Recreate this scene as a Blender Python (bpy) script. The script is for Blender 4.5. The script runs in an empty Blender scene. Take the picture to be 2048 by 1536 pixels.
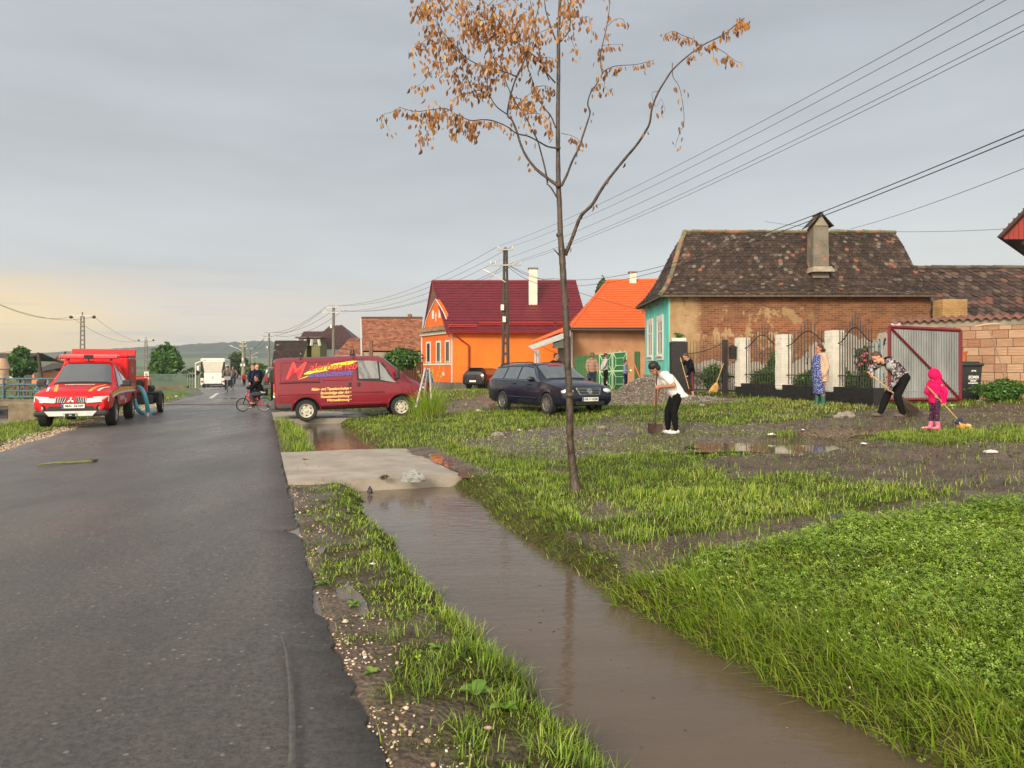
import bpy, bmesh, math, random
import numpy as np
from mathutils import Vector, Matrix, Quaternion

random.seed(7); np.random.seed(7)
SC = bpy.context.scene
COL = SC.collection
R = math.radians

# ---------------------------------------------------------------- camera
F = 1490.0; CX = 1024.0; HY = 737.0; CAMZ = 1.6        # focal length and horizon of the 2048 px photograph
cam = bpy.data.cameras.new('camera'); camo = bpy.data.objects.new('camera', cam); COL.objects.link(camo)
camo.location = (0, 0, CAMZ); camo.rotation_euler = (R(90), 0, 0)
cam.sensor_width = 36; cam.lens = F*36/2048; cam.shift_y = -(768-HY)/2048
cam.clip_start = 0.1; cam.clip_end = 12000
SC.camera = camo
SC.render.resolution_x = 1024; SC.render.resolution_y = 768
SC.view_settings.view_transform = 'Standard'; SC.view_settings.look = 'None'
SC.view_settings.exposure = 0.3; SC.view_settings.gamma = 1
SC.cycles.max_bounces = 6; SC.cycles.volume_bounces = 0
SC.cycles.transparent_max_bounces = 8

# ---------------------------------------------------------------- light
SUN_EL, SUN_AZ = 24, 205      # degrees; azimuth clockwise from +Y: low evening light from behind the camera, a little to the left
sun = bpy.data.lights.new('sun', 'SUN'); suno = bpy.data.objects.new('sun', sun); COL.objects.link(suno)
sun.energy = 2.7; sun.angle = R(15); sun.color = (1.0, 0.86, 0.68)
sv = Vector((math.sin(R(SUN_AZ))*math.cos(R(SUN_EL)), math.cos(R(SUN_AZ))*math.cos(R(SUN_EL)), math.sin(R(SUN_EL))))
suno.rotation_euler = sv.to_track_quat('Z', 'Y').to_euler()

W = bpy.data.worlds.new('World'); SC.world = W; W.use_nodes = True
def world_sky():
 nt = W.node_tree; N = nt.nodes; L = nt.links; N.clear()
 out = N.new('ShaderNodeOutputWorld'); bg = N.new('ShaderNodeBackground'); add = N.new('ShaderNodeAddShader'); bg2 = N.new('ShaderNodeBackground')
 sky = N.new('ShaderNodeTexSky'); sky.sky_type = 'NISHITA'; sky.sun_disc = False
 sky.sun_elevation = R(SUN_EL); sky.sun_rotation = R(SUN_AZ)
 L.new(sky.outputs[0], bg.inputs[0]); bg.inputs[1].default_value = 0.012
 tc = N.new('ShaderNodeTexCoord'); sep = N.new('ShaderNodeSeparateXYZ'); L.new(tc.outputs['Generated'], sep.inputs[0])
 def math_(op, a, b=None, clamp=False):
  m = N.new('ShaderNodeMath'); m.operation = op; m.use_clamp = clamp
  for i, v in enumerate((a, b)):
   if v is None: continue
   if isinstance(v, (int, float)): m.inputs[i].default_value = v
   else: L.new(v, m.inputs[i])
  return m.outputs[0]
 # cloud streaks: noise stretched flat along the horizon
 mp = N.new('ShaderNodeMapping'); mp.inputs['Scale'].default_value = (1.3, 1.3, 7.0); L.new(tc.outputs['Generated'], mp.inputs[0])
 n1 = N.new('ShaderNodeTexNoise'); n1.inputs['Scale'].default_value = 1.9; n1.inputs['Detail'].default_value = 5; n1.inputs['Roughness'].default_value = 0.52; L.new(mp.outputs[0], n1.inputs[0])
 mp2 = N.new('ShaderNodeMapping'); mp2.inputs['Scale'].default_value = (1.6, 1.6, 26.0); L.new(tc.outputs['Generated'], mp2.inputs[0])
 n2 = N.new('ShaderNodeTexNoise'); n2.inputs['Scale'].default_value = 2.6; n2.inputs['Detail'].default_value = 4; L.new(mp2.outputs[0], n2.inputs[0])
 zz = math_('ADD', sep.outputs[2], math_('MULTIPLY', math_('SUBTRACT', n1.outputs[0], 0.5), 0.12))
 ramp = N.new('ShaderNodeValToRGB'); L.new(zz, ramp.inputs[0]); cr = ramp.color_ramp; cr.interpolation = 'EASE'
 stops = [(0.0, (.58,.54,.48)), (0.05, (.56,.54,.51)), (0.12, (.50,.51,.515)), (0.24, (.435,.455,.465)), (0.40, (.385,.408,.43)), (0.75, (.37,.39,.415))]
 cr.elements[0].position = 0; cr.elements[0].color = (*stops[0][1], 1); cr.elements[1].position = stops[1][0]; cr.elements[1].color = (*stops[1][1], 1)
 for p, c in stops[2:]:
  e = cr.elements.new(p); e.color = (*c, 1)
 # azimuth: 0 ahead, the warm glow sits low on the left
 def lobe(dirv, lo, hi):
  d = N.new('ShaderNodeVectorMath'); d.operation = 'DOT_PRODUCT'; L.new(tc.outputs['Generated'], d.inputs[0]); d.inputs[1].default_value = Vector(dirv).normalized()
  m = N.new('ShaderNodeMapRange'); m.inputs[1].default_value = lo; m.inputs[2].default_value = hi; m.interpolation_type = 'SMOOTHSTEP'; L.new(d.outputs['Value'], m.inputs[0]); return m.outputs[0]
 def low(a, b):
  m = N.new('ShaderNodeMapRange'); m.inputs[1].default_value = a; m.inputs[2].default_value = b; m.inputs[3].default_value = 1; m.inputs[4].default_value = 0; m.interpolation_type = 'SMOOTHSTEP'; L.new(zz, m.inputs[0]); return m.outputs[0]
 def mix(fac, a, col):
  m = N.new('ShaderNodeMix'); m.data_type = 'RGBA'
  L.new(fac, m.inputs[0]) ; L.new(a, m.inputs[6]) if not isinstance(a, tuple) else None
  m.inputs[7].default_value = (*col, 1); return m.outputs[2]
 c = ramp.outputs[0]
 c = mix(math_('MULTIPLY', math_('MULTIPLY', low(.02, .15), lobe((-.66, .75, 0), .72, 1.0)), .8), c, (.80, .64, .49))       # peach band
 c = mix(math_('MULTIPLY', math_('MULTIPLY', low(.045, .105), lobe((-.70, .71, .05), .93, .995)), 0.95), c, (1.0, .72, .32))  # yellow glow
 c = mix(math_('MULTIPLY', math_('MULTIPLY', low(.05, .26), lobe((.62, .8, .03), .80, 1.0)), 0.75), c, (.66, .665, .63))  # pale clearing on the right
 streak = N.new('ShaderNodeMapRange'); streak.inputs[1].default_value = .53; streak.inputs[2].default_value = .66; L.new(n2.outputs[0], streak.inputs[0])
 c = mix(math_('MULTIPLY', math_('MULTIPLY', streak.outputs[0], low(.06, .2)), .55), c, (.46, .47, .50))
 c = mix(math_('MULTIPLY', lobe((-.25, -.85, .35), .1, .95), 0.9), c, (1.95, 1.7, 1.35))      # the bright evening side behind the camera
 vm = N.new('ShaderNodeMix'); vm.data_type = 'RGBA'; vm.blend_type = 'MULTIPLY'; vm.inputs[0].default_value = 1
 r2 = N.new('ShaderNodeMapRange'); r2.inputs[1].default_value = .3; r2.inputs[2].default_value = .7; r2.inputs[3].default_value = .87; r2.inputs[4].default_value = 1.10; L.new(n1.outputs[0], r2.inputs[0])
 L.new(c, vm.inputs[6]); L.new(r2.outputs[0], vm.inputs[7])
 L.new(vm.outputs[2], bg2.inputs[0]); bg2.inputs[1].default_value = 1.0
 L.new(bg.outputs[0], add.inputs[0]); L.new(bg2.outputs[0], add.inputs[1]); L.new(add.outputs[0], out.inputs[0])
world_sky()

# ---------------------------------------------------------------- numpy noise and lookups
def _hash(i, j, k):
 h = (i.astype(np.int64)*374761393 + j.astype(np.int64)*668265263 + k*1442695041) & 0x7fffffff
 h = ((h ^ (h >> 13))*1274126177) & 0x7fffffff
 return ((h ^ (h >> 16)) & 0xffff)/65535.0
def vnoise(x, y, seed=0):
 x = np.asarray(x, float); y = np.asarray(y, float)
 i = np.floor(x); j = np.floor(y); fx = x-i; fy = y-j
 fx = fx*fx*(3-2*fx); fy = fy*fy*(3-2*fy)
 a = _hash(i, j, seed); b = _hash(i+1, j, seed); c = _hash(i, j+1, seed); d = _hash(i+1, j+1, seed)
 return (a*(1-fx)+b*fx)*(1-fy)+(c*(1-fx)+d*fx)*fy
def fbm(x, y, s=1.0, o=4, seed=0):
 x = np.asarray(x, float)*s; y = np.asarray(y, float)*s; t = 0; a = 1; n = 0
 for k in range(o):
  t = t+a*vnoise(x, y, seed+k*17); n += a; a *= .5; x = x*2.03+7.7; y = y*2.03+3.1
 return t/n
def sstep(a, b, x):
 t = np.clip((np.asarray(x, float)-a)/(b-a), 0, 1); return t*t*(3-2*t)

# ---------------------------------------------------------------- the lie of the land
_RY = [-30, 0, 2.98, 4.84, 6.85, 10.23, 14.19, 25.6, 48, 103, 400, 4000]
_RX = [11.5, .62, -.51, -1.25, -1.95, -3.08, -4.42, -8.24, -16.0, -35.2, -140, -1420]
_LY = [-30, 0, 14.19, 20.7, 31.0, 47, 60, 103, 400, 4000]
_LX = [5.4, -5.0, -9.75, -11.9, -14.9, -19.4, -25.3, -40.4, -145, -1425]
def xr(Y): return np.interp(Y, _RY, _RX)          # right edge of the asphalt
def xl(Y): return np.interp(Y, _LY, _LX)          # left edge
WZ = -0.15                                         # level of the flood water
def w_l(Y): return 1.08+.10*(vnoise(np.asarray(Y)*1.1, 0*np.asarray(Y), 5)-.5)*2+.04*(vnoise(np.asarray(Y)*5, 0*np.asarray(Y), 6)-.5)*2-.22*sstep(10, 15, Y)
def w_r(Y): return 2.36+.12*(vnoise(np.asarray(Y)*.9, 0*np.asarray(Y)+9, 7)-.5)*2+.05*(vnoise(np.asarray(Y)*6, 0*np.asarray(Y), 8)-.5)*2-.3*sstep(12, 16, Y)
HEAP = [(4.4, 24.6, 1.85, 1.5, .76), (5.75, 23.6, 1.0, .7, .14), (-2.45, 22.4, .75, .5, .22)]
def terr(X, Y, bump=True):
 X = np.asarray(X, float); Y = np.asarray(Y, float)
 u = X-xr(Y); v = xl(Y)-X
 f = 1-.25*sstep(30, 40, Y)-.55*sstep(40, 54, Y)
 z = .05+.57*np.clip((u-3.2)/10.8, 0, 1)*f+.12*np.clip((u-14)/6, 0, 1)*f
 z = z*sstep(2.0, 3.6, u)
 z = z-.012*sstep(0, .3, u)*(u > 0)
 wl = w_l(Y); wr = w_r(Y)
 ditch = sstep(wl-.42, wl+.28, u)*(1-sstep(wr-.28, wr+.34, u))
 ditch = ditch*(1-sstep(26.5, 27.5, Y))
 z = z-.34*ditch
 # left side: grass shoulder, then the land drops to a creek behind the railing
 z = np.where(v > 0, -.02-.10*sstep(.2, 2.5, v)-.35*sstep(2.2, 4.2, v)*sstep(24, 21, Y)*0, z)
 creek = sstep(3.0, 4.6, v)*(1-sstep(9.5, 12.5, v+.2*(Y-27)))*sstep(19, 23.5, Y)*(1-sstep(30, 33, Y))
 z = z-.42*creek
 z = np.where((u <= 0) & (v <= 0), -.03, z)
 z = z-.30*sstep(60, 75, Y)*(Y < 5000)
 if bump:
  off = np.maximum(sstep(0, .25, u), sstep(0, .4, v))
  amp = np.where(u > 0, .035, .06)
  z = z+off*amp*(fbm(X, Y, 1.7, 4, 3)-.5)*2*np.where(Y > 60, .5, 1)
  z = z+off*.02*(fbm(X, Y, 9, 3, 13)-.5)*2*(Y < 20)
 for hx, hy, rx, ry, h in HEAP:
  d = np.sqrt(((X-hx)/rx)**2+((Y-hy)/ry)**2)
  z = z+h*(1-sstep(.02, 1.05, d+.12*(fbm(X, Y, 2.1, 2, 44)-.5)))
 # flat wet hollow with the big puddle
 pd = puddle_d(X, Y); z = z*(1-sstep(0, 1, pd))+(PZ-.03)*sstep(0, 1, pd)
 return z
PZ = .275
def puddle_d(X, Y):
 n = (fbm(X, Y, 1.6, 3, 71)-.5)*1.5
 a = 1-np.sqrt(((X-4.5)/1.75)**2+((Y-12.65)/1.15)**2)+n*.5
 b = 1-np.sqrt(((X-6.3)/1.1)**2+((Y-13.9)/.5)**2)+n*.5
 return np.clip(np.maximum(a, b)*4, 0, 1)
def tz(x, y): return float(terr(np.array([x]), np.array([y]), True)[0])
def at(px, py, Y): return Vector(((px-CX)/F*Y, Y, CAMZ-(py-HY)/F*Y))
def gp(px, py):
 """point of the ground seen at a pixel of the photograph"""
 lo, z = 1.0, 0.0
 Y = 2.0
 while Y < 400:
  p = at(px, py, Y)
  if p.z <= tz(p.x, Y): break
  Y *= 1.01
 p = at(px, py, Y); return Vector((p.x, Y, tz(p.x, Y)))
def ground(x, y): return Vector((x, y, tz(x, y)))

# ---------------------------------------------------------------- materials
MATS = {}
def newmat(name):
 m = bpy.data.materials.new(name); m.use_nodes = True; nt = m.node_tree
 return m, nt, nt.nodes, nt.links, nt.nodes['Principled BSDF']
def M(name, col=(.5,.5,.5), rough=.6, metal=0.0, var=.12, vs=4.0, bump=0.0, bs=40.0, coat=0.0, alpha=1.0, tint=None, trans=0.0, spec=.5, rv=0.0, stretch=None, sss=0):
 if name in MATS: return MATS[name]
 m, nt, N, L, b = newmat(name)
 b.inputs['Roughness'].default_value = rough; b.inputs['Metallic'].default_value = metal
 b.inputs['Coat Weight'].default_value = coat; b.inputs['Alpha'].default_value = alpha
 b.inputs['Coat Roughness'].default_value = .06
 b.inputs['Transmission Weight'].default_value = trans; b.inputs['Specular IOR Level'].default_value = spec
 tc = N.new('ShaderNodeTexCoord'); vec = tc.outputs['Object']
 if stretch:
  mp = N.new('ShaderNodeMapping'); mp.inputs['Scale'].default_value = stretch; L.new(vec, mp.inputs[0]); vec = mp.outputs[0]
 nz = N.new('ShaderNodeTexNoise'); nz.inputs['Scale'].default_value = vs; nz.inputs['Detail'].default_value = 6; nz.inputs['Roughness'].default_value = .6; L.new(vec, nz.inputs[0])
 rp = N.new('ShaderNodeMapRange'); rp.inputs[1].default_value = .3; rp.inputs[2].default_value = .7; rp.inputs[3].default_value = 1-var; rp.inputs[4].default_value = 1+var; L.new(nz.outputs[0], rp.inputs[0])
 mx = N.new('ShaderNodeMix'); mx.data_type = 'RGBA'; mx.blend_type = 'MULTIPLY'; mx.inputs[0].default_value = 1
 mx.inputs[6].default_value = (*col, 1); L.new(rp.outputs[0], mx.inputs[7]); c = mx.outputs[2]
 if tint:   # per-face attribute ramp: list of (pos, colour)
  a = N.new('ShaderNodeAttribute'); a.attribute_name = 'tint'
  cr = N.new('ShaderNodeValToRGB'); L.new(a.outputs['Fac'], cr.inputs[0])
  el = cr.color_ramp.elements
  while len(el) < len(tint): el.new(.5)
  for e, (p, cc) in zip(el, tint): e.position = p; e.color = (*cc, 1)
  L.new(cr.outputs[0], mx.inputs[6])
 L.new(c, b.inputs['Base Color'])
 if rv:
  r2 = N.new('ShaderNodeMapRange'); r2.inputs[1].default_value = .35; r2.inputs[2].default_value = .65; r2.inputs[3].default_value = max(rough-rv, .02); r2.inputs[4].default_value = rough+rv; L.new(nz.outputs[0], r2.inputs[0]); L.new(r2.outputs[0], b.inputs['Roughness'])
 if bump:
  nb = N.new('ShaderNodeTexNoise'); nb.inputs['Scale'].default_value = bs; nb.inputs['Detail'].default_value = 5; L.new(vec, nb.inputs[0])
  bp = N.new('ShaderNodeBump'); bp.inputs['Strength'].default_value = bump; bp.inputs['Distance'].default_value = .02; L.new(nb.outputs[0], bp.inputs['Height']); L.new(bp.outputs[0], b.inputs['Normal'])
 MATS[name] = m
 return m

# ---------------------------------------------------------------- mesh builder
class MB:
 def __init__(s): s.v = []; s.f = []; s.m = []; s.t = []; s.mi = 0; s.tint = 0.0
 def add(s, vs, fs):
  o = len(s.v); s.v.extend([tuple(p) for p in vs])
  for f in fs: s.f.append(tuple(i+o for i in f)); s.m.append(s.mi); s.t.append(s.tint)
  return s
 def box(s, c, d, rot=None, taper=None):
  x, y, z = d[0]/2, d[1]/2, d[2]/2; vs = []
  for k, (a, b, e) in enumerate([(-1,-1,-1),(1,-1,-1),(1,1,-1),(-1,1,-1),(-1,-1,1),(1,-1,1),(1,1,1),(-1,1,1)]):
   t = taper if (taper and e > 0) else (1, 1)
   if not isinstance(t, tuple): t = (t, t)
   p = Vector((a*x*t[0], b*y*t[1], e*z))
   if rot is not None: p = rot @ p
   vs.append(p+Vector(c))
  return s.add(vs, [(0,3,2,1),(4,5,6,7),(0,1,5,4),(1,2,6,5),(2,3,7,6),(3,0,4,7)])
 def bbox(s, c, d, b=.01, rot=None):
  """box with chamfered edges"""
  bm = bmesh.new(); bmesh.ops.create_cube(bm, size=1)
  for v in bm.verts: v.co = Vector((v.co.x*d[0], v.co.y*d[1], v.co.z*d[2]))
  bmesh.ops.bevel(bm, geom=list(bm.edges), offset=b, segments=2, affect='EDGES', profile=.5)
  vs = [(rot @ v.co if rot is not None else v.co)+Vector(c) for v in bm.verts]
  bm.verts.index_update(); fs = [[v.index for v in f.verts] for f in bm.faces]; bm.free()
  return s.add(vs, fs)
 def tube(s, pts, rad, n=8, cap=True, flat=1.0):
  pts = [Vector(p) for p in pts]; k = len(pts)
  if isinstance(rad, (int, float)): rad = [rad]*k
  vs = []; up = None
  for i, p in enumerate(pts):
   d = (pts[min(i+1, k-1)]-pts[max(i-1, 0)])
   if d.length < 1e-9: d = Vector((0,0,1))
   d.normalize()
   if up is None:
    up = Vector((0,0,1)) if abs(d.z) < .9 else Vector((1,0,0))
    up = (up-d*up.dot(d)).normalized()
   else:
    up = (up-d*up.dot(d)); up = up.normalized() if up.length > 1e-6 else d.orthogonal().normalized()
   sd = d.cross(up)
   for j in range(n):
    a = 2*math.pi*j/n; vs.append(p+(up*math.cos(a)*flat+sd*math.sin(a))*rad[i])
  fs = [(i*n+j, i*n+(j+1)%n, (i+1)*n+(j+1)%n, (i+1)*n+j) for i in range(k-1) for j in range(n)]
  if cap: fs += [tuple(range(n-1, -1, -1)), tuple((k-1)*n+j for j in range(n))]
  return s.add(vs, fs)
 def cyl(s, p0, p1, r, r2=None, n=16): return s.tube([p0, p1], [r, r if r2 is None else r2], n)
 def ell(s, c, r, rot=None, n=12, m=8):
  vs = []; fs = []
  for i in range(m+1):
   ph = math.pi*i/m
   for j in range(n):
    a = 2*math.pi*j/n; p = Vector((r[0]*math.sin(ph)*math.cos(a), r[1]*math.sin(ph)*math.sin(a), r[2]*math.cos(ph)))
    if rot is not None: p = rot @ p
    vs.append(p+Vector(c))
  for i in range(m):
   for j in range(n): fs.append((i*n+j, (i+1)*n+j, (i+1)*n+(j+1)%n, i*n+(j+1)%n))
  return s.add(vs, fs)
 def prism(s, outline, d):
  """planar outline (3D points) pushed along vector d"""
  n = len(outline); o = [Vector(p) for p in outline]; d = Vector(d)
  vs = o+[p+d for p in o]
  return s.add(vs, [tuple(range(n-1, -1, -1)), tuple(range(n, 2*n))]+[(i, (i+1)%n, n+(i+1)%n, n+i) for i in range(n)])
 def lathe(s, c, prof, axis=(0,0,1), n=20):
  ax = Vector(axis).normalized(); e1 = ax.orthogonal().normalized(); e2 = ax.cross(e1); c = Vector(c)
  vs = [c+ax*h+(e1*math.cos(2*math.pi*j/n)+e2*math.sin(2*math.pi*j/n))*r for r, h in prof for j in range(n)]
  k = len(prof)
  return s.add(vs, [(i*n+j, i*n+(j+1)%n, (i+1)*n+(j+1)%n, (i+1)*n+j) for i in range(k-1) for j in range(n)])
 def grid(s, P):
  """P: nested list [rows][cols] of points"""
  r = len(P); c = len(P[0])
  return s.add([p for row in P for p in row], [(i*c+j, i*c+j+1, (i+1)*c+j+1, (i+1)*c+j) for i in range(r-1) for j in range(c-1)])
 def quad(s, *p): return s.add(p, [tuple(range(len(p)))])
 def build(s, name, mat, parent=None, smooth=None, world=True, xf=None):
  me = bpy.data.meshes.new(name)
  vs = s.v
  if xf is not None: vs = [xf @ Vector(p) for p in vs]
  if parent is not None and world:
   top = parent; mw = parent.matrix_basis.copy()
   while top.parent is not None: top = top.parent; mw = top.matrix_basis @ mw
   inv = mw.inverted(); vs = [inv @ Vector(p) for p in vs]
  me.from_pydata([tuple(p) for p in vs], [], s.f)
  for mm in (mat if isinstance(mat, (list, tuple)) else [mat]): me.materials.append(mm)
  me.polygons.foreach_set('material_index', s.m)
  if any(s.t):
   a = me.attributes.new('tint', 'FLOAT', 'FACE'); a.data.foreach_set('value', s.t)
  fixn(me)
  if smooth: smooth_by_angle(me, smooth if smooth is not True else 40)
  o = bpy.data.objects.new(name, me); COL.objects.link(o)
  if parent is not None: o.parent = parent
  return o
def fixn(me):
 bm = bmesh.new(); bm.from_mesh(me); bmesh.ops.recalc_face_normals(bm, faces=bm.faces); bm.to_mesh(me); bm.free()
def smooth_by_angle(me, ang):
 bm = bmesh.new(); bm.from_mesh(me)
 for f in bm.faces: f.smooth = True
 for e in bm.edges:
  if len(e.link_faces) == 2 and e.calc_face_angle(0) > R(ang): e.smooth = False
 bm.to_mesh(me); bm.free()
def tag(o, label=None, cat=None, group=None, kind=None):
 if label: o['label'] = label
 if cat: o['category'] = cat
 if group: o['group'] = group
 if kind: o['kind'] = kind
 return o
def thing(name, label, cat, loc=(0,0,0), rz=0.0, group=None, scale=1.0):
 o = bpy.data.objects.new(name, None); COL.objects.link(o); o.empty_display_size = .1
 o.location = loc; o.rotation_euler = (0, 0, rz); o.scale = (scale,)*3
 bpy.context.view_layer.update()
 return tag(o, label, cat, group)
def copy_tree(o, parent=None):
 c = o.copy(); COL.objects.link(c); c.parent = parent
 for ch in list(o.children):
  if ch is not c: copy_tree(ch, c)
 return c
def lines(sx, name, verts, faces, mat, tint=None, smooth=False, vtint=None):
 """big numpy mesh in one go"""
 me = bpy.data.meshes.new(name); nv = len(verts); nf = len(faces); k = faces.shape[1]
 me.vertices.add(nv); me.vertices.foreach_set('co', verts.astype(np.float32).ravel())
 me.loops.add(nf*k); me.loops.foreach_set('vertex_index', faces.astype(np.int32).ravel())
 me.polygons.add(nf); me.polygons.foreach_set('loop_start', (np.arange(nf)*k).astype(np.int32)); me.polygons.foreach_set('loop_total', np.full(nf, k, np.int32))
 if smooth: me.polygons.foreach_set('use_smooth', np.ones(nf, bool))
 me.update(calc_edges=True)
 if tint is not None:
  a = me.attributes.new('tint', 'FLOAT', 'FACE'); a.data.foreach_set('value', tint.astype(np.float32))
 if vtint is not None:
  for nm, arr in vtint.items():
   a = me.attributes.new(nm, 'FLOAT', 'POINT'); a.data.foreach_set('value', arr.astype(np.float32))
 for mm in (mat if isinstance(mat, (list, tuple)) else [mat]): me.materials.append(mm)
 o = bpy.data.objects.new(name, me); COL.objects.link(o)
 return o
def text_mesh(txt, mat, name, parent, M4, size=.1, depth=.002, shear=0, bold=0.0, align='CENTER', sx=1.0):
 cu = bpy.data.curves.new(name, 'FONT'); cu.body = txt; cu.size = size; cu.extrude = depth; cu.shear = shear; cu.offset = bold
 cu.align_x = align; cu.align_y = 'CENTER'; cu.resolution_u = 3
 t = bpy.data.objects.new(name+'_tmp', cu); COL.objects.link(t)
 dg = bpy.context.evaluated_depsgraph_get(); me = bpy.data.meshes.new_from_object(t.evaluated_get(dg)); me.name = name
 bpy.data.objects.remove(t); bpy.data.curves.remove(cu)
 me.materials.clear(); me.materials.append(mat)
 for v in me.vertices: v.co = M4 @ Vector((v.co.x*sx, v.co.y, v.co.z))
 o = bpy.data.objects.new(name, me); COL.objects.link(o); o.parent = parent
 return o
def frame4(o, x, y):
 """matrix with origin o, text direction x, text up y"""
 x = Vector(x).normalized(); y = Vector(y).normalized(); z = x.cross(y)
 m = Matrix.Identity(4)
 for i in range(3): m[i][0] = x[i]; m[i][1] = y[i]; m[i][2] = z[i]; m[i][3] = o[i]
 return m
# ---------------------------------------------------------------- ground zones (polygons on the ground, found from the photograph)
def zone(pix):
 return np.array([[*gp(*p).xy] for p in pix])
def inside(poly, X, Y):
 r = np.zeros(X.shape, bool); n = len(poly); j = n-1
 for i in range(n):
  xi, yi = poly[i]; xj, yj = poly[j]
  if yi != yj: r ^= ((yi > Y) != (yj > Y)) & (X < (xj-xi)*(Y-yi)/(yj-yi)+xi)
  j = i
 return r
ZM = [zone([(1400,930),(1470,908),(1600,898),(1760,893),(1900,886),(2150,888),(2150,985),(1980,1000),(1830,985),(1700,965),(1600,945),(1480,950)]),
      zone([(1500,855),(1620,838),(1740,818),(1860,822),(2150,800),(2150,850),(1860,858),(1700,868),(1540,872)]),
      zone([(1150,1060),(1290,1092),(1480,1066),(1640,1030),(1800,1005),(2150,975),(2150,1002),(1900,1022),(1760,1040),(1620,1068),(1470,1112),(1360,1150),(1270,1165),(1180,1110)]),
      zone([(1170,1000),(1300,1010),(1330,1030),(1230,1040),(1150,1030)])]
ZG = [zone([(925,884),(1000,868),(1150,852),(1300,846),(1560,850),(1500,900),(1330,912),(1120,918),(985,912),(960,905)]),
      zone([(880,813),(975,788),(1010,800),(960,818),(900,824)]), zone([(1170,797),(1250,790),(1430,793),(1520,800),(1440,808),(1200,808)])]
ZDRY = [zone([(1500,812),(1560,797),(1760,806),(1790,820),(1700,830),(1590,822)])]
def zmask(zs, X, Y):
 wx = X+(fbm(X, Y, 1.3, 3, 21)-.5)*.9; wy = Y+(fbm(X, Y, 1.3, 3, 22)-.5)*1.1
 m = np.zeros(X.shape)
 for z in zs: m = np.maximum(m, inside(z, wx, wy).astype(float))
 return m
def zones(X, Y):
 """grass cover 0..1, gravel 0..1"""
 u = X-xr(Y); v = xl(Y)-X
 gravel = np.maximum(zmask(ZG, X, Y)*(Y < 60), 0)
 mud = zmask(ZM, X, Y)*(Y < 40)
 cover = np.ones(X.shape)
 vr = (u > 0) & (u < w_l(Y)+.1)
 ramp = sstep(.06, .50, u+1.1*(fbm(X, Y, 3.4, 3, 31)-.5))*(.30+.70*sstep(.36, .52, fbm(X, Y, 5.5, 2, 35)+.35*sstep(.5, 1.0, u)))
 ramp = np.where(Y > 14.3, sstep(.0, .25, u), ramp)
 cover = np.where(vr, ramp, cover)
 n = fbm(X, Y, .9, 4, 33)
 mid = (u > 2.3) & (Y > 8) & (Y < 21) & (X > .5)
 cover = np.where(mid, sstep(.30, .52, n+.10), cover)
 cover *= 1-.90*mud; cover *= 1-gravel*(.60+.36*(fbm(X, Y, 1.7, 3, 36) < .52))
 cover = np.where((u > 0) & (Y > 26), cover*sstep(.3, .5, n+.1), cover)
 ditch = (u > w_l(Y)-.02) & (u < w_r(Y)+.02) & (Y < 26.8)
 cover = np.where(ditch, 0, cover)
 cover = np.where((u <= .02) & (v <= .02), 0, cover)
 cover = np.where(v > 0, sstep(.25, .9, v+.4*(n-.5))*(1-sstep(3.2, 3.8, v)*(1-sstep(9, 12, v))*(Y > 21)*(Y < 33)), cover)
 cover *= 1-.97*np.clip(puddle_d(X, Y)*1.4, 0, 1)
 for hx, hy, rx, ry, h in HEAP[:2]:
  d = ((X-hx)/rx)**2+((Y-hy)/ry)**2
  gravel = np.where(d < 1.05, 1, gravel); cover = np.where(d < .95, 0, cover)
 hx, hy, rx, ry, h = HEAP[2]
 cover = np.where(((X-hx)/rx)**2+((Y-hy)/ry)**2 < .6, .25*cover, cover)
 for c0, c1 in SLABS:
  cover = np.where((u > -.1) & (u < 3.15) & (Y > c0+.33*u-.08) & (Y < c1+.33*u+.05), 0, cover)
 return cover, gravel, mud
SLABS = [(10.27, 14.05), (23.1, 26.9)]
def slab_y(u, Y0): return Y0+.33*u

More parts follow.
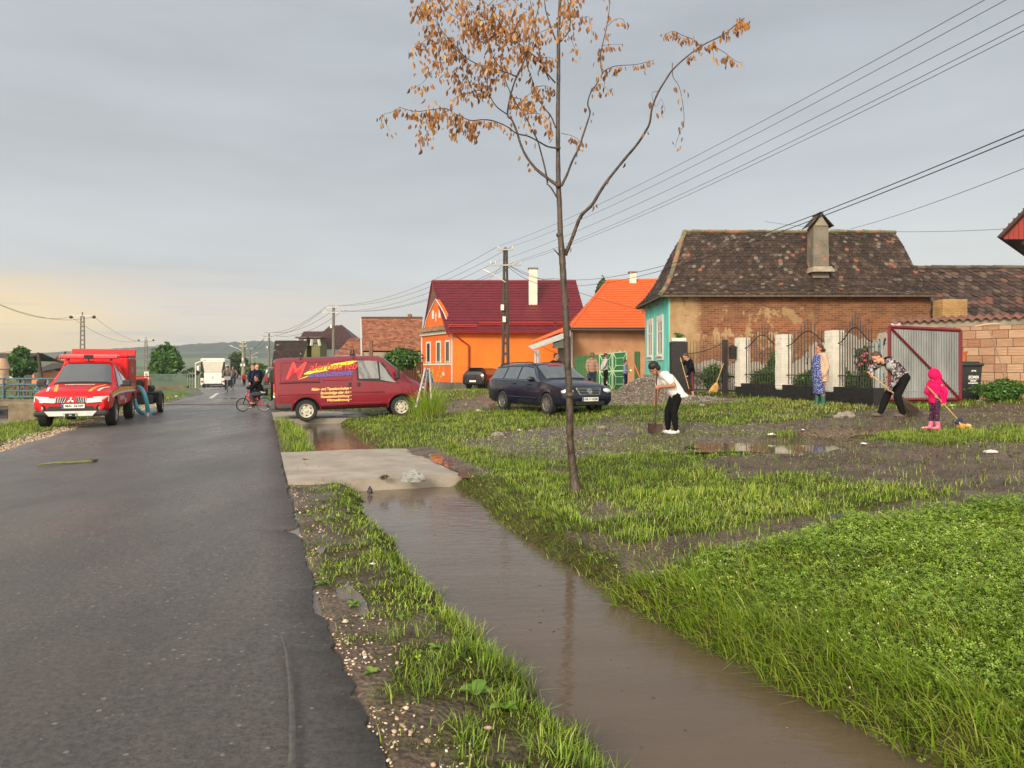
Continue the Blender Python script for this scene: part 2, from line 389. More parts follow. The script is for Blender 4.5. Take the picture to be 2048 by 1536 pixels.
def ground_mat():
 m, nt, N, L, b = newmat('earth')
 tc = N.new('ShaderNodeTexCoord')
 def nz(sc, d=6, st=None, r=.6):
  n = N.new('ShaderNodeTexNoise'); n.inputs['Scale'].default_value = sc; n.inputs['Detail'].default_value = d; n.inputs['Roughness'].default_value = r; L.new(tc.outputs['Object'], n.inputs[0]); return n.outputs[0]
 def ramp(f, st):
  r = N.new('ShaderNodeValToRGB'); L.new(f, r.inputs[0]); el = r.color_ramp.elements
  while len(el) < len(st): el.new(.5)
  for e, (p, c) in zip(el, st): e.position = p; e.color = (*c, 1)
  return r.outputs[0]
 def at_(n): a = N.new('ShaderNodeAttribute'); a.attribute_name = n; return a.outputs['Fac']
 def mix(f, a, c, bt='MIX'):
  x = N.new('ShaderNodeMix'); x.data_type = 'RGBA'; x.blend_type = bt
  if isinstance(f, float): x.inputs[0].default_value = f
  else: L.new(f, x.inputs[0])
  L.new(a, x.inputs[6]); L.new(c, x.inputs[7]); return x.outputs[2]
 mud = ramp(nz(2.2), [(.3, (.075,.052,.038)), (.5, (.128,.094,.066)), (.72, (.185,.143,.108))])
 spk = ramp(nz(38, 3), [(.35, (.45,.42,.4)), (.6, (1.05,1.0,.95)), (.75, (1.5,1.4,1.25))])
 mud = mix(1.0, mud, spk, 'MULTIPLY')
 soil = ramp(nz(6), [(.3, (.035,.03,.014)), (.6, (.07,.068,.025)), (.8, (.075,.10,.02))])
 far = ramp(nz(.22, 4), [(.35, (.07,.11,.022)), (.55, (.10,.15,.03)), (.75, (.14,.16,.05))])
 vor = N.new('ShaderNodeTexVoronoi'); vor.inputs['Scale'].default_value = 26; L.new(tc.outputs['Object'], vor.inputs[0])
 grav = mix(.55, ramp(vor.outputs['Color'], [(.1, (.06,.05,.04)), (.5, (.14,.115,.088)), (.9, (.28,.24,.195))]), mud)
 c = mix(at_('cover'), mud, soil); c = mix(at_('farness'), c, far); c = mix(at_('gravel'), c, grav)
 L.new(c, b.inputs['Base Color'])
 wet = N.new('ShaderNodeMapRange'); L.new(nz(1.1, 5), wet.inputs[0]); wet.inputs[1].default_value = .42; wet.inputs[2].default_value = .58; wet.inputs[3].default_value = .62; wet.inputs[4].default_value = .24
 L.new(wet.outputs[0], b.inputs['Roughness']); sp_ = N.new('ShaderNodeMapRange'); L.new(at_('cover'), sp_.inputs[0]); sp_.inputs[3].default_value = .5; sp_.inputs[4].default_value = .04; L.new(sp_.outputs[0], b.inputs['Specular IOR Level'])
 bp = N.new('ShaderNodeBump'); bp.inputs['Strength'].default_value = .8; bp.inputs['Distance'].default_value = .03
 ad = N.new('ShaderNodeMath'); ad.operation = 'ADD'; L.new(nz(14, 6, r=.7), ad.inputs[0]); L.new(vor.outputs['Distance'], ad.inputs[1]); L.new(ad.outputs[0], bp.inputs['Height']); L.new(bp.outputs[0], b.inputs['Normal'])
 return m

def build_ground():
 ys = [0.6]
 while ys[-1] < 9000:
  y = ys[-1]; ys.append(y+(.05 if y < 9 else .09 if y < 18 else .18 if y < 32 else .02*y))
 ys = np.array([-6, -3, -1] + ys)
 us = np.concatenate([-np.geomspace(1500, 26, 36), np.arange(-24, -12, 1.0), np.arange(-12, -4.4, .22), [-4, -2.5, -1.2], np.arange(-.3, 3.2, .07), np.arange(3.2, 14, .14), np.arange(14, 30, .5), np.geomspace(31, 6000, 40)])
 U, Y = np.meshgrid(us, ys); X = U+xr(Y)
 Z = terr(X, Y)
 co, gr, md = zones(X, Y)
 V = np.stack([X, Y, Z], -1).reshape(-1, 3); r, c = X.shape
 idx = np.arange(r*c).reshape(r, c)
 Fc = np.stack([idx[:-1, :-1], idx[:-1, 1:], idx[1:, 1:], idx[1:, :-1]], -1).reshape(-1, 4)
 far = sstep(24, 45, Y)*(1-.0*gr)
 o = lines(0, 'ground', V, Fc, ground_mat(), smooth=True, vtint={'cover': co.ravel(), 'gravel': gr.ravel(), 'farness': (far*np.clip(co, 0, 1)).ravel()})
 tag(o, kind='structure')
build_ground()

# ---------------------------------------------------------------- road
def asphalt():
 m, nt, N, L, b = newmat('wet_asphalt')
 tc = N.new('ShaderNodeTexCoord'); ob = tc.outputs['Object']
 def nz(sc, d=5, st=(1,1,1), r=.6, rot=0):
  mp = N.new('ShaderNodeMapping'); mp.inputs['Scale'].default_value = st; mp.inputs['Rotation'].default_value = (0, 0, rot); L.new(ob, mp.inputs[0])
  n = N.new('ShaderNodeTexNoise'); n.inputs['Scale'].default_value = sc; n.inputs['Detail'].default_value = d; n.inputs['Roughness'].default_value = r; L.new(mp.outputs[0], n.inputs[0]); return n.outputs[0]
 def rg(f, a, b_, c, d):
  r = N.new('ShaderNodeMapRange'); L.new(f, r.inputs[0])
  for i, v in enumerate((a, b_, c, d)): r.inputs[i+1].default_value = v
  return r.outputs[0]
 cr = N.new('ShaderNodeValToRGB'); L.new(nz(.9, 6, (1, .45, 1), .65, R(18)), cr.inputs[0]); el = cr.color_ramp.elements
 el[0].position = .32; el[0].color = (.080,.077,.075,1); el[1].position = .68; el[1].color = (.138,.130,.124,1)
 fine = N.new('ShaderNodeMix'); fine.data_type = 'RGBA'; fine.blend_type = 'MULTIPLY'; fine.inputs[0].default_value = 1; L.new(cr.outputs[0], fine.inputs[6]); L.new(rg(nz(30, 8, r=.9), .38, .62, .30, 1.8), fine.inputs[7])
 # scattered pale aggregate chips
 vo = N.new('ShaderNodeTexVoronoi'); vo.inputs['Scale'].default_value = 16; vo.inputs['Randomness'].default_value = 1; L.new(ob, vo.inputs[0])
 sp = N.new('ShaderNodeSeparateColor'); L.new(vo.outputs['Color'], sp.inputs[0])
 pick = N.new('ShaderNodeMath'); pick.operation = 'GREATER_THAN'; pick.inputs[1].default_value = .52; L.new(sp.outputs[0], pick.inputs[0])
 near = N.new('ShaderNodeMath'); near.operation = 'LESS_THAN'; L.new(vo.outputs['Distance'], near.inputs[0]); L.new(rg(sp.outputs[1], 0, 1, .05, .20), near.inputs[1])
 mu = N.new('ShaderNodeMath'); mu.operation = 'MULTIPLY'; L.new(pick.outputs[0], mu.inputs[0]); L.new(near.outputs[0], mu.inputs[1])
 mx = N.new('ShaderNodeMix'); mx.data_type = 'RGBA'; L.new(mu.outputs[0], mx.inputs[0]); L.new(fine.outputs[2], mx.inputs[6]); mx.inputs[7].default_value = (.36,.34,.31,1)
 L.new(mx.outputs[2], b.inputs['Base Color'])
 L.new(rg(nz(.55, 5, (1, .35, 1), .6, R(18)), .38, .62, .24, .42), b.inputs['Roughness'])
 b.inputs['Specular IOR Level'].default_value = .7
 bp = N.new('ShaderNodeBump'); bp.inputs['Strength'].default_value = 1.0; bp.inputs['Distance'].default_value = .05; L.new(nz(26, 8, r=.85), bp.inputs['Height'])
 bq = N.new('ShaderNodeBump'); bq.inputs['Strength'].default_value = .25; bq.inputs['Distance'].default_value = .03; L.new(nz(7, 3, (1, 2.6, 1)), bq.inputs['Height']); L.new(bq.outputs[0], bp.inputs['Normal'])
 L.new(bp.outputs[0], b.inputs['Normal'])
 return m
def build_road():
 ys = [-6.0]
 while ys[-1] < 420:
  y = ys[-1]; ys.append(y+(.05 if 0 < y < 16 else .5 if y <= 0 else .15 if y < 30 else .025*y))
 ys = np.array(ys); n = len(ys)
 e = .05*(fbm(ys, ys*0, 2.2, 3, 51)-.5)*2+.045*(fbm(ys, ys*0, 9, 3, 52)-.5)*2
 e += -.09*np.exp(-((ys-7.35)/.14)**2)
 xrr = xr(ys)+e; xll = xl(ys)+.14*(fbm(ys, ys*0+5, 1.3, 4, 53)-.5)*2
 cols = 15; t = np.linspace(0, 1, cols)
 X = xll[:, None]*(1-t)+xrr[:, None]*t; Y = np.repeat(ys[:, None], cols, 1)
 Z = .004+.03*np.sin(t*math.pi)[None, :]*np.ones((n, 1)) - .30*sstep(60, 75, Y)
 # side skirts give the slab its thickness
 X = np.concatenate([X[:, :1]-.015, X, X[:, -1:]+.015], 1); Y = np.concatenate([Y[:, :1], Y, Y[:, -1:]], 1); Z = np.concatenate([Z[:, :1]-.09, Z, Z[:, -1:]-.09], 1)
 r, c = X.shape; idx = np.arange(r*c).reshape(r, c)
 Fc = np.stack([idx[:-1, :-1], idx[:-1, 1:], idx[1:, 1:], idx[1:, :-1]], -1).reshape(-1, 4)
 o = lines(0, 'road', np.stack([X, Y, Z], -1).reshape(-1, 3), Fc, asphalt(), smooth=False)
 tag(o, kind='structure')
 # muddy tyre track dragged along the asphalt, and the worn white edge mark further on
 mb = MB(); P = [(563,1270),(572,1300),(581,1370),(584,1450),(583,1560)]
 for i, (px, py) in enumerate(P):
  pass
 rows = []
 for k in range(60):
  t = k/59*4; i = min(int(t), 3); f = t-i
  px = P[i][0]*(1-f)+P[i+1][0]*f; py = P[i][1]*(1-f)+P[i+1][1]*f
  Yg = 1.57*F/(py-HY); w = .005+.006*abs(math.sin(k*1.7))*abs(math.sin(k*.37))+.006*min(k/40, 1); x = (px-CX)/F*Yg
  rows.append([(x-w, Yg, .0345), (x, Yg, .037), (x+w, Yg, .0345)])
 o = MB().grid(rows).build('tyre_mud_streak', M('mud_streak', (.082,.076,.071), .55, var=.45, vs=22)); tag(o, 'thin pale streak of dried mud left by a tyre on the wet asphalt', 'mud streak')
 a = gp(462, 785); c_ = gp(430, 797)
 d = (Vector((xr(60), 60, 0))-Vector((xr(40), 40, 0))).normalized(); s = Vector((d.y, -d.x, 0))*.09
 p = Vector((xl(42)+2.2, 39, .036)); q = p+d*9
 tag(MB().quad(p-s, q-s, q+s, p+s).build('road_marking', M('worn_paint', (.62,.6,.56), .6, var=.25, vs=9)), kind='structure')
build_road()

# ---------------------------------------------------------------- flood water
def water_mat(name, col, rough, bump, sc, st=(1,1,1)):
 m, nt, N, L, b = newmat(name)
 tc = N.new('ShaderNodeTexCoord'); mp = N.new('ShaderNodeMapping'); mp.inputs['Scale'].default_value = st; mp.inputs['Rotation'].default_value = (0, 0, R(-19)); L.new(tc.outputs['Object'], mp.inputs[0])
 n = N.new('ShaderNodeTexNoise'); n.inputs['Scale'].default_value = sc; n.inputs['Detail'].default_value = 4; n.inputs['Distortion'].default_value = .6; L.new(mp.outputs[0], n.inputs[0])
 n2 = N.new('ShaderNodeTexNoise'); n2.inputs['Scale'].default_value = .8; n2.inputs['Detail'].default_value = 5; L.new(mp.outputs[0], n2.inputs[0])
 cr = N.new('ShaderNodeValToRGB'); L.new(n2.outputs[0], cr.inputs[0]); el = cr.color_ramp.elements
 el[0].position = .3; el[0].color = (*[c*.86 for c in col], 1); el[1].position = .7; el[1].color = (*[c*1.14 for c in col], 1)
 L.new(cr.outputs[0], b.inputs['Base Color']); b.inputs['Roughness'].default_value = rough; b.inputs['IOR'].default_value = 1.33; b.inputs['Specular IOR Level'].default_value = .5
 bp = N.new('ShaderNodeBump'); bp.inputs['Strength'].default_value = bump; bp.inputs['Distance'].default_value = .01; L.new(n.outputs[0], bp.inputs['Height']); L.new(bp.outputs[0], b.inputs['Normal'])
 return m
WATER = water_mat('flood_water_brown', (.112,.083,.060), .06, .42, 6, (.8, 1.9, 1))
PUD = water_mat('puddle_water', (.13,.10,.078), .03, .04, 5)
def strip(name, y0, y1, ua, ub, z, mat, yf=None):
 ys = np.arange(y0, y1+.01, .25); rows = []
 for y in ys: rows.append([(float(xr(y))+u, float(y), z) for u in np.linspace(ua, ub, 6)])
 return tag(MB().grid(rows).build(name, mat), kind='structure')
strip('ditch_water', .5, 11.2, .55, 3.0, WZ, WATER)
strip('ditch_water', 13.5, 24.5, .3, 2.9, WZ, WATER)
def sheet(name, c, rx, ry, z, mat=PUD, rot=0):
 vs = [(c[0]+rx*math.cos(a+.0)*math.cos(rot)-ry*math.sin(a)*math.sin(rot), c[1]+rx*math.cos(a)*math.sin(rot)+ry*math.sin(a)*math.cos(rot), z) for a in [2*math.pi*k/28 for k in range(28)]]
 return tag(MB().add(vs, [tuple(range(28))]).build(name, mat), kind='structure')
def puddle_sheet(cx, cy, rmax, z):
 vs = []
 for k in range(56):
  a = 2*math.pi*k/56; r = .05
  while r < rmax and float(puddle_d(np.array([cx+r*math.cos(a)]), np.array([cy+r*math.sin(a)]))[0]) > .10: r += .03
  vs.append((cx+r*math.cos(a), cy+r*math.sin(a), z))
 tag(MB().add(vs+[(cx, cy, z)], [(i, (i+1)%56, 56) for i in range(56)]).build('puddle', PUD), kind='structure')
puddle_sheet(4.5, 12.65, 2.6, PZ-.006); puddle_sheet(6.4, 13.9, 1.1, PZ-.007)
# shallow puddles trapped between the asphalt edge and the grass: low spots of the verge lie under them
for y0, y1, w, z in [(4.4, 5.9, .34, -.014), (6.2, 8.3, .26, -.012), (3.0, 3.9, .2, -.016)]:
 rows = []
 for k in range(9):
  y = y0+(y1-y0)*k/8; ww = w*math.sin(math.pi*k/8)**.5+.01
  rows.append([(float(xr(y))-.10, y, z), (float(xr(y))+ww, y, z)])
 tag(MB().grid(rows).build('puddle', PUD), kind='structure')
sheet('creek', (-24.5, 27.0), 11.5, 4.6, -.42, WATER, R(-15))
def far_wet(px, py, rx, ry):
 p = gp(px, py); tag(MB().add([(p.x+rx*math.cos(a), p.y+ry*math.sin(a), .0345) for a in [2*math.pi*k/20 for k in range(20)]], [tuple(range(20))]).build('puddle', PUD), kind='structure')
for a in [(462,800,.35,.7),(505,812,.3,.5),(447,812,.2,.5)]: far_wet(*a)

# ---------------------------------------------------------------- concrete slabs over the ditch
def slab(name, Y0, Y1, label):
 c = M('old_concrete', (.34,.30,.25), .6, var=.28, vs=1.6, bump=.25, bs=30, rv=.18)
 t = thing(name, label, 'culvert slab', (float(xr(Y0))+1.4, Y0+.5, 0))
 top = []; n = 14
 for i in range(n+1):
  f = i/n; row = []
  for j in range(11):
   u = 3.05*j/10; y = (Y0*(1-f)+Y1*f)+.33*u; x = float(xr(y))+u+.012
   row.append((x, y, .018-.035*sstep(1.9, 3.1, u)+.006*(float(vnoise(np.array([x*3]), np.array([y*3]), 3)[0])-.5)))
  top.append(row)
 mb = MB(); mb.grid(top)
 def skirt(edge, dz):
  mb.grid([edge, [(x, y, z-dz) for x, y, z in edge]])
 skirt(top[0], .22); skirt(top[-1], .22); skirt([r[-1] for r in top], .2); skirt([r[0] for r in top], .03)
 mb.build('slab', c, t)
 return t
slab('culvert_slab', *SLABS[0], 'pale concrete slab bridging the flooded ditch, with a torn plastic bag on its edge')
slab('culvert_slab', *SLABS[1], 'wet concrete slab bridging the ditch under the dark red van')
# film of reddish water over the low end of the near slab
ys = np.linspace(10.6, 14.5, 14); rows = []
for y in ys:
 a = 2.35+.5*float(fbm(np.array([y]), np.array([0.]), 1.5, 3, 5)[0]); rows.append([(float(xr(y))+u, y+.33*u-.6, .009) for u in np.linspace(a, 3.35, 5)])
tag(MB().grid(rows).build('puddle', PUD), kind='structure')

# ---------------------------------------------------------------- grass
def leaf_mat(name, stops, trans=.35, rough=.45):
 m, nt, N, L, b = newmat(name)
 a = N.new('ShaderNodeAttribute'); a.attribute_name = 'tint'; cr = N.new('ShaderNodeValToRGB'); L.new(a.outputs['Fac'], cr.inputs[0]); el = cr.color_ramp.elements
 while len(el) < len(stops): el.new(.5)
 for e, (p, c) in zip(el, stops): e.position = p; e.color = (*c, 1)
 L.new(cr.outputs[0], b.inputs['Base Color']); b.inputs['Roughness'].default_value = rough; b.inputs['Specular IOR Level'].default_value = .6
 t = N.new('ShaderNodeBsdfTranslucent'); L.new(cr.outputs[0], t.inputs[0]); mx = N.new('ShaderNodeMixShader'); mx.inputs[0].default_value = trans
 L.new(b.outputs[0], mx.inputs[1]); L.new(t.outputs[0], mx.inputs[2]); L.new(mx.outputs[0], N['Material Output'].inputs[0])
 return m
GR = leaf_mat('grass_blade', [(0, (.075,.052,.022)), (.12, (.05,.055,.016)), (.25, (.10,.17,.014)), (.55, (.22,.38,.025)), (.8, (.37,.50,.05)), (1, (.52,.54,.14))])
CL = leaf_mat('clover_leaf', [(0, (.10,.18,.018)), (.5, (.26,.42,.04)), (.85, (.42,.56,.08)), (1, (.58,.66,.18))], .25, .4)
def blades(X, Y, Z, h, w, lean, az, tint, name):
 """one curved blade of three triangles per entry"""
 n = len(X); dx = np.cos(az); dy = np.sin(az)
 pa = az+np.pi/2+np.random.uniform(-.5, .5, n); sx = np.cos(pa)*w/2; sy = np.sin(pa)*w/2
 P = np.stack([X, Y, Z-.01], -1); D = np.stack([dx, dy, 0*dx], -1); S = np.stack([sx, sy, 0*sx], -1); up = np.array([0, 0, 1.])
 m = P+D*(lean*h*.36)[:, None]+up*(h*.58*np.clip(1.15-.35*lean, .5, 1))[:, None]
 t = P+D*(lean*h)[:, None]+up*(h*np.sqrt(np.clip(1-.45*lean**2, .08, 1)))[:, None]
 V = np.stack([P-S, P+S, m-S*.8, m+S*.8, t], 1).reshape(-1, 3); b = np.arange(n)[:, None]*5
 Fc = np.concatenate([b+[0, 1, 3], b+[0, 3, 2], b+[2, 3, 4]], 0)
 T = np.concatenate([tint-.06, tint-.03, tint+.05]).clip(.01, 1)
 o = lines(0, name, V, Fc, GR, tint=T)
 return tag(o, kind='stuff')
def scatter(n, x0, x1, y0, y1, frus=True, pad=480):
 n = int(n*1.38)
 Y = np.random.uniform(y0, y1, n)
 if frus:
  a = np.maximum(x0, (-CX-pad)/F*Y); b = np.minimum(x1, (CX+pad)/F*Y)
  keep = b > a; Y = Y[keep]; a = a[keep]; b = b[keep]; p = (b-a)/max((b-a).max(), 1e-6); k = np.random.rand(len(p)) < p; Y = Y[k]; a = a[k]; b = b[k]
  X = np.random.uniform(a, b)
 else: X = np.random.uniform(x0, x1, n)
 return X, Y
def in_lush(X, Y):
 """the thick clover lawn at the lower right"""
 n = (fbm(X, Y, 2.5, 2, 61)-.5)*.5
 g0 = zone_edge[:, 0]; g1 = zone_edge[:, 1]
 lim = np.interp(X, g0, g1)
 return (Y+n < lim) & (X-xr(Y) > w_r(Y))
ze = [gp(*p) for p in [(1240,1180),(1330,1160),(1430,1122),(1560,1085),(1700,1050),(1860,1022),(2048,1005),(2200,990)]]
zone_edge = np.array([[p.x, p.y] for p in ze]); zone_edge = zone_edge[np.argsort(zone_edge[:, 0])]
zone_edge = np.vstack([[-5, zone_edge[0, 1]], zone_edge])
def lawn():
 sets = []
 for (n, y0, y1, hs, ws) in [(52000, 2.6, 5, 1.0, .0042), (90000, 5, 9, 1.0, .0058), (190000, 9, 15, 1.0, .0048), (110000, 15, 24, 1.15, .0078), (36000, 24, 46, 1.3, .022)]:
  X, Y = scatter(n, -60, 60, y0, y1)
  c, g, m = zones(X+np.random.normal(0, .10, len(X))*(Y > 6), Y+np.random.normal(0, .16, len(X))*(Y > 6)); k = (np.random.rand(len(X)) < c*.97+.012) & ((X > xr(Y)+.03) | (X < xl(Y)-.15))
  X = X[k]; Y = Y[k]; c = c[k]; u = X-xr(Y)
  z = terr(X, Y); k = (z > WZ-.05) | (Y > 27); X, Y, z, c, u = X[k], Y[k], z[k], c[k], u[k]
  n_ = len(X); lush = in_lush(X, Y); bank = (u > w_r(Y)-.1) & (u < w_r(Y)+.55) & (Y < 14)
  clump = fbm(X, Y, 4.5, 3, 62)
  h = (.030+.04*np.random.rand(n_)+.05*sstep(.45, .75, clump))*hs
  h = np.where(lush, .035+.055*np.random.rand(n_)+.035*sstep(.4, .7, clump), h)
  h = np.where(bank & ~lush & (np.random.rand(n_) < .6), h*.8, h*1.15); h = np.where(lush & bank, .09+.12*np.random.rand(n_), h)
  verge = (u > 0) & (u < w_l(Y)+.1) & (Y < 10.5)
  h = np.where(verge, (.020+.03*np.random.rand(n_)+.06*sstep(.5, .7, clump))*(1+.9*np.clip(u-.5, 0, 1)*sstep(9, 4, Y)), h)
  h = np.where((Y > 14.5) & (Y < 23) & (u > 0) & (u < 1.2), h*1.7, h)
  h = np.where(X < xl(Y), h*1.25, h)
  w = ws*np.random.uniform(.7, 1.5, n_)*np.where(lush, 1.45, 1.15)
  lean = np.random.uniform(.15, 1.3, n_); az = np.random.uniform(0, 2*np.pi, n_)
  wind = lush | bank; az = np.where(wind, np.pi*1.12+np.random.normal(0, .75, n_), az); lean = np.where(wind, np.random.uniform(.5, 1.45, n_), lean)
  patch = fbm(X, Y, .8, 4, 63); fine = fbm(X, Y, 5, 2, 64)
  t = .50+.55*(patch-.5)+.35*(fine-.5)+np.random.normal(0, .22, n_)
  t = np.where(lush, t+.17, t+.07); dead = np.random.rand(n_) < np.where(lush, .03, .07+.35*(1-c)); t = np.where(dead, np.random.uniform(.01, .12, n_), t)
  dry = zmask(ZDRY, X, Y) > 0; t = np.where(dry & (np.random.rand(n_) < .75), np.random.choice([.08, .95, 1.0], n_), t)
  dis = (~lush) & (u > 2.3) & (Y > 9) & (Y < 14.5); t = np.where(dis, t-.06, t)
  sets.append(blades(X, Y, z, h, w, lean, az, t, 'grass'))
 # long seeding stems on the bank at the lower right
 X, Y = scatter(5200, 0, 6, 2.6, 7.6); k = in_lush(X, Y) & (X-xr(Y) < w_r(Y)+1.0+.6*fbm(X, Y, 2, 2, 5)); X, Y = X[k], Y[k]; n_ = len(X)
 blades(X, Y, terr(X, Y), np.random.uniform(.18, .34, n_), np.random.uniform(.003, .007, n_), np.random.uniform(.6, 1.15, n_), np.pi*1.15+np.random.normal(0, .5, n_), np.random.choice([.35, .55, .7, .85, .95], n_)+np.random.normal(0, .05, n_), 'grass')
lawn()
def clover():
 for (n, y0, y1, r) in [(44000, 2.6, 5.2, .0125), (74000, 5.2, 9.5, .0155)]:
  X, Y = scatter(n, 0, 8, y0, y1); k = in_lush(X, Y) & (np.random.rand(len(X)) < sstep(.1, 1.2, X-xr(Y)-w_r(Y))*.9+.12); k &= np.random.rand(len(X)) < .35+.65*sstep(.35, .6, fbm(X, Y, 1.4, 3, 66)); X, Y = X[k], Y[k]
  leafs(X, Y, terr(X, Y)+np.random.uniform(.035, .095, len(X)), r, 'clover')
 X, Y = scatter(26000, -3, 8, 4, 14); c, g, m = zones(X, Y); u = X-xr(Y)
 k = (np.random.rand(len(X)) < c*.30*sstep(.45, .6, fbm(X, Y, 1.1, 3, 67))) & (~in_lush(X, Y)) & ((u < 1.0) | (u > 2.5)); X, Y = X[k], Y[k]
 leafs(X, Y, terr(X, Y)+np.random.uniform(.02, .05, len(X)), .014, 'clover', .25)
def leafs(X, Y, Z, r, name, dt=0):
 n = len(X); a0 = np.random.rand(n)*6.28; tl = np.random.normal(0, .35, (n, 2)); Vs = []; r_ = r*np.random.uniform(.6, 1.35, n)
 for j in range(3):
  a = a0+j*2.094
  for (rr, da) in ((.1, 0), (.75, .55), (1.05, 0), (.75, -.55)):
   x = np.cos(a+da)*r_*rr; y = np.sin(a+da)*r_*rr; Vs.append(np.stack([X+x, Y+y, Z+x*tl[:, 0]+y*tl[:, 1]+.1*r_*(rr > .5)], -1))
 V = np.stack(Vs, 1).reshape(-1, 3); b = np.arange(n)[:, None]*12
 Fc = np.concatenate([b+[0+4*j, 1+4*j, 2+4*j, 3+4*j] for j in range(3)], 0)
 t = np.clip(.4+.5*(fbm(X, Y, 2, 3, 69)-.5)+np.random.normal(0, .2, n)+dt, .02, 1); T = np.concatenate([t, t+.03, t-.03]).clip(.01, 1)
 tag(lines(0, name, V, Fc, CL, tint=T), kind='stuff')
clover()
# small pale flower heads among the bank grass
X, Y = scatter(420, 0, 6, 3, 7); k = in_lush(X, Y); X, Y = X[k][:70], Y[k][:70]; mb = MB()
for x, y in zip(X, Y):
 z = tz(x, y)+random.uniform(.10, .17); mb.tint = random.random(); mb.ell((x, y, z), (.005, .005, .006), n=5, m=3)
tag(mb.build('clover_blossom', M('blossom', rough=.7, tint=[(0, (.5,.42,.38)), (.5, (.7,.66,.6)), (1, (.6,.45,.12))])), kind='stuff')

# ---------------------------------------------------------------- pebbles and gravel
def rocks(X, Y, Z, s, tint, mat, name, flat=.6):
 bm = bmesh.new(); bmesh.ops.create_icosphere(bm, subdivisions=1, radius=1); B = np.array([v.co for v in bm.verts]); Fb = np.array([[v.index for v in f.verts] for f in bm.faces]); bm.free()
 n = len(X); k = len(B); jit = 1+.5*(np.random.rand(n, k, 1)-.5); a = np.random.rand(n)*6.28; sc = np.stack([s*np.random.uniform(.7, 1.4, n), s*np.random.uniform(.6, 1, n), s*flat*np.random.uniform(.6, 1.1, n)], -1)
 V = B[None]*jit*sc[:, None, :]; c, s_ = np.cos(a)[:, None], np.sin(a)[:, None]
 V = np.stack([V[..., 0]*c-V[..., 1]*s_+X[:, None], V[..., 0]*s_+V[..., 1]*c+Y[:, None], V[..., 2]+Z[:, None]], -1).reshape(-1, 3)
 Fc = (Fb[None]+(np.arange(n)*k)[:, None, None]).reshape(-1, 3)
 return tag(lines(0, name, V, Fc, mat, tint=np.repeat(tint, len(Fb)).clip(.01, 1), smooth=False), kind='stuff')
PEB = M('river_pebble', rough=.45, var=.2, vs=20, tint=[(0, (.22,.15,.10)), (.3, (.42,.31,.2)), (.6, (.55,.47,.36)), (.8, (.5,.3,.2)), (1, (.75,.72,.66))])
GRV = M('crushed_gravel', rough=.5, var=.2, vs=20, tint=[(0, (.07,.06,.05)), (.4, (.19,.165,.14)), (.75, (.32,.28,.24)), (1, (.62,.58,.52))])
def pebbles():
 n = 1050; Y = 2.7+np.random.rand(n)**2.4*7.4; u = np.abs(np.random.normal(0, .2, n))+.01; X = xr(Y)+u
 k = (fbm(X, Y, 3.2, 3, 81) > .52) & (u < .6); X, Y = X[k], Y[k]; s = np.random.uniform(.0035, .011, len(X))*np.where(np.random.rand(len(X)) < .1, 1.9, 1)
 rocks(X, Y, terr(X, Y)+s*.25, s, np.random.rand(len(X)), PEB, 'gravel')
 n = 5200; Y = np.random.uniform(12.5, 34, n); v = np.random.uniform(-.12, .75, n); X = xl(Y)-v; k = np.random.rand(n) < np.clip(1.25-v*1.3, 0, 1); X, Y = X[k], Y[k]; s = np.random.uniform(.012, .032, len(X))
 rocks(X, Y, terr(X, Y)+s*.4+.012, s, np.random.rand(len(X))*.75+.1, PEB, 'gravel')
 X, Y = scatter(15000, -3, 12, 11, 27); c, g, m = zones(X, Y); k = (g > .5) | (np.random.rand(len(X)) < .05*(m+(c < .3))); X, Y = X[k], Y[k]; s = np.random.uniform(.008, .024, len(X))
 rocks(X, Y, terr(X, Y)+s*.3, s, np.random.beta(2, 3, len(X)), GRV, 'gravel')
 for hx, hy, rx, ry, h in HEAP[:2]:
  n = int(5200*rx*ry/3.7); r = np.sqrt(np.random.rand(n)); a = np.random.rand(n)*6.283; X = hx+rx*1.03*r*np.cos(a); Y = hy+ry*1.03*r*np.sin(a); s = np.random.uniform(.014, .034, n)
  o = rocks(X, Y, terr(X, Y)+s*.2, s, np.random.beta(2, 2.6, n), GRV, 'gravel_heap', .7)
 # clods and torn roots lying in the mud
 X, Y = scatter(5200, -1, 12, 6, 17); c, g, m = zones(X, Y); k = (np.random.rand(len(X)) < .12+.3*m) & (g < .5) & (X-xr(Y) > 2.6) & (fbm(X, Y, 2.2, 3, 83) > .5) & (puddle_d(X, Y) < .2); X, Y = X[k], Y[k]; s = np.random.uniform(.008, .035, len(X))
 rocks(X, Y, terr(X, Y)+s*.1, s, np.random.rand(len(X)), M('mud_clod', rough=.6, tint=[(0, (.05,.035,.025)), (1, (.12,.09,.065))]), 'mud_clods', .5)
pebbles()

def floaters():
 rn = np.random.RandomState(31); n = 60; Y = rn.uniform(3, 10, n); X = xr(Y)+rn.uniform(1.25, 2.2, n); s = rn.uniform(.003, .012, n)
 rocks(X, Y, np.full(n, WZ+.002), s, rn.rand(n)*.5, M('floating_scrap', rough=.7, tint=[(0, (.05,.035,.02)), (.4, (.16,.11,.05)), (1, (.45,.40,.28))]), 'floating_debris', .15)
floaters()
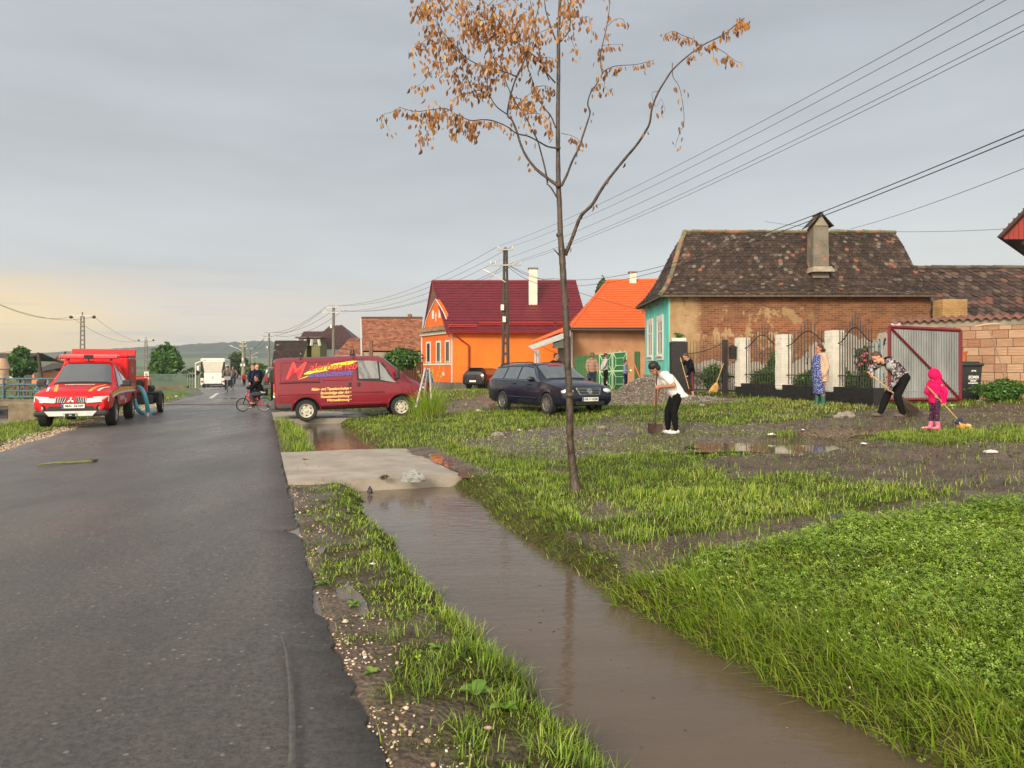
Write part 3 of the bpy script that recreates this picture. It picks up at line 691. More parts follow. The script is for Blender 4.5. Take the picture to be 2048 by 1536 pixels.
# ================================================================ buildings
def brick_mat(name, c1, c2, mortar, bw, bh, ms=.012, plaster=None, pl_amt=.5, lower=None, off=.5, rot=None, bump=.5, pscale=.9, end=(4.6, 6.0)):
 m, nt, N, L, b = newmat(name)
 tc = N.new('ShaderNodeTexCoord'); mp = N.new('ShaderNodeMapping'); L.new(tc.outputs['Object'], mp.inputs[0])
 if rot: mp.inputs['Rotation'].default_value = rot
 nzw = N.new('ShaderNodeTexNoise'); nzw.inputs['Scale'].default_value = 3; L.new(mp.outputs[0], nzw.inputs[0])
 w = N.new('ShaderNodeMix'); w.data_type = 'RGBA'; w.blend_type = 'ADD'; w.inputs[0].default_value = .035; L.new(mp.outputs[0], w.inputs[6]); L.new(nzw.outputs['Color'], w.inputs[7])
 br = N.new('ShaderNodeTexBrick'); br.inputs['Scale'].default_value = 1; br.inputs['Brick Width'].default_value = bw; br.inputs['Row Height'].default_value = bh; br.inputs['Mortar Size'].default_value = ms; br.inputs['Mortar Smooth'].default_value = .3
 br.inputs['Color1'].default_value = (*c1, 1); br.inputs['Color2'].default_value = (*c2, 1); br.inputs['Mortar'].default_value = (*mortar, 1); L.new(w.outputs[2], br.inputs[0])
 c = br.outputs[0]
 def nz(sc, d=6, r=.6):
  n = N.new('ShaderNodeTexNoise'); n.inputs['Scale'].default_value = sc; n.inputs['Detail'].default_value = d; n.inputs['Roughness'].default_value = r; L.new(tc.outputs['Object'], n.inputs[0]); return n.outputs[0]
 def mixc(f, a, cc, bt='MIX'):
  x = N.new('ShaderNodeMix'); x.data_type = 'RGBA'; x.blend_type = bt
  L.new(f, x.inputs[0]) if not isinstance(f, float) else setattr(x.inputs[0], 'default_value', f)
  L.new(a, x.inputs[6])
  if isinstance(cc, tuple): x.inputs[7].default_value = (*cc, 1)
  else: L.new(cc, x.inputs[7])
  return x.outputs[2]
 def rg(f, a, b_, cc, d):
  r = N.new('ShaderNodeMapRange'); L.new(f, r.inputs[0])
  for i, v in enumerate((a, b_, cc, d)): r.inputs[i+1].default_value = v
  return r.outputs[0]
 c = mixc(1.0, c, rg(nz(1.3), .3, .7, .7, 1.25), 'MULTIPLY'); c = mixc(1.0, c, rg(nz(30, 3), .3, .7, .75, 1.2), 'MULTIPLY')
 hgt = br.outputs['Fac']
 if plaster:
  f = rg(nz(pscale, 8, .68), pl_amt, pl_amt+.03, 0, 1)
  sx = N.new('ShaderNodeSeparateXYZ'); L.new(tc.outputs['Object'], sx.inputs[0])
  # less plaster left towards the right end
  bias = N.new('ShaderNodeMath'); bias.operation = 'MULTIPLY'; L.new(f, bias.inputs[0]); L.new(rg(sx.outputs[0], end[0], end[1], 1, .12), bias.inputs[1])
  nn = rg(nz(pscale, 8, .68), .38, .42, 0, 1)
  corner = N.new('ShaderNodeMath'); corner.operation = 'MULTIPLY'; L.new(rg(sx.outputs[0], .9, 1.3, 1, 0), corner.inputs[0]); L.new(nn, corner.inputs[1])
  mxm = N.new('ShaderNodeMath'); mxm.operation = 'MAXIMUM'; L.new(bias.outputs[0], mxm.inputs[0]); L.new(corner.outputs[0], mxm.inputs[1])
  pc = N.new('ShaderNodeValToRGB'); L.new(nz(2.1), pc.inputs[0]); el = pc.color_ramp.elements
  el[0].position = .35; el[0].color = (*plaster[0], 1); el[1].position = .65; el[1].color = (*plaster[1], 1)
  c = mixc(mxm.outputs[0], c, pc.outputs[0])
  if lower:
   zn = N.new('ShaderNodeMath'); zn.operation = 'ADD'; L.new(sx.outputs[2], zn.inputs[0]); L.new(rg(nz(.9, 5), .3, .7, -.35, .35), zn.inputs[1])
   st = N.new('ShaderNodeMath'); st.operation = 'ADD'; L.new(zn.outputs[0], st.inputs[0]); L.new(rg(sx.outputs[0], 4.8, 6.4, .55, -.45), st.inputs[1])
   lf = rg(st.outputs[0], lower[1], lower[1]+.04, 1, 0)
   lc = N.new('ShaderNodeValToRGB'); L.new(nz(1.2), lc.inputs[0]); el = lc.color_ramp.elements; el[0].position = .3; el[0].color = (*[q*.8 for q in lower[0]], 1); el[1].position = .7; el[1].color = (*[q*1.15 for q in lower[0]], 1)
   c = mixc(lf, c, lc.outputs[0])
 L.new(c, b.inputs['Base Color']); b.inputs['Roughness'].default_value = .85
 bp = N.new('ShaderNodeBump'); bp.inputs['Strength'].default_value = bump; bp.inputs['Distance'].default_value = .015; bp.invert = True; L.new(hgt, bp.inputs['Height'])
 b2 = N.new('ShaderNodeBump'); b2.inputs['Strength'].default_value = .5; b2.inputs['Distance'].default_value = .02; L.new(nz(18), b2.inputs['Height']); L.new(bp.outputs[0], b2.inputs['Normal']); L.new(b2.outputs[0], b.inputs['Normal'])
 return m

class Slope:
 """roof slope: eave line a->b, ridge line c->d (both left to right); bell = how far the foot sweeps outwards"""
 def __init__(s, a, b, c, d, bell=0.0):
  s.a, s.b, s.c, s.d = map(Vector, (a, b, c, d)); s.bell = bell
  s.len = ((s.c+s.d)/2-(s.a+s.b)/2).length
 def pt(s, u, t):
  """u: 0..1 along, t: 0..1 up the slope"""
  e = s.a.lerp(s.b, u); r = s.c.lerp(s.d, u); p = e.lerp(r, t)
  return p-Vector((0, 0, s.bell*math.sin(min(t*1.25, 1)*math.pi)*(1-t)**.5))
 def normal(s, u, t):
  e = 1e-3; du = s.pt(min(u+e, 1), t)-s.pt(max(u-e, 0), t); dt = s.pt(u, min(t+e, 1))-s.pt(u, max(t-e, 0)); n = du.cross(dt)
  if n.length < 1e-12: n = (s.b-s.a).cross(s.c-s.a)
  n.normalize(); return n if n.z > 0 else -n
def tiles(mb, sl, tw, th, rnd=.5, thick=.014, lift=.03, seed=1, sag=.012, pal=None, rounded=True):
 """individual plain tiles laid in courses on a slope"""
 rg = random.Random(seed); rows = int(sl.len/th)
 for r in range(rows+1):
  t0 = r*th/sl.len; t1 = min((r+1.9)*th/sl.len, 1.0)
  if t0 >= 1: break
  w = (sl.pt(1, t0)-sl.pt(0, t0)).length; n = max(int(w/tw), 1); off = .5 if r % 2 else 0
  wob = rg.uniform(-1, 1)*.006
  for i in range(-1, n+1):
   u0 = (i+off)/n; u1 = (i+1+off)/n
   if u0 < -.001/n*1 and off == 0: continue
   u0 = max(u0, 0); u1 = min(u1, 1)
   if u1-u0 < .25/n: continue
   g = .04/n; nn = sl.normal((u0+u1)/2, t0); dz = nn*(lift+rg.uniform(-.4, .6)*sag+wob)
   lo = dz; hi = nn*.004; q = (t1-t0)*.0; sh = rg.uniform(-.07, .07)*th/sl.len
   A = sl.pt(u0+g, t1)+hi; B = sl.pt(u1-g, t1)+hi
   tt = max(t0+sh, 0)
   if rounded:
    k = .22*(t1-t0)
    low = [sl.pt(u0+g, tt+k)+lo, sl.pt(u0*.82+u1*.18, tt+k*.25)+lo, sl.pt((u0+u1)/2, tt)+lo, sl.pt(u0*.18+u1*.82, tt+k*.25)+lo, sl.pt(u1-g, tt+k)+lo]
   else:
    low = [sl.pt(u0+g, tt)+lo, sl.pt(u1-g, tt)+lo]
   mb.tint = pal(rg, (u0+u1)/2, t0) if pal else rg.random()
   top = [A]+low+[B]; m_ = len(top); dn = -nn*thick
   mb.add(top+[p+dn for p in low], [tuple(range(m_))]+[(1+j, 2+j, m_+j+1, m_+j) for j in range(len(low)-1)])
def deck(mb, sl, th=.05, n=10, m=8):
 G = [[sl.pt(i/n, j/m) for i in range(n+1)] for j in range(m+1)]; mb.tint = .3
 mb.grid(G); mb.grid([[p-Vector((0,0,th)) for p in r] for r in G])
 for E in (G[0], G[-1], [r[0] for r in G], [r[-1] for r in G]): mb.grid([E, [p-Vector((0,0,th)) for p in E]])
def metal_tiles(mb, sl, row=.35, wave=.2, amp=.022, step=.035, sub=5):
 """pressed sheet roof: steps down the slope, waves across"""
 rows = max(int(round(sl.len/row)), 2); w = (sl.b-sl.a).length; n = int(w/wave)*sub; G = []
 for r in range(rows):
  for ph, h in ((0.0, step), (.5, step*.5), (.985, .0)):
   t = min((r+ph)/rows, 1); wt = max((sl.pt(1, t)-sl.pt(0, t)).length, 1e-3); row_ = []
   for i in range(n+1):
    # keep wave pitch constant: columns hang from fixed positions along the eave direction
    u = i/n; p = sl.pt(u, t); s_ = (p-sl.a).dot((sl.b-sl.a).normalized()); nn = sl.normal(u, t)
    row_.append(p+nn*(h+amp*abs(math.cos(math.pi*s_/wave))**1.5+.01))
   G.append(row_)
 mb.grid(G)
def gutter(a, b, mat, parent, r=.07, name='gutter'):
 a = Vector(a); b = Vector(b); d = (b-a).normalized(); s = Vector((d.y, -d.x, 0)).normalized(); prof = [(math.cos(x)*r, math.sin(x)*r) for x in [math.pi+math.pi*k/8 for k in range(9)]]
 mb = MB(); G = [[p+s*x+Vector((0,0,z)) for x, z in prof] for p in (a, b)]; mb.grid(G); G2 = [[p+s*x*.85+Vector((0,0,z*.85)) for x, z in prof] for p in (a, b)]; mb.grid(G2)
 return mb.build(name, mat, parent)
def window(parent, o, ex, w, h, frame, glass, out, fw=.07, mull=1, sill=True, depth=.06, reveal=None, rw=.12):
 """o: lower left corner on the wall, ex along the wall, out = outward normal"""
 ex = Vector(ex).normalized(); out = Vector(out).normalized(); up = Vector((0,0,1)); o = Vector(o)
 def B(mb, x0, x1, z0, z1, d0, d1):
  p = [o+ex*x+up*z+out*d for d in (d0, d1) for x, z in ((x0,z0),(x1,z0),(x1,z1),(x0,z1))]
  mb.add(p, [(0,1,2,3),(7,6,5,4),(0,4,5,1),(1,5,6,2),(2,6,7,3),(3,7,4,0)])
 if reveal:
  mb = MB()
  B(mb, -rw, 0, -rw, h+rw, .003, .045); B(mb, w, w+rw, -rw, h+rw, .003, .045); B(mb, 0, w, h, h+rw, .003, .045); B(mb, 0, w, -rw, 0, .003, .045)
  sr = mb.build('surround', reveal, parent)
 mb = MB()
 B(mb, 0, fw, 0, h, .004, .03); B(mb, w-fw, w, 0, h, .004, .03); B(mb, fw, w-fw, h-fw, h, .004, .03); B(mb, fw, w-fw, 0, fw, .004, .03)
 for k in range(mull): c = w*(k+1)/(mull+1); B(mb, c-fw/2, c+fw/2, fw, h-fw, .005, .033)
 B(mb, fw, w-fw, h*.68-fw*.4, h*.68+fw*.4, .006, .031)
 f = mb.build('window', frame, parent)
 mb = MB(); B(mb, fw*.8, w-fw*.8, fw*.8, h-fw*.8, .002, .012); mb.build('pane', glass, f)
 if sill:
  mb = MB(); B(mb, -.06, w+.06, -.05, 0, .046 if reveal else .004, .12); mb.build('sill', reveal or frame, f)
 return f

GLASS = M('window_glass', (.03,.034,.038), .06, var=.3, vs=1.2, spec=.9)
WPAINT = M('white_paint', (.62,.61,.57), .55, var=.06, vs=3)
GREYMETAL = M('grey_metal', (.32,.33,.34), .42, metal=.7, var=.15, vs=6)
BLACKIRON = M('black_iron', (.016,.013,.013), .45, metal=.0, var=.3, vs=12)
WOODOLD = M('old_wood', (.10,.075,.055), .8, var=.35, vs=9, stretch=(1, 1, .15), bump=.3)
TILE_OLD = M('old_roof_tile', rough=.8, var=.25, vs=14, bump=.3, bs=60, tint=[(0, (.014,.009,.007)), (.35, (.036,.022,.016)), (.62, (.068,.041,.030)), (.78, (.12,.10,.08)), (.88, (.16,.145,.12)), (1, (.23,.08,.045))])
TILE_RED = M('red_brown_tile', rough=.8, var=.25, vs=10, bump=.25, bs=60, tint=[(0, (.15,.058,.034)), (.4, (.27,.10,.052)), (.8, (.38,.15,.08)), (1, (.25,.15,.10))])
def old_pal(patch=.05):
 def f(rg, u, t):
  n = float(vnoise(np.array([u*16]), np.array([t*7]), 4)[0]); x = rg.random()
  if x < .012+patch*max(n-.72, 0)*6: return 1.0
  if x < .11: return rg.uniform(.66, .86)
  return min(max(.12+.5*rg.random()+.18*(n-.5), .01), .7)
 return f

# ---- turquoise fronted brick house
def house_brick():
 t = thing('turquoise_fronted_house', 'old house with turquoise street front, bare brick side wall and mossy dark tiled roof', 'house', (6.36, 30, .6))
 BW = brick_mat('weathered_brick_wall', (.15,.05,.022), (.27,.095,.038), (.24,.165,.10), .27, .085, .010, plaster=((.30,.19,.09), (.42,.29,.155)), pl_amt=.55, lower=((.33,.305,.265), 1.75), rot=(R(90), 0, 0), pscale=1.15)
 TQ = M('turquoise_limewash', (.14,.53,.46), .85, var=.22, vs=1.6, bump=.25, bs=18, stretch=(1.6, 1.6, .45))
 x0, x1, y0, y1, zb, ze = 6.36, 16.87, 30.0, 35.3, .2, 4.75
 mb = MB(); mb.box(((x0+x1)/2, (y0+y1)/2, (zb+ze)/2), (x1-x0, y1-y0, ze-zb)); mb.build('wall', BW, t)
 # street front skin, proud of the brick
 mb = MB(); mb.box((x0-.03, (y0+y1)/2, (1.30+ze)/2), (.06, y1-y0+.004, ze-1.30)); mb.build('street_front', TQ, t)
 mb = MB(); mb.box((x0-.06, (y0+y1)/2, .8), (.14, y1-y0+.02, 1.04)); mb.build('plinth', M('grey_stone_plinth', (.27,.25,.22), .85, var=.3, vs=3, bump=.6, bs=12), t)
 fr = M('cream_frame', (.68,.66,.60), .6, var=.1, vs=4)
 for yy in (31.1, 33.35):
  window(t, (x0-.062, yy+1.0, 2.15), (0,-1,0), .95, 1.5, WPAINT, GLASS, (-1,0,0), fw=.08, reveal=WPAINT, rw=.2)
 eb, et = 4.52, 7.56
 rfm = MB(); oh = .42
 front = Slope((x0-.45, y0-oh, eb), (x1+.05, y0-oh, eb), (7.58, 32.65, et), (16.75, 32.65, et), .40)
 back = Slope((x1+.05, y1+oh, eb), (x0-.45, y1+oh, eb), (16.75, 32.65, et), (7.58, 32.65, et), .40)
 hip = Slope((x0-.45, y1+oh, eb), (x0-.45, y0-oh, eb), (7.58, 32.65, et), (7.58, 32.651, et), .40)
 dk = MB()
 for s_ in (front, back, hip): deck(dk, s_, .07)
 deck_ = dk.build('roof_deck', WOODOLD, t)
 tiles(rfm, front, .185, .155, seed=3, pal=old_pal(.025), sag=.02, lift=.035); tiles(rfm, hip, .185, .155, seed=4, pal=old_pal(.0), sag=.02, lift=.035)
 rf = rfm.build('roof', TILE_OLD, t)
 # ridge and hip caps bedded in mossy mortar
 cap = MB(); rg = random.Random(5)
 def caps(pts):
  for i in range(len(pts)-1):
   a, b = pts[i], pts[i+1]; cap.tint = rg.random(); r = rg.uniform(.095, .12)
   cap.tube([a, a.lerp(b, 1.06)], [r*1.08, r*.92], 8, flat=.75)
 P = [Vector((7.55+(16.8-7.55)*k/26, 32.65, et+.03+rg.uniform(-.012, .02))) for k in range(27)]; caps(P)
 P = [front.pt(0, 1-k/13)+Vector((0,0,.05)) for k in range(14)]; caps(P)
 cap.build('ridge_cap', M('mossy_mortar', rough=.9, var=.3, vs=7, bump=.4, tint=[(0, (.10,.085,.06)), (.5, (.20,.165,.11)), (.8, (.15,.15,.07)), (1, (.28,.13,.08))]), rf)
 mb = MB(); cx, cy = 12.7, 30.95
 mb.box((cx, cy, 6.40), (.66, .7, 2.16), taper=.92)
 ch = mb.build('chimney', brick_mat('chimney_render', (.40,.15,.07), (.42,.18,.08), (.3,.26,.2), .26, .08, .012, plaster=((.13,.115,.088), (.20,.18,.14)), pl_amt=.40, rot=(R(90), 0, 0), pscale=1.6, end=(90, 91)), t)
 mb = MB(); mb.box((cx, cy-.12, 5.66), (.92, 1.0, .22), taper=.8); mb.build('chimney_flashing', M('cement_flashing', (.30,.26,.20), .9, var=.25, vs=5, bump=.4), ch)
 mb = MB(); hw = .35; z0 = 7.47
 mb.prism([(cx-hw*.8, cy-.36, z0), (cx+hw*.8, cy-.36, z0), (cx, cy-.36, z0+.42)], (0, .72, 0)); mb.build('chimney_hood', M('hood_render', (.24,.21,.16), .9, var=.2, vs=5), ch)
 mb = MB()
 for s_ in (-1, 1):
  for k in range(3):
   for j in range(4):
    mb.tint = rg.random()*.8; c = Vector((cx+s_*(.42-.15*k), cy-.32+.21*j, z0+.06+.165*k)); mb.box(c, (.24, .2, .02), Matrix.Rotation(s_*R(46), 3, 'Y'))
 mb.tint = .5; mb.box((cx, cy, z0+.53), (.12, .84, .06)); mb.build('chimney_hood_tile', TILE_OLD, ch)
 # soffit shadow board and rafter ends
 mb = MB(); mb.box(((x0+x1)/2, y0-.12, 4.60), (x1-x0-.1, .3, .10))
 for k in range(9): mb.box((x0+.7+k*1.2, y0-.22, 4.5), (.09, .34, .09))
 mb.build('eave_board', WOODOLD, t)
 mb = MB()
 rg = random.Random(9)
 for k in range(60):
  x = 6.5+rg.random()*.3-.15; y = 29.75+rg.random()*.0+rg.random()*5; mb.tube([(5.98, y, 4.52), (5.98+rg.uniform(-.06,.06), y+rg.uniform(-.12,.12), 4.3-rg.random()*.22)], .006, 4)
 mb.build('dry_creeper', M('dry_creeper', (.05,.035,.02), .9), t)
house_brick()

# ---- lower tiled annex behind the block wall
def annex():
 t = thing('tiled_annex', 'low outbuilding with worn dark brown tile roof rising behind the block wall', 'outbuilding', (17.5, 30, .6))
 mb = MB(); mb.box((22.2, 33, 2.2), (10.4, 5.6, 3.6)); mb.build('wall', brick_mat('annex_brick', (.36,.15,.06), (.44,.2,.09), (.32,.25,.17), .27, .085, rot=(R(90),0,0)), t)
 s_ = Slope((16.75, 28.7, 3.05), (29, 28.7, 3.05), (16.95, 33, 6.02), (29, 33, 6.12), .08); dk = MB(); deck(dk, s_, .08); dk.build('roof_deck', WOODOLD, t)
 b_ = Slope((29, 37, 3.2), (16.95, 37, 3.2), (29, 33, 6.12), (16.95, 33, 6.02)); dk = MB(); deck(dk, b_, .08); dk.build('roof_deck', WOODOLD, t)
 mb = MB(); pal = lambda rg, u, t: (rg.choice([.05, .2, .3, .42, .5, .58, .7, .8]) if rg.random() > .06 else 1)
 tiles(mb, s_, .30, .30, seed=12, pal=pal, lift=.045, sag=.03)
 r = mb.build('roof', M('annex_tile', rough=.75, var=.25, vs=8, bump=.3, tint=[(0, (.022,.014,.012)), (.35, (.044,.026,.021)), (.6, (.068,.038,.029)), (.8, (.11,.075,.055)), (1, (.15,.065,.042))]), t)
 mb = MB(); rg = random.Random(3)
 for k in range(36): a = Vector((16.9+k*.34, 33, 6.06+rg.uniform(-.01,.02))); mb.tint = rg.random(); mb.tube([a, a+Vector((.37,0,0))], [.11,.1], 8)
 mb.build('ridge_cap', M('dark_ridge', rough=.9, tint=[(0, (.05,.04,.03)), (1, (.12,.10,.07))]), r)
 p = thing('brick_pier', 'short yellowish brick pier between the tiled house and the tiled annex', 'pier', (17.1, 29.3, .6))
 MB().box((17.25, 29.35, 2.45), (.95, .7, 3.7)).build('pier', brick_mat('yellow_brick', (.42,.24,.09), (.50,.30,.12), (.3,.22,.12), .26, .08, rot=(R(90),0,0)), p)
annex()

# ---- hollow block garden wall
def block_wall():
 a = Vector((11.65, 22.3, 0)); b = Vector((15.9, 18.4, 0)); d = (b-a).normalized(); nrm = Vector((-d.y, d.x, 0)); nrm = nrm if nrm.y < 0 else -nrm
 # facing the camera
 L_ = (b-a).length; t = thing('block_garden_wall', 'unplastered wall of orange hollow blocks under a wavy tile coping, behind the wheelie bin', 'wall', (a.x, a.y, .6))
 rg = random.Random(11); mb = MB(); bh = .235; z = .55; r = 0
 BL = M('hollow_block', rough=.85, var=.16, vs=5, bump=.25, bs=20, stretch=(1,1,5), tint=[(0, (.30,.16,.095)), (.35, (.37,.22,.135)), (.7, (.43,.285,.185)), (1, (.29,.125,.065))])
 while z < 2.78:
  s_ = -rg.random()*.3
  while s_ < L_:
   w = rg.choice([.385, .385, .385, .30]); s0 = max(s_, 0); s1 = min(s_+w-.016, L_)
   if s1-s0 > .06:
    mb.tint = .98 if rg.random() < .05 else rg.random()*.85+.02; tnt = mb.tint
    c = a+d*(s0+s1)/2; pr = rg.uniform(0, .012)
    mb.box(c+nrm*pr+Vector((0,0,z+bh/2)), (s1-s0, .2, bh-.016), Matrix.Rotation(math.atan2(d.y, d.x), 3, 'Z'))
    if rg.random() < .55:
     for q in (.33, .66):
      mb.tint = max(tnt*.35, .01); mb.box(c+nrm*(pr+.1)+Vector((0,0,z+bh*q)), ((s1-s0)*.96, .006, .011), Matrix.Rotation(math.atan2(d.y, d.x), 3, 'Z'))
   s_ += w
  z += bh; r += 1
 mb.build('block_courses', BL, t)
 rot = Matrix.Rotation(math.atan2(d.y, d.x), 3, 'Z'); c = (a+b)/2
 MB().box(c-nrm*.012+Vector((0,0,1.66)), (L_-.01, .17, 2.3), rot).build('mortar', M('dark_mortar', (.16,.11,.08), .95, var=.3, vs=6, bump=.4), t)
 MB().box(c+Vector((0,0,2.90)), (L_, .24, .22), rot).build('ring_beam', M('cast_ring_beam', (.29,.25,.19), .9, var=.3, vs=2.5, bump=.4), t)
 MB().box(a-d*.10+nrm*.02+Vector((0,0,1.75)), (.26, .3, 2.5), rot).build('jamb', M('chipped_white_render', (.62,.57,.50), .8, var=.18, vs=4, bump=.3), t)
 mb = MB(); G = []; n = 220
 for dd, h in ((-.24, 3.00), (0, 3.10), (.26, 2.99)):
  G.append([a+d*(-.25+(L_+.25)*i/n)-nrm*dd*-1+Vector((0,0,h+.032*math.sin((L_+.25)*i/n*2*math.pi/.22))) for i in range(n+1)])
 mb.grid(G); mb.grid([[p-Vector((0,0,.016)) for p in r_] for r_ in G]); mb.grid([G[2], [p-Vector((0,0,.016)) for p in G[2]]]); mb.grid([G[0], [p-Vector((0,0,.016)) for p in G[0]]])
 mb.build('coping', M('rusty_coping', (.20,.085,.06), .7, var=.3, vs=5), t, smooth=60)
 return a, d, nrm
BWA, BWD, BWN = block_wall()

# ---- red timber gable at the right edge
def gable():
 t = thing('red_timber_gable', 'dark red boarded gable end under a tiled verge, high above the block wall', 'house gable', (15.5, 22, .6))
 a = at(2002, 474, 21.0);
 top = at(2170, 300, 21.0); rgt = at(2340, 474, 21.0)
 mb = MB(); lo = a+Vector((.28, .25, -.02)); n = 16
 for k in range(n):
  x = lo.x+.02+.14*k; zt = a.z+min((x-a.x), (rgt.x-x))*(top.z-a.z)/(top.x-a.x)-.02
  if zt > a.z: mb.box((x, a.y+.25, (zt+a.z-.02)/2), (.13, .03, zt-a.z+.02))
 mb.build('boarding', M('red_boards', (.26,.028,.020), .6, var=.3, vs=8, stretch=(1,1,.2)), t)
 mb = MB(); mb.prism([a, top, top+Vector((0,0,.09)), a+Vector((-.12,0,.0))], (3.6, 4, 0)); mb.prism([rgt, top, top+Vector((0,0,.09)), rgt+Vector((.12,0,0))], (3.6, 4, 0)); mb.build('roof', M('dark_verge', (.045,.022,.02), .7, var=.3, vs=9), t)
 mb = MB(); mb.prism([(a.x+1.0,a.y+.3,.5),(rgt.x-.6,a.y+.3,.5),(rgt.x-.6,a.y+.3,a.z-.03),(a.x+1.0,a.y+.3,a.z-.03)], (3.4,3.7,0)); mb.build('wall', M('pale_render', (.6,.55,.48), .8), t)
 p = at(2046, 486, 20.9); mb = MB(); mb.tube([p, p+Vector((.5, 0, -.1)), p+Vector((.8, 0, -.5))], .06, 10); mb.build('downpipe', M('brown_pipe', (.06,.03,.025), .4), t)
gable()

# ---- the orange house
OR = M('orange_render', (.72,.165,.012), .8, var=.16, vs=.7, stretch=(1,1,.5), bump=.2, bs=25)
OR2 = M('orange_render_front', (.66,.125,.014), .8, var=.08, vs=.8)
BURG = M('burgundy_sheet', (.125,.007,.014), .42, var=.15, vs=1.5, spec=.6)
STRAW = M('dusty_tile', rough=.8, var=.3, tint=[(0, (.2,.1,.05)), (1, (.34,.2,.11))])
def house_orange():
 t = thing('orange_house', 'bright orange house with burgundy pressed sheet roof and white chimney', 'house', (-4.1, 52, .1))
 Y0 = 52.; A = at(905, 780, Y0); Bc = at(843, 780, 57.2); ex = Vector((1, .03, 0)); d = Vector((Bc.x-A.x, 5.2, 0)); E = A+Vector((13.2, .4, 0))
 ze = 4.12; zc = 4.25
 up = Vector((0,0,1)); A.z = 0; Bc.z = 0; E.z = 0
 def wall(p, q, z0, z1, th, nm, mat, parent=t):
  n = Vector((-(q-p).y, (q-p).x, 0)).normalized(); mb = MB(); mb.prism([p+up*z0, q+up*z0, q+up*z1, p+up*z1], n*th); return mb.build(nm, mat, parent)
 zr = 1.6+174/F*57.0
 wall(A, E, .55, ze+.1, .3, 'wall', OR)
 mid = (A+Bc)/2
 # street front with gable
 n = Vector((-(A-Bc).y, (A-Bc).x, 0)).normalized(); n = n if n.x > 0 else -n
 mb = MB(); mb.prism([A+up*.55-n*.0, Bc+up*.55, Bc+up*ze, A+up*ze], n*.3); mb.build('street_front', OR2, t)
 gtop = mid+up*(ze+2.7); mb = MB()
 # bell shaped orange gable
 out = []
 for k in range(13):
  f = k/12; s_ = -1+2*f; h = 2.75*(1-abs(s_))**.62 if abs(s_) < .98 else 0
  out.append(mid+(A-Bc)/2*s_*(.80)+up*(ze+.25+h*.84))
 mb.prism([mid+(Bc-A)*.40+up*(ze+.2)]+out+[mid+(A-Bc)*.40+up*(ze+.2)], n*.25); mb.build('gable', OR2, t)
 # white mouldings
 mb = MB(); o = -n*.04
 for p in (A, Bc):
  q = p+(Bc-A).normalized()*(.16 if p is A else -.16); mb.prism([p+up*.55+o, q+up*.55+o, q+up*ze+o, p+up*ze+o], n*.036)
 mb.prism([A+up*1.85+o*1.2, Bc+up*1.85+o*1.2, Bc+up*1.95+o*1.2, A+up*1.95+o*1.2], n*.046)
 mb.prism([A+up*(ze-.05)+o*4, Bc+up*(ze-.05)+o*4, Bc+up*(ze+.18)+o*4, A+up*(ze+.18)+o*4], n*.15)
 mb.build('white_moulding', WPAINT, t)
 mb = MB(); s_ = Slope(A+up*(ze+.16)-n*.45, Bc+up*(ze+.16)-n*.45, A+up*(ze+.62)+n*.05, Bc+up*(ze+.62)+n*.05); tiles(mb, s_, .2, .15, seed=2); mb.build('skirt_roof', STRAW, t)
 mb = MB();
 for k in range(12):
  for j in range(1): pass
 ln = out; mb.tube([p-n*.05 for p in ln], .035, 6); mb.build('gable_moulding', WPAINT, t)
 # cross and two arched attic windows
 c = mid+up*(ze+1.25)-n*.03; ax = (A-Bc).normalized()
 mb = MB(); mb.box(c, (.05, .05, .62)); mb.prism([c-ax*.16+up*.1, c+ax*.16+up*.1, c+ax*.16+up*.17, c-ax*.16+up*.17], n*.03); mb.build('cross', WPAINT, t)
 for s_ in (-.75, .52):
  window(t, mid+ax*(s_-.0)+up*(ze+1.15)-n*.005, ax, .34, .62, WPAINT, WPAINT, -n, fw=.05, mull=0, sill=False)
 for f in (.80, .47, .19):
  p = A.lerp(Bc, f)+up*2.1-n*.004
  window(t, p, (A-Bc), .62, 1.38, M('brown_frame', (.12,.05,.03), .5), GLASS, -n, fw=.06, reveal=WPAINT, rw=.13, mull=0)
 MB().prism([A.lerp(Bc,.30)+up*1.1-n*.02, A.lerp(Bc,.24)+up*1.1-n*.02, A.lerp(Bc,.24)+up*1.35-n*.02, A.lerp(Bc,.30)+up*1.35-n*.02], n*.018).build('vent_grille', WPAINT, t)
 pl = M('rough_plinth', (.15,.13,.11), .9, var=.4, vs=5, bump=.8, bs=12, stretch=(1,1,.5)); wall(A-n*.04-Vector((0,.05,0)), E, -.2, .62, .4, 'plinth', pl); mb = MB(); mb.prism([A-n*.06+up*-.2, Bc-n*.06-up*.2, Bc-n*.06+up*.62, A-n*.06+up*.62], n*.4); mb.build('plinth', pl, t)
 # roof
 ridL = mid+up*zr+Vector((-.25, 0, 0)); ridR = Vector((at(1152, 563, 57).x, 57, zr)); eL = A+up*(ze-.02)+Vector((-.35, -.45, 0)); eR = Vector((at(1180, 665, 51.6).x, 51.6, ze-.02)); bL = Bc+up*(ze-.1)+Vector((-.5, .6, 0));
 ridL = Vector((at(864, 563, 57.).x, 57., zr)); bk = Vector((bL.x+14, 61.5, ze-.1)); bL2 = Vector((at(842, 700, 60).x, 60.5, ze-.3))
 f = Slope(eL, eR, ridL, ridR, .0); mb = MB(); metal_tiles(mb, f, .36, .22); rf = mb.build('roof', BURG, t, smooth=35)
 g = Slope(bk, bL2, ridR, ridL); mb = MB(); metal_tiles(mb, g, .36, .4, sub=2); mb.build('roof', BURG, t)
 mb = MB(); mb.tube([ridL, ridR], .12, 8); mb.tube([ridL+Vector((0,-.02,0)), eL], .07, 6); mb.tube([ridL, bL2], .07, 6); mb.build('ridge_cap', BURG, rf)
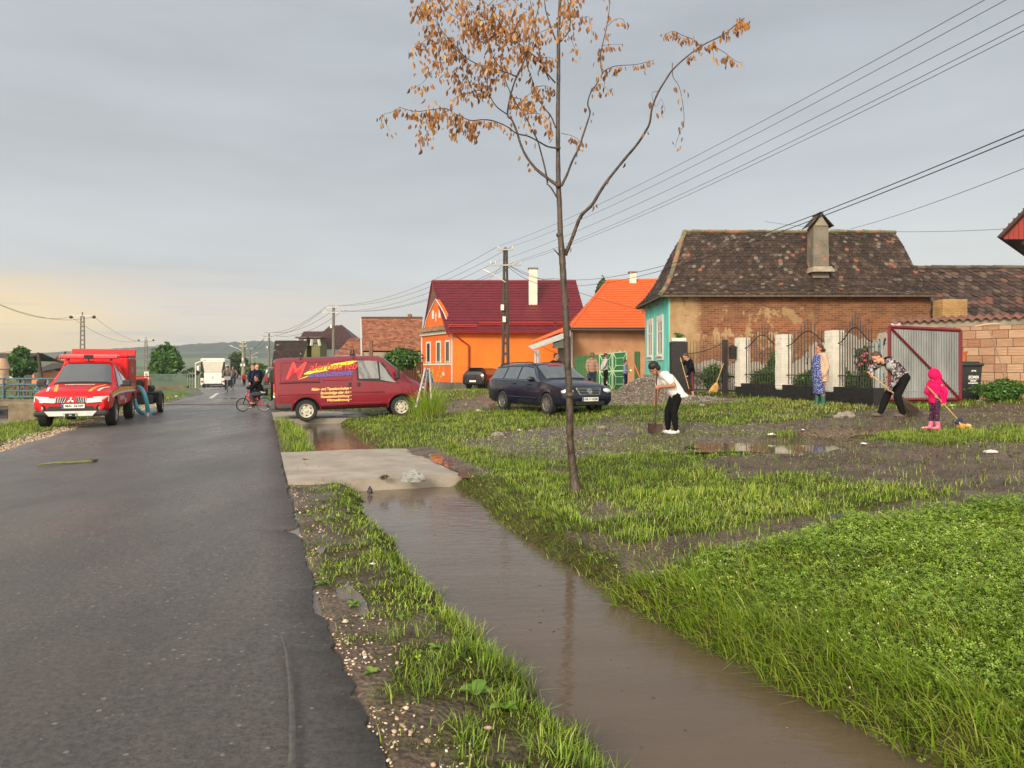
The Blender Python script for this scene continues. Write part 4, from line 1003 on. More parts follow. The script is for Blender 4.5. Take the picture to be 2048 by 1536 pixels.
 mb = MB(); mb.prism([ridL+Vector((.05,.1,-.2)), (eL+ridL)*.5+Vector((.05,.1,-.1)), (ridL+bL2)*.5+Vector((.05,-.1,-.1))], (.3,.02,0)); mb.build('boarded_peak', M('brown_boards', (.16,.07,.05), .7, var=.3, vs=9, stretch=(1,1,.2)), t)
 mb = MB(); mb.prism([eL+Vector((.02,0,-.02)), ridL+Vector((.02,0,-.12)), bL2+Vector((.02,0,-.02)), bL2+Vector((.1,0,-.30)), ridL+Vector((.1,0,-.6)), eL+Vector((.1,0,-.30))], (.08,0,0)); mb.build('barge_board', M('dark_red_board', (.16,.02,.02), .6), t)
 gutter(eL+Vector((0,-.06,.0)), eR+Vector((0,-.06,0)), M('red_gutter', (.34,.02,.018), .35), t, .09)
 for (u0, u1, tt) in ((.02, .22, .1), (.24, .76, .14), (.78, .98, .14)):
  mb = MB(); mb.tube([f.pt(u0, tt)+Vector((0,-.05,.14)), f.pt(u1, tt)+Vector((0,-.05,.14))], .045, 6)
  mb.tube([f.pt(u0, tt-.02)+Vector((0,-.05,.1)), f.pt(u1, tt-.02)+Vector((0,-.05,.1))], .035, 6); mb.build('snow_guard', M('red_gutter', ()), rf)
 p0 = Vector(eL)+Vector((.55,-.05,-.05)); p1 = A+Vector((1.15,-.12,0)); RP = M('red_gutter', ())
 MB().tube([p0, p0+Vector((.15,.1,-.25)), Vector((p1.x, p1.y, 3.2)), Vector((p1.x, p1.y, -.1))], .055, 8).build('downpipe', M('deep_red_pipe', (.22,.012,.016), .4), t)
 cx = at(1066, 540, 54.6); zt = cx.z-.05; mb = MB(); mb.box((cx.x, 54.6, zt-1.35), (.62, .5, 2.9)); ch = mb.build('chimney', M('limewashed_chimney', (.64,.60,.50), .8, var=.12, vs=2.5), t)
 mb = MB(); mb.box((cx.x, 54.6, zt+.14), (.74, .62, .09)); mb.build('chimney_cap', M('chimney_cap', (.13,.10,.08), .8), ch)
 return t
house_orange()

# ---- house with the bright orange roof and the small porch
def house_peach():
 t = thing('peach_house', 'peach rendered house with vivid orange sheet roof behind the green gate', 'house', (4, 43, .4))
 PE = M('peach_render', (.46,.235,.125), .85, var=.2, vs=1.3, bump=.2, bs=15)
 a = at(1143, 750, 43.); b = at(1292, 750, 43.5)
 mb = MB(); mb.prism([(a.x, 43., 0), (b.x, 43.3, 0), (b.x, 43.3, 4.1), (a.x, 43., 4.1)], (0, 8, 0)); mb.build('wall', PE, t)
 rl = at(1216, 562, 48); rr = at(1330, 560, 48); el = at(1139, 657, 42.3); er = at(1330, 652, 42.3); er.z = el.z
 RO = M('orange_sheet', (.58,.105,.018), .5, var=.1, vs=1.5)
 f = Slope(el, er, rl, rr); mb = MB(); metal_tiles(mb, f, .36, .22, .016, .04); rf = mb.build('roof', RO, t, smooth=35)
 bl = Vector((el.x, 53.5, el.z)); g = Slope(bl, el, rl, rl+Vector((0,-.01,0))); mb = MB(); metal_tiles(mb, g, .36, .3, sub=3); mb.build('roof', RO, t)
 mb = MB(); mb.tube([rl, rr], .11, 8); mb.tube([rl, el], .11, 8); mb.build('ridge_cap', RO, rf)
 # lower porch roof running down to the left on posts
 pa = at(1056, 691, 39.6); pb = at(1141, 657, 39.9); pc = at(1150, 634, 43.5)
 mb = MB(); sl = Slope(pa, pb+Vector((0,0,-.05)), pa+Vector((.3,3.4,.35)), pb+Vector((.2,3.4,.35))); metal_tiles(mb, sl, .5, .3, sub=3); po = mb.build('porch_roof', RO, t)
 mb = MB(); mb.prism([pa+Vector((0,0,-.04)), pb+Vector((0,0,-.1)), pb+Vector((0,0,-.42)), pa+Vector((.25,0,-.2))], (0,.06,0)); mb.build('porch_fascia', M('grey_fascia', (.42,.44,.46), .6, var=.1), po)
 for x in (1071, 1076, 1139):
  q = at(x, 700, 39.7); mb = MB(); mb.tube([(q.x, 39.72, .1), (q.x, 39.72, q.z+.0)], .06, 8); mb.build('porch_post', M('grey_fascia', ()), t)
 gutter(el+Vector((0,-.08,-.03)), er+Vector((0,-.08,-.03)), GREYMETAL, t, .08)
 q = at(1143, 665, 42.2); MB().tube([q, (q.x+.02, 42.3, 3.2), (q.x+.02, 42.35, .2)], .06, 8).build('downpipe', M('white_pipe', (.6,.6,.6), .4), t)
 q = at(1066, 700, 39.5); MB().tube([q, q+Vector((.25,0,-.25)), q+Vector((.35,0,-.35)), q+Vector((.36,0,-2))], .04, 6).build('porch_downpipe', GREYMETAL, t)
 c = at(1265, 550, 47.8); mb = MB(); mb.box((c.x, 47.8, c.z-.5), (.42, .42, 1.3)); ch = mb.build('chimney', M('limewashed_chimney', ()), t); MB().box((c.x, 47.8, c.z+.17), (.54, .54, .06)).build('chimney_cap', M('chimney_cap', ()), ch)
 w = thing('brick_shed_wall', 'grey brick wall with a small white framed window under the porch roof', 'wall', (2.9, 42, .3))
 BG = brick_mat('grey_brick', (.15,.12,.11), (.22,.17,.15), (.3,.27,.24), .26, .08, rot=(R(90),0,0)); u = at(1116, 740, 42.6); v = at(1140, 740, 42.6)
 MB().box(((u.x+v.x)/2, 42.7, 1.9), (v.x-u.x, .2, 3.2)).build('wall', BG, w)
 q = at(1106, 694, 42.4); window(w, (q.x, 42.55, q.z), (1,0,0), .9, .55, WPAINT, GLASS, (0,-1,0), fw=.05, mull=0)
house_peach()

# ---- green gate and green fence, in front of the peach house
def green_gate():
 GD = M('green_paint', (.015,.115,.035), .5, var=.12, vs=4); GW = M('pale_green_trim', (.42,.60,.40), .5)
 t = thing('green_gate', 'double leaf green metal gate with pale angular trim bars', 'gate', tuple(ground(*at(1228, 760, 38).xy)))
 def leaf(p0, p1, Y0, Y1):
  a0 = at(p0[0], p0[1], Y0); a1 = at(p1[0], p1[1], Y1); z0 = .52
  A = Vector((a0.x, Y0, z0)); B = Vector((a1.x, Y1, z0)); zt = (a0.z, a1.z)
  pt = lambda u, v: A.lerp(B, u)+Vector((0, 0, v*((zt[0]*(1-u)+zt[1]*u)-z0)))
  mb = MB(); mb.prism([pt(0,0), pt(1,0), pt(1,1), pt(0,1)], (0,.04,0)); lf = mb.build('gate_leaf', GD, t)
  mb = MB(); o = Vector((0,-.025,0)); bar = lambda *q: mb.tube([pt(*c)+o for c in q], .022, 4)
  bar((0,0),(0,1)); bar((1,0),(1,1)); bar((0,1),(1,1)); bar((0,0),(1,0)); mb.tube([pt(0,.5)+o, pt(1,.5)+o], .045, 4)
  for s0, s1 in ((.5, 1.0), (0, .5)):
   h = s1-s0; bar((.2,s0+h*.3),(.8,s0+h*.3),(.8,s0+h*.7),(.2,s0+h*.7),(.2,s0+h*.3)); bar((0,s0),(.2,s0+h*.3)); bar((1,s0),(.8,s0+h*.3)); bar((0,s1),(.2,s0+h*.7)); bar((1,s1),(.8,s0+h*.7))
  for u in (.12, .5, .88): mb.tube([pt(u,1)+o, pt(u,1.0)+o+Vector((0,0,.14))], .012, 4)
  mb.tube([pt(.42,1)+o, pt(.5,1)+o+Vector((0,0,.1)), pt(.58,1)+o], .012, 4)
  mb.build('trim_bar', GW, lf)
 leaf((1199,710),(1224,707),38.6,38.1); leaf((1226,706),(1253,704),38.05,37.5)
 f = thing('green_fence', 'plain dark green sheet fence running left from the green gate', 'fence', tuple(ground(*at(1175, 760, 39).xy)))
 a0 = at(1150, 713, 39.6); a1 = at(1198, 709, 38.7); n = 16
 for k in range(1):
  mb = MB()
  for i in range(n):
   p = a0.lerp(a1, i/n); q = a0.lerp(a1, (i+.86)/n); mb.prism([(p.x,p.y,.35),(q.x,q.y,.35),(q.x,q.y,q.z),(p.x,p.y,p.z)], (0,.03,0))
  mb.build('sheet_panel', GD, f)
 [MB().tube([(a0.x,a0.y+.06,z_),(a1.x,a1.y+.06,z_)], .03, 4).build('rail', GD, f) for z_ in (1.0, 2.0)]
 g = thing('green_fence', 'narrow dark green fence panel squeezed against the turquoise wall', 'fence', tuple(ground(*at(1275, 760, 36.4).xy)))
 p = at(1269, 703, 36.6); q = at(1281, 703, 36.2); mb = MB()
 for i in range(4):
  a_ = p.lerp(q, i/4); b_ = p.lerp(q, (i+.85)/4); mb.prism([(a_.x,a_.y,.4),(b_.x,b_.y,.4),(b_.x,b_.y,a_.z),(a_.x,a_.y,a_.z)], (0,.03,0))
 mb.build('sheet_panel', GD, g)
 d = thing('wooden_board_gate', 'flat greenish boards lying at the foot of the green gate', 'board', tuple(ground(4.6, 34)))
 p = gp(1190, 786); MB().box((p.x+.3, p.y, p.z+.06), (1.2, .5, .05), Matrix.Rotation(.1,3,'Z')).build('board', M('wet_board', (.16,.19,.08), .6, var=.3), d)
green_gate()

# ---- houses further up the street
def far_houses():
 # long shed with red-brown tiles
 t = thing('red_tiled_barn', 'long barn with brick-red tiled roof left of the orange house', 'barn', (-13, 66, 0))
 Y = 62.; a = at(726, 702, Y); b = at(846, 702, Y+1); c = at(723, 637, Y+5); d = at(846, 637, Y+5.5)
 s_ = Slope((a.x,Y,a.z), (b.x,Y,a.z), (c.x,Y+5,c.z), (d.x,Y+5,c.z)); mb = MB(); tiles(mb, s_, .3, .24, seed=8, lift=.04, rounded=False, pal=lambda rg,u,t: max(.02, min(1, .45+rg.gauss(0, .25)))); rf = mb.build('roof', TILE_RED, t)
 mb = MB(); deck(mb, s_, .1); mb.build('roof_deck', WOODOLD, t)
 mb = MB(); mb.prism([(a.x,Y,-.3),(b.x,Y,-.3),(b.x,Y,a.z),(a.x,Y,a.z)], (0,9,0)); mb.build('wall', M('shed_render', (.3,.24,.18), .85), t)
 mb = MB(); mb.box(((c.x+d.x)/2, Y+5.1, c.z+.08), (d.x-c.x, .3, .16)); mb.build('ridge_cap', M('mossy_cap', (.08,.06,.045), .9, var=.4, vs=3), rf)
 q = at(820, 634, Y+5.5); MB().box((q.x, Y+5.4, q.z), (.35,.35,.5)).build('chimney', M('brick_red', (.25,.10,.06), .9), t)
 MB().prism([(c.x-.15, Y+5, c.z), (a.x-.15, Y-.2, a.z-.1), (a.x-.15, Y-.2, a.z-.5), (c.x-.15,Y+5,c.z-.5)], (.12,0,0)).build('barge_board', M('grey_fascia', ()), t)
 mb = MB(); q0 = at(742, 690, Y-2); mb.box((q0.x, Y-2, q0.z-1.2), (.28, .28, 3.2)); mb.build('gatepost', M('brown_boards', ()), t)
 # small lower roof in front
 t = thing('low_tiled_shed', 'low shed with sloping orange-brown tiles just above the van roof', 'shed', (-16, 64, 0)); Y = 64.
 a = at(668, 712, Y); b = at(728, 712, Y); c = at(700, 676, Y+4); d = at(732, 676, Y+4); mb = MB(); s_ = Slope((a.x,Y,a.z),(b.x,Y,a.z),(c.x,Y+4,c.z),(d.x,Y+4,c.z)); tiles(mb, s_, .3, .26, seed=9, lift=.04, rounded=False); mb.build('roof', TILE_RED, t)
 mb = MB(); mb.prism([(a.x,Y+.2,-.3),(b.x,Y+.2,-.3),(b.x,Y+.2,a.z),(a.x,Y+.2,a.z)], (0,5,0)); mb.build('wall', WPAINT, t)
 # brown hipped roof with two ornate dormers
 t = thing('brown_hipped_house', 'large house with dark brown hipped roof and two ornate pale dormer gables', 'house', (-21, 84, 0)); Y = 84.; BR = M('brown_sheet', (.065,.026,.022), .45, var=.15, vs=1)
 el = at(600, 710, Y); er = at(722, 700, Y); rl = at(660, 652, Y+5); rr = at(684, 650, Y+5); el.z = er.z
 f = Slope(el, er, rl, rr); mb = MB(); metal_tiles(mb, f, .5, .5, sub=2); rf = mb.build('roof', BR, t)
 r2 = at(722, 690, Y+10); mb = MB(); mb.prism([rr, er, er+Vector((0,10,0)), rr+Vector((0,.1,0))], (0,.01,-.05)); mb.prism([rl, el, el+Vector((0,10,0))], (0,0,-.05)); mb.build('roof', BR, t)
 l2 = at(598, 680, Y-1); l3 = at(640, 680, Y-1); k2 = at(608, 663, Y+1); k3 = at(648, 663, Y+1); mb = MB(); metal_tiles(mb, Slope((l2.x,Y-2,k2.z-1.4),(l3.x+1,Y-2,k2.z-1.4),k2,k3), .4, .4, sub=2); mb.build('roof', BR, t)
 mb = MB(); mb.box(((el.x+er.x)/2+.6, Y+4, 1.5), (er.x-el.x-1, 8, 3.6)); mb.build('wall', WPAINT, t)
 for px in (604, 631):
  b0 = at(px-8, 712, Y-4); b1 = at(px+9, 712, Y-4); top = at(px, 675, Y-4); zz = b0.z+.6
  mb = MB(); mb.prism([(b0.x,Y-4,zz-.8),(b1.x,Y-4,zz-.8),(b1.x,Y-4,zz+.5),(top.x+.35,Y-4,top.z-.2),(top.x-.35,Y-4,top.z-.2),(b0.x,Y-4,zz+.5)], (0,3,0)); dm = mb.build('dormer', M('olive_gable', (.16,.155,.05), .7, var=.1), t)
  [MB().tube([(q_.x,Y-4.1,zz+.5),(top.x+s__*.35,Y-4.1,top.z-.2)], .16, 4).build('trim', WPAINT, dm) for q_, s__ in ((b0,-1),(b1,1))]
  MB().box((top.x,Y-3,top.z+.0),(1.3,2.6,.16)).build('dormer_roof', BR, dm); MB().box((top.x,Y-4.06,zz+1.0),(.34,.1,.5)).build('window', GLASS, dm)
 # dark barn
 t = thing('dark_tiled_barn', 'tall barn with almost black mossy tile roof beside the road', 'barn', (-24, 75, 0)); Y = 72.
 a = at(543, 735, Y); b = at(622, 735, Y+4); c = at(550, 681, Y+4); d = at(622, 683, Y+5); mb = MB(); s_ = Slope((a.x,Y,a.z),(b.x,Y,a.z),(c.x,Y+4,c.z),(d.x,Y+4,c.z)); tiles(mb, s_, .32, .26, seed=19, lift=.04, rounded=False, pal=lambda rg,u,t: (.02+.4*rg.random()) if rg.random() > .02 else .88); mb.build('roof', TILE_OLD, t)
 mb = MB(); deck(mb, s_, .1); mb.build('roof_deck', WOODOLD, t)
 mb = MB(); mb.prism([(a.x,Y,-.3),(b.x,Y,-.3),(b.x,Y,a.z),(a.x,Y,a.z)], (0,6,0)); mb.prism([(a.x,Y,a.z),(c.x,Y+4,c.z),(a.x,Y+8,a.z)], (.2,0,0)); mb.build('wall', M('dark_boards', (.03,.018,.014), .8, var=.3, vs=6, stretch=(4,4,.3)), t)
 # far left cluster across the creek
 spec = [('brick_turret', 'round pale brick turret with cone roof at the left edge, beside a leafy tree', 6, 718, 20, 96, 'turret'),
   ]
 t = thing('brick_turret', 'pink and cream round turret with conical cap at the left edge of the picture', 'turret', (-58, 86, 0)); p = at(2, 757, 86); top = at(2, 717, 86).z
 mb = MB(); mb.lathe((p.x, 86, 0), [(.82,-1),(.82,.6),(.78,.6),(.78,1.5),(.86,1.55)], n=20); mb.build('wall', brick_mat('pink_brick', (.52,.27,.19), (.66,.48,.36), (.5,.4,.3), .5, .5, rot=(R(90),0,0)), t, smooth=50)
 mb = MB(); mb.lathe((p.x, 86, 0), [(.95,1.55),(.6,2.6),(.4,top),(0,top+.05)], n=20); mb.build('cone_roof', M('pale_tile', (.50,.32,.22), .8, var=.2), t, smooth=50)
 def simple(px0, px1, pe, pr, Y, wall, roof, label, nm, depth=8, gab=False, front='x'):
  x0 = at(px0, pe, Y).x; x1 = at(px1, pe, Y).x; ze = at(px0, pe, Y).z; zr = at(px0, pr, Y+depth/2).z; t = thing(nm, label, 'house', ((x0+x1)/2, Y, -.3))
  mb = MB(); mb.box(((x0+x1)/2, Y+depth/2, ze/2-.4), (x1-x0, depth, ze+.8))
  if gab: mb.prism([(x0,Y,ze),(x1,Y,ze),((x0+x1)/2,Y,zr)], (0,depth,0))
  mb.build('wall', wall, t); mb = MB()
  if gab: mb.prism([(x0-.3,Y-.3,ze-.2),((x0+x1)/2,Y-.3,zr),(x1+.3,Y-.3,ze-.2),(x1+.3,Y-.3,ze),((x0+x1)/2,Y-.3,zr+.25),(x0-.3,Y-.3,ze)], (0,depth+.6,0))
  else: mb.prism([(x0-.3,Y-.3,ze),(x0-.3,Y+depth/2,zr),(x0-.3,Y+depth+.3,ze),(x0-.3,Y+depth+.3,ze-.15),(x0-.3,Y+depth/2,zr-.2),(x0-.3,Y-.3,ze-.15)], (x1-x0+.6,0,0))
  mb.build('roof', roof, t)
  n = max(int((x1-x0)/2.6), 1)
  for k in range(n):
   xx = x0+(x1-x0)*(k+.5)/n; mb = MB(); mb.box((xx, Y-.02, ze*.55), (.8, .06, 1.0)); mb.build('window', GLASS, t)
  return t
 OW = M('salmon_render', (.62,.22,.11), .85, var=.15); RR = M('far_red_roof', (.21,.075,.045), .85, var=.4, vs=1.2); DR = M('far_dark_roof', (.05,.038,.032), .85, var=.35, vs=1); CW = M('cream_render', (.6,.55,.44), .8)
 simple(64, 86, 742, 735, 98, OW, DR, 'low salmon house with dark roof behind the blue railing', 'salmon_house', 7)
 simple(72, 108, 742, 726, 112, CW, DR, 'house with wide dark grey roof behind the salmon house', 'grey_roofed_house', 9)
 simple(80, 98, 731, 722, 150, OW, RR, 'house with rusty tiled roof and a tall orange chimney turret', 'rusty_roofed_house', 9)
 simple(96, 136, 731, 715, 158, RR, RR, 'gabled brick-red house on the rise, right of the turret chimney', 'red_gabled_house', 9, gab=True)
 simple(48, 66, 757, 748, 104, OW, DR, 'squat orange shed under the leafy tree by the turret', 'orange_shed', 5)
 simple(112, 150, 742, 736, 120, CW, RR, 'cream house with low red roof partly hidden by the fire pickup', 'cream_house', 6)
 simple(-40, 38, 722, 706, 135, CW, DR, 'long dark roofed barn behind the pink turret', 'dark_roofed_barn', 12)
 p = at(91, 733, 149.5); t = thing('orange_turret', 'narrow orange turret with pointed cap on the rusty roof', 'turret', (p.x, 149.5, 0)); mb = MB(); mb.box((p.x,149.5,p.z/2-.1+.4),(1.5,1.2,p.z+.9)); mb.build('wall', OW, t); MB().box((p.x,149.5,p.z+1.3),(1.8,1.5,1.0),taper=.05).build('cap', RR, t)
far_houses()

# ================================================================ hills, far trees
def hills():
 H = newmat('wooded_hill'); m, nt, N, L, b = H
 tc = N.new('ShaderNodeTexCoord')
 mp = N.new('ShaderNodeMapping'); mp.inputs['Scale'].default_value = (.0016, .004, .03); L.new(tc.outputs['Object'], mp.inputs[0])
 n = N.new('ShaderNodeTexNoise'); n.inputs['Scale'].default_value = 1; n.inputs['Detail'].default_value = 6; L.new(mp.outputs[0], n.inputs[0])
 cr = N.new('ShaderNodeValToRGB'); L.new(n.outputs[0], cr.inputs[0]); el = cr.color_ramp.elements
 for p in (.5, .6): el.new(p)
 for e, (p, c) in zip(el, [(.40, (.022,.045,.018)), (.50, (.035,.06,.022)), (.54, (.09,.13,.045)), (.68, (.15,.17,.07))]): e.position = p; e.color = (*c, 1)
 sx = N.new('ShaderNodeSeparateXYZ'); L.new(tc.outputs['Object'], sx.inputs[0]); r = N.new('ShaderNodeMapRange'); L.new(sx.outputs[2], r.inputs[0]); r.inputs[1].default_value = 36; r.inputs[2].default_value = 52
 mx = N.new('ShaderNodeMix'); mx.data_type = 'RGBA'; L.new(r.outputs[0], mx.inputs[0]); L.new(cr.outputs[0], mx.inputs[6]); mx.inputs[7].default_value = (.020,.040,.018,1)
 L.new(mx.outputs[2], b.inputs['Base Color']); b.inputs['Roughness'].default_value = 1; b.inputs['Specular IOR Level'].default_value = 0
 ox, oy = 100, 16; xs = np.linspace(-2600, 900, 700); ys = np.linspace(0, 1, 34); X, S = np.meshgrid(xs, ys)
 Y = 1500+S*900+.0*X; px = CX+X/2300*F
 px = CX+X/Y*F
 prof = np.interp(px, [-900, 0, 180, 235, 290, 400, 500, 560, 700, 1024, 1600], [30, 40, 52, 60, 66, 73, 79, 80, 74, 50, 30])
 Z = prof*S**.8*(.93+.14*fbm(X/420, S*3, 1, 4, 91))-4*(1-S)
 tree = 5.0*(fbm(X/9, S*60, 1, 3, 92))+3*(fbm(X/3.5, S*90, 1, 2, 93)); Z += tree*(sstep(.6, .8, S)+.6*(fbm(X/160, S*5, 1, 2, 94) > .52)*(S > .08))
 idx = np.arange(X.size).reshape(X.shape); Fc = np.stack([idx[:-1,:-1], idx[:-1,1:], idx[1:,1:], idx[1:,:-1]], -1).reshape(-1, 4)
 o = lines(0, 'hills', np.stack([X, Y, Z], -1).reshape(-1, 3), Fc, m); tag(o, kind='structure')
hills()

def crown_mesh(c, r, n, leaf, seed, mat, name, parent, gaps=.5, lobes=14, mn=.35, cone=False):
 """leaf clumps scattered through lobes that fill the crown volume"""
 rg = np.random.RandomState(seed); c = np.array(c); r = np.array(r)
 lc = rg.normal(0, 1, (lobes, 3)); lc /= np.linalg.norm(lc, axis=1)[:, None]; lc *= rg.uniform(.25, .78, (lobes, 1)); lc[:, 2] = lc[:, 2]*.9
 lr = rg.uniform(.28, .5, lobes); li = rg.randint(0, lobes, n); d = rg.normal(0, 1, (n, 3)); d /= np.linalg.norm(d, axis=1)[:, None]; rad = rg.uniform(mn, 1.0, (n, 1))**.6*(1+.55*rg.rand(n, 1)*(rg.rand(n, 1) < .14))
 P = lc[li]+d*rad*lr[li][:, None]; P[:, 2] = np.maximum(P[:, 2], -.92); wide = 1-.25*np.clip(P[:, 2:3], 0, 1); P[:, :2] *= wide if not cone else (1.0-.55*np.clip((P[:, 2:3]+1)/2, 0, 1))*1.15
 P = c+P*r; nn = d*.8+rg.normal(0, .55, (n, 3)); nn /= np.linalg.norm(nn, axis=1)[:, None]
 a = np.cross(nn, rg.normal(0, 1, (n, 3))); a /= np.linalg.norm(a, axis=1)[:, None]; b = np.cross(nn, a); s = leaf*rg.uniform(.5, 1.4, (n, 1))
 V = np.stack([P-a*s, P-b*s*.55, P+a*s, P+b*s*.55], 1).reshape(-1, 3); Fc = np.arange(n*4).reshape(n, 4)
 if parent is not None: V = V-np.array(parent.location)
 t = np.clip(.45+rg.normal(0, .16, n)+.25*(rg.rand(lobes)[li]-.5), .01, 1)
 o = lines(0, name, V, Fc, mat, tint=t); o.parent = parent; return o
LEAF = leaf_mat('tree_leaf', [(0, (.012,.035,.008)), (.4, (.045,.125,.016)), (.75, (.10,.23,.03)), (1, (.19,.31,.05))], .3, .5)
LEAFD = leaf_mat('dark_tree_leaf', [(0, (.025,.04,.014)), (.5, (.05,.09,.025)), (1, (.10,.15,.04))], .25, .6)
BARKF = M('far_bark', (.07,.055,.04), .9, var=.3, vs=4)
def far_tree(name, label, px, pbase, ptop, hw, Y, n, leaf, mat=LEAF, group=None, seed=1, wide=None, lob=16, low=.12, cone=False):
 b = at(px, pbase, Y); top = at(px, ptop, Y).z; zb = -.3 if Y > 60 else tz(b.x, Y); H = top-zb; t = thing(name, label, 'tree', (b.x, Y, zb), group=group)
 r = hw/F*Y; mb = MB(); mb.tube([(b.x, Y, zb-.1), (b.x+.1, Y, zb+H*.3), (b.x-.05, Y, zb+H*.7)], [H*.035, H*.025, H*.008], 8)
 rg = random.Random(seed)
 for k in range(6): a = rg.random()*6.28; z0 = zb+H*rg.uniform(.2, .5); mb.tube([(b.x, Y, z0), (b.x+math.cos(a)*r*.6, Y+math.sin(a)*r*.6, z0+H*.22)], [H*.014, H*.004], 5)
 mb.build('trunk', BARKF, t)
 crown_mesh((b.x, Y, zb+H*(low+(1-low)/2)), (r*1.12, r*1.12, H*(1-low)/2*1.12), n, leaf, seed, mat, 'crown', t, lobes=lob, cone=cone)
 return t
far_tree('leafy_tree', 'round bright green tree beside the lattice pylon, behind the fire pickup', 334, 762, 687, 33, 118, 9000, .38, seed=3, lob=44, low=.0, cone=True)
far_tree('leafy_tree', 'small dense green tree by the pink turret at the left edge', 40, 762, 702, 29, 92, 5200, .34, seed=5, lob=20, low=.1)
far_tree('leafy_tree', 'dull olive tree behind the coach, right of its mirror', 474, 765, 706, 27, 150, 4500, .5, LEAFD, seed=7, lob=18, low=.03)
far_tree('leafy_tree', 'low green tree between the far poles, behind the dark off-road car', 520, 765, 728, 24, 165, 2800, .5, LEAF, seed=8, lob=14, low=.03)
far_tree('leafy_tree', 'dark low tree left of the coach near the leaning lamp post', 383, 765, 738, 18, 170, 1800, .55, LEAFD, seed=9, lob=10, low=.03)
far_tree('leafy_tree', 'distant tree top showing above the orange sheet roof', 1208, 700, 556, 16, 75, 1600, .26, LEAFD, seed=10, lob=8, low=.7)
def climber():
 t = thing('vine_bush', 'green vine leaves spilling over the dark red fence behind the van', 'vine', tuple(ground(*at(800, 760, 47).xy)))
 c = at(803, 722, 47); crown_mesh((c.x, 47, c.z), (1.5, .8, .95), 5200, .09, 21, LEAF, 'foliage', t, lobes=22)
 MB().tube([(c.x, 47, 0), (c.x-.2, 47, 2.2)], [.05,.03], 6).build('stem', BARKF, t)
 f = thing('dark_red_fence', 'dark red sheet fence behind the nose of the van', 'fence', tuple(ground(*at(800, 760, 48).xy)))
 a = at(760, 745, 48); b = at(846, 745, 50); mb = MB(); n = 26
 for i in range(n):
  p = a.lerp(b, i/n); q = a.lerp(b, (i+.85)/n); mb.prism([(p.x,p.y,-.1),(q.x,q.y,-.1),(q.x,q.y,2.05),(p.x,p.y,2.05)], (0,.03,0))
 mb.build('sheet_panel', M('wine_sheet', (.13,.012,.012), .5, var=.2), f); MB().tube([(a.x,48.1,1.9),(b.x,50.1,1.9)], .03, 4).build('rail', M('wine_sheet', ()), f)
climber()
def bush(name, label, c, r, n, leaf, seed, mat=LEAF, cat='bush', lob=16, group=None):
 z = tz(c[0], c[1]); t = thing(name, label, cat, (c[0], c[1], z), group=group)
 crown_mesh((c[0], c[1], z+r[2]*.9), r, n, leaf, seed, mat, 'foliage', t, lobes=lob)
 mb = MB(); rg = random.Random(seed)
 for k in range(6): mb.tube([(c[0], c[1], z), (c[0]+rg.uniform(-.5,.5)*r[0], c[1]+rg.uniform(-.5,.5)*r[1], z+r[2]*1.2)], [.015,.006], 5)
 mb.build('stem', BARKF, t); return t
p = at(2010, 780, 19.4); bush('hedge_bush', 'dark green bush at the foot of the block wall, pierced by the leaning rake handle', (p.x+.1, 19.45), (1.05, .45, .38), 6500, .035, 31)
for k, (px, Y, rx, rz, lab) in enumerate([(1420, 28.6, .95, .62, 'low green shrub behind the wide iron gate'), (1530, 27.0, 1.0, .6, 'leafy shrub behind the first iron fence panel'), (1546, 27.6, .45, .95, 'tallest shrub behind the fence, next to the second white pillar'),
  (1615, 26.2, .7, .5, 'low shrub behind the second iron fence panel'), (1700, 23.2, .85, .5, 'flowering shrub behind the third iron fence panel'), (1740, 22.6, .55, .62, 'shrub below the roses beside the garden lantern')]):
 q = at(px, 760, Y); bush('garden_shrub', lab, (q.x, Y), (rx, .5, rz), 3200, .04, 40+k)
# ================================================================ vehicles (local frame: x forward, y left, z up)
RUBBER = M('tyre_rubber', (.018,.018,.019), .75, var=.25, vs=20)
RIM = M('steel_rim', (.42,.42,.41), .35, metal=.85, var=.2, vs=9)
BLACKP = M('black_plastic', (.022,.022,.024), .5, var=.15, vs=8)
GREYP = M('grey_plastic', (.075,.08,.085), .55, var=.12, vs=8)
CARGLASS = M('car_glass', (.05,.058,.062), .04, var=.35, vs=1.6, spec=1.0, coat=.9); CARGLASS.node_tree.nodes['Principled BSDF'].inputs['IOR'].default_value = 1.9
LAMP = M('headlamp_glass', (.62,.63,.62), .12, var=.15, vs=25, spec=.9, coat=.8)
REDLAMP = M('red_lamp', (.42,.012,.012), .2, coat=.6)
AMBER = M('amber_lamp', (.75,.25,.02), .25, coat=.5)
CHROME = M('bright_chrome', (.72,.72,.72), .16, metal=1.0, var=.05)
PLATE = M('number_plate_white', (.78,.78,.74), .45, var=.05)
BLK = M('black_ink', (.012,.012,.012), .6)
BLUEP = M('plate_blue', (.02,.06,.45), .5)
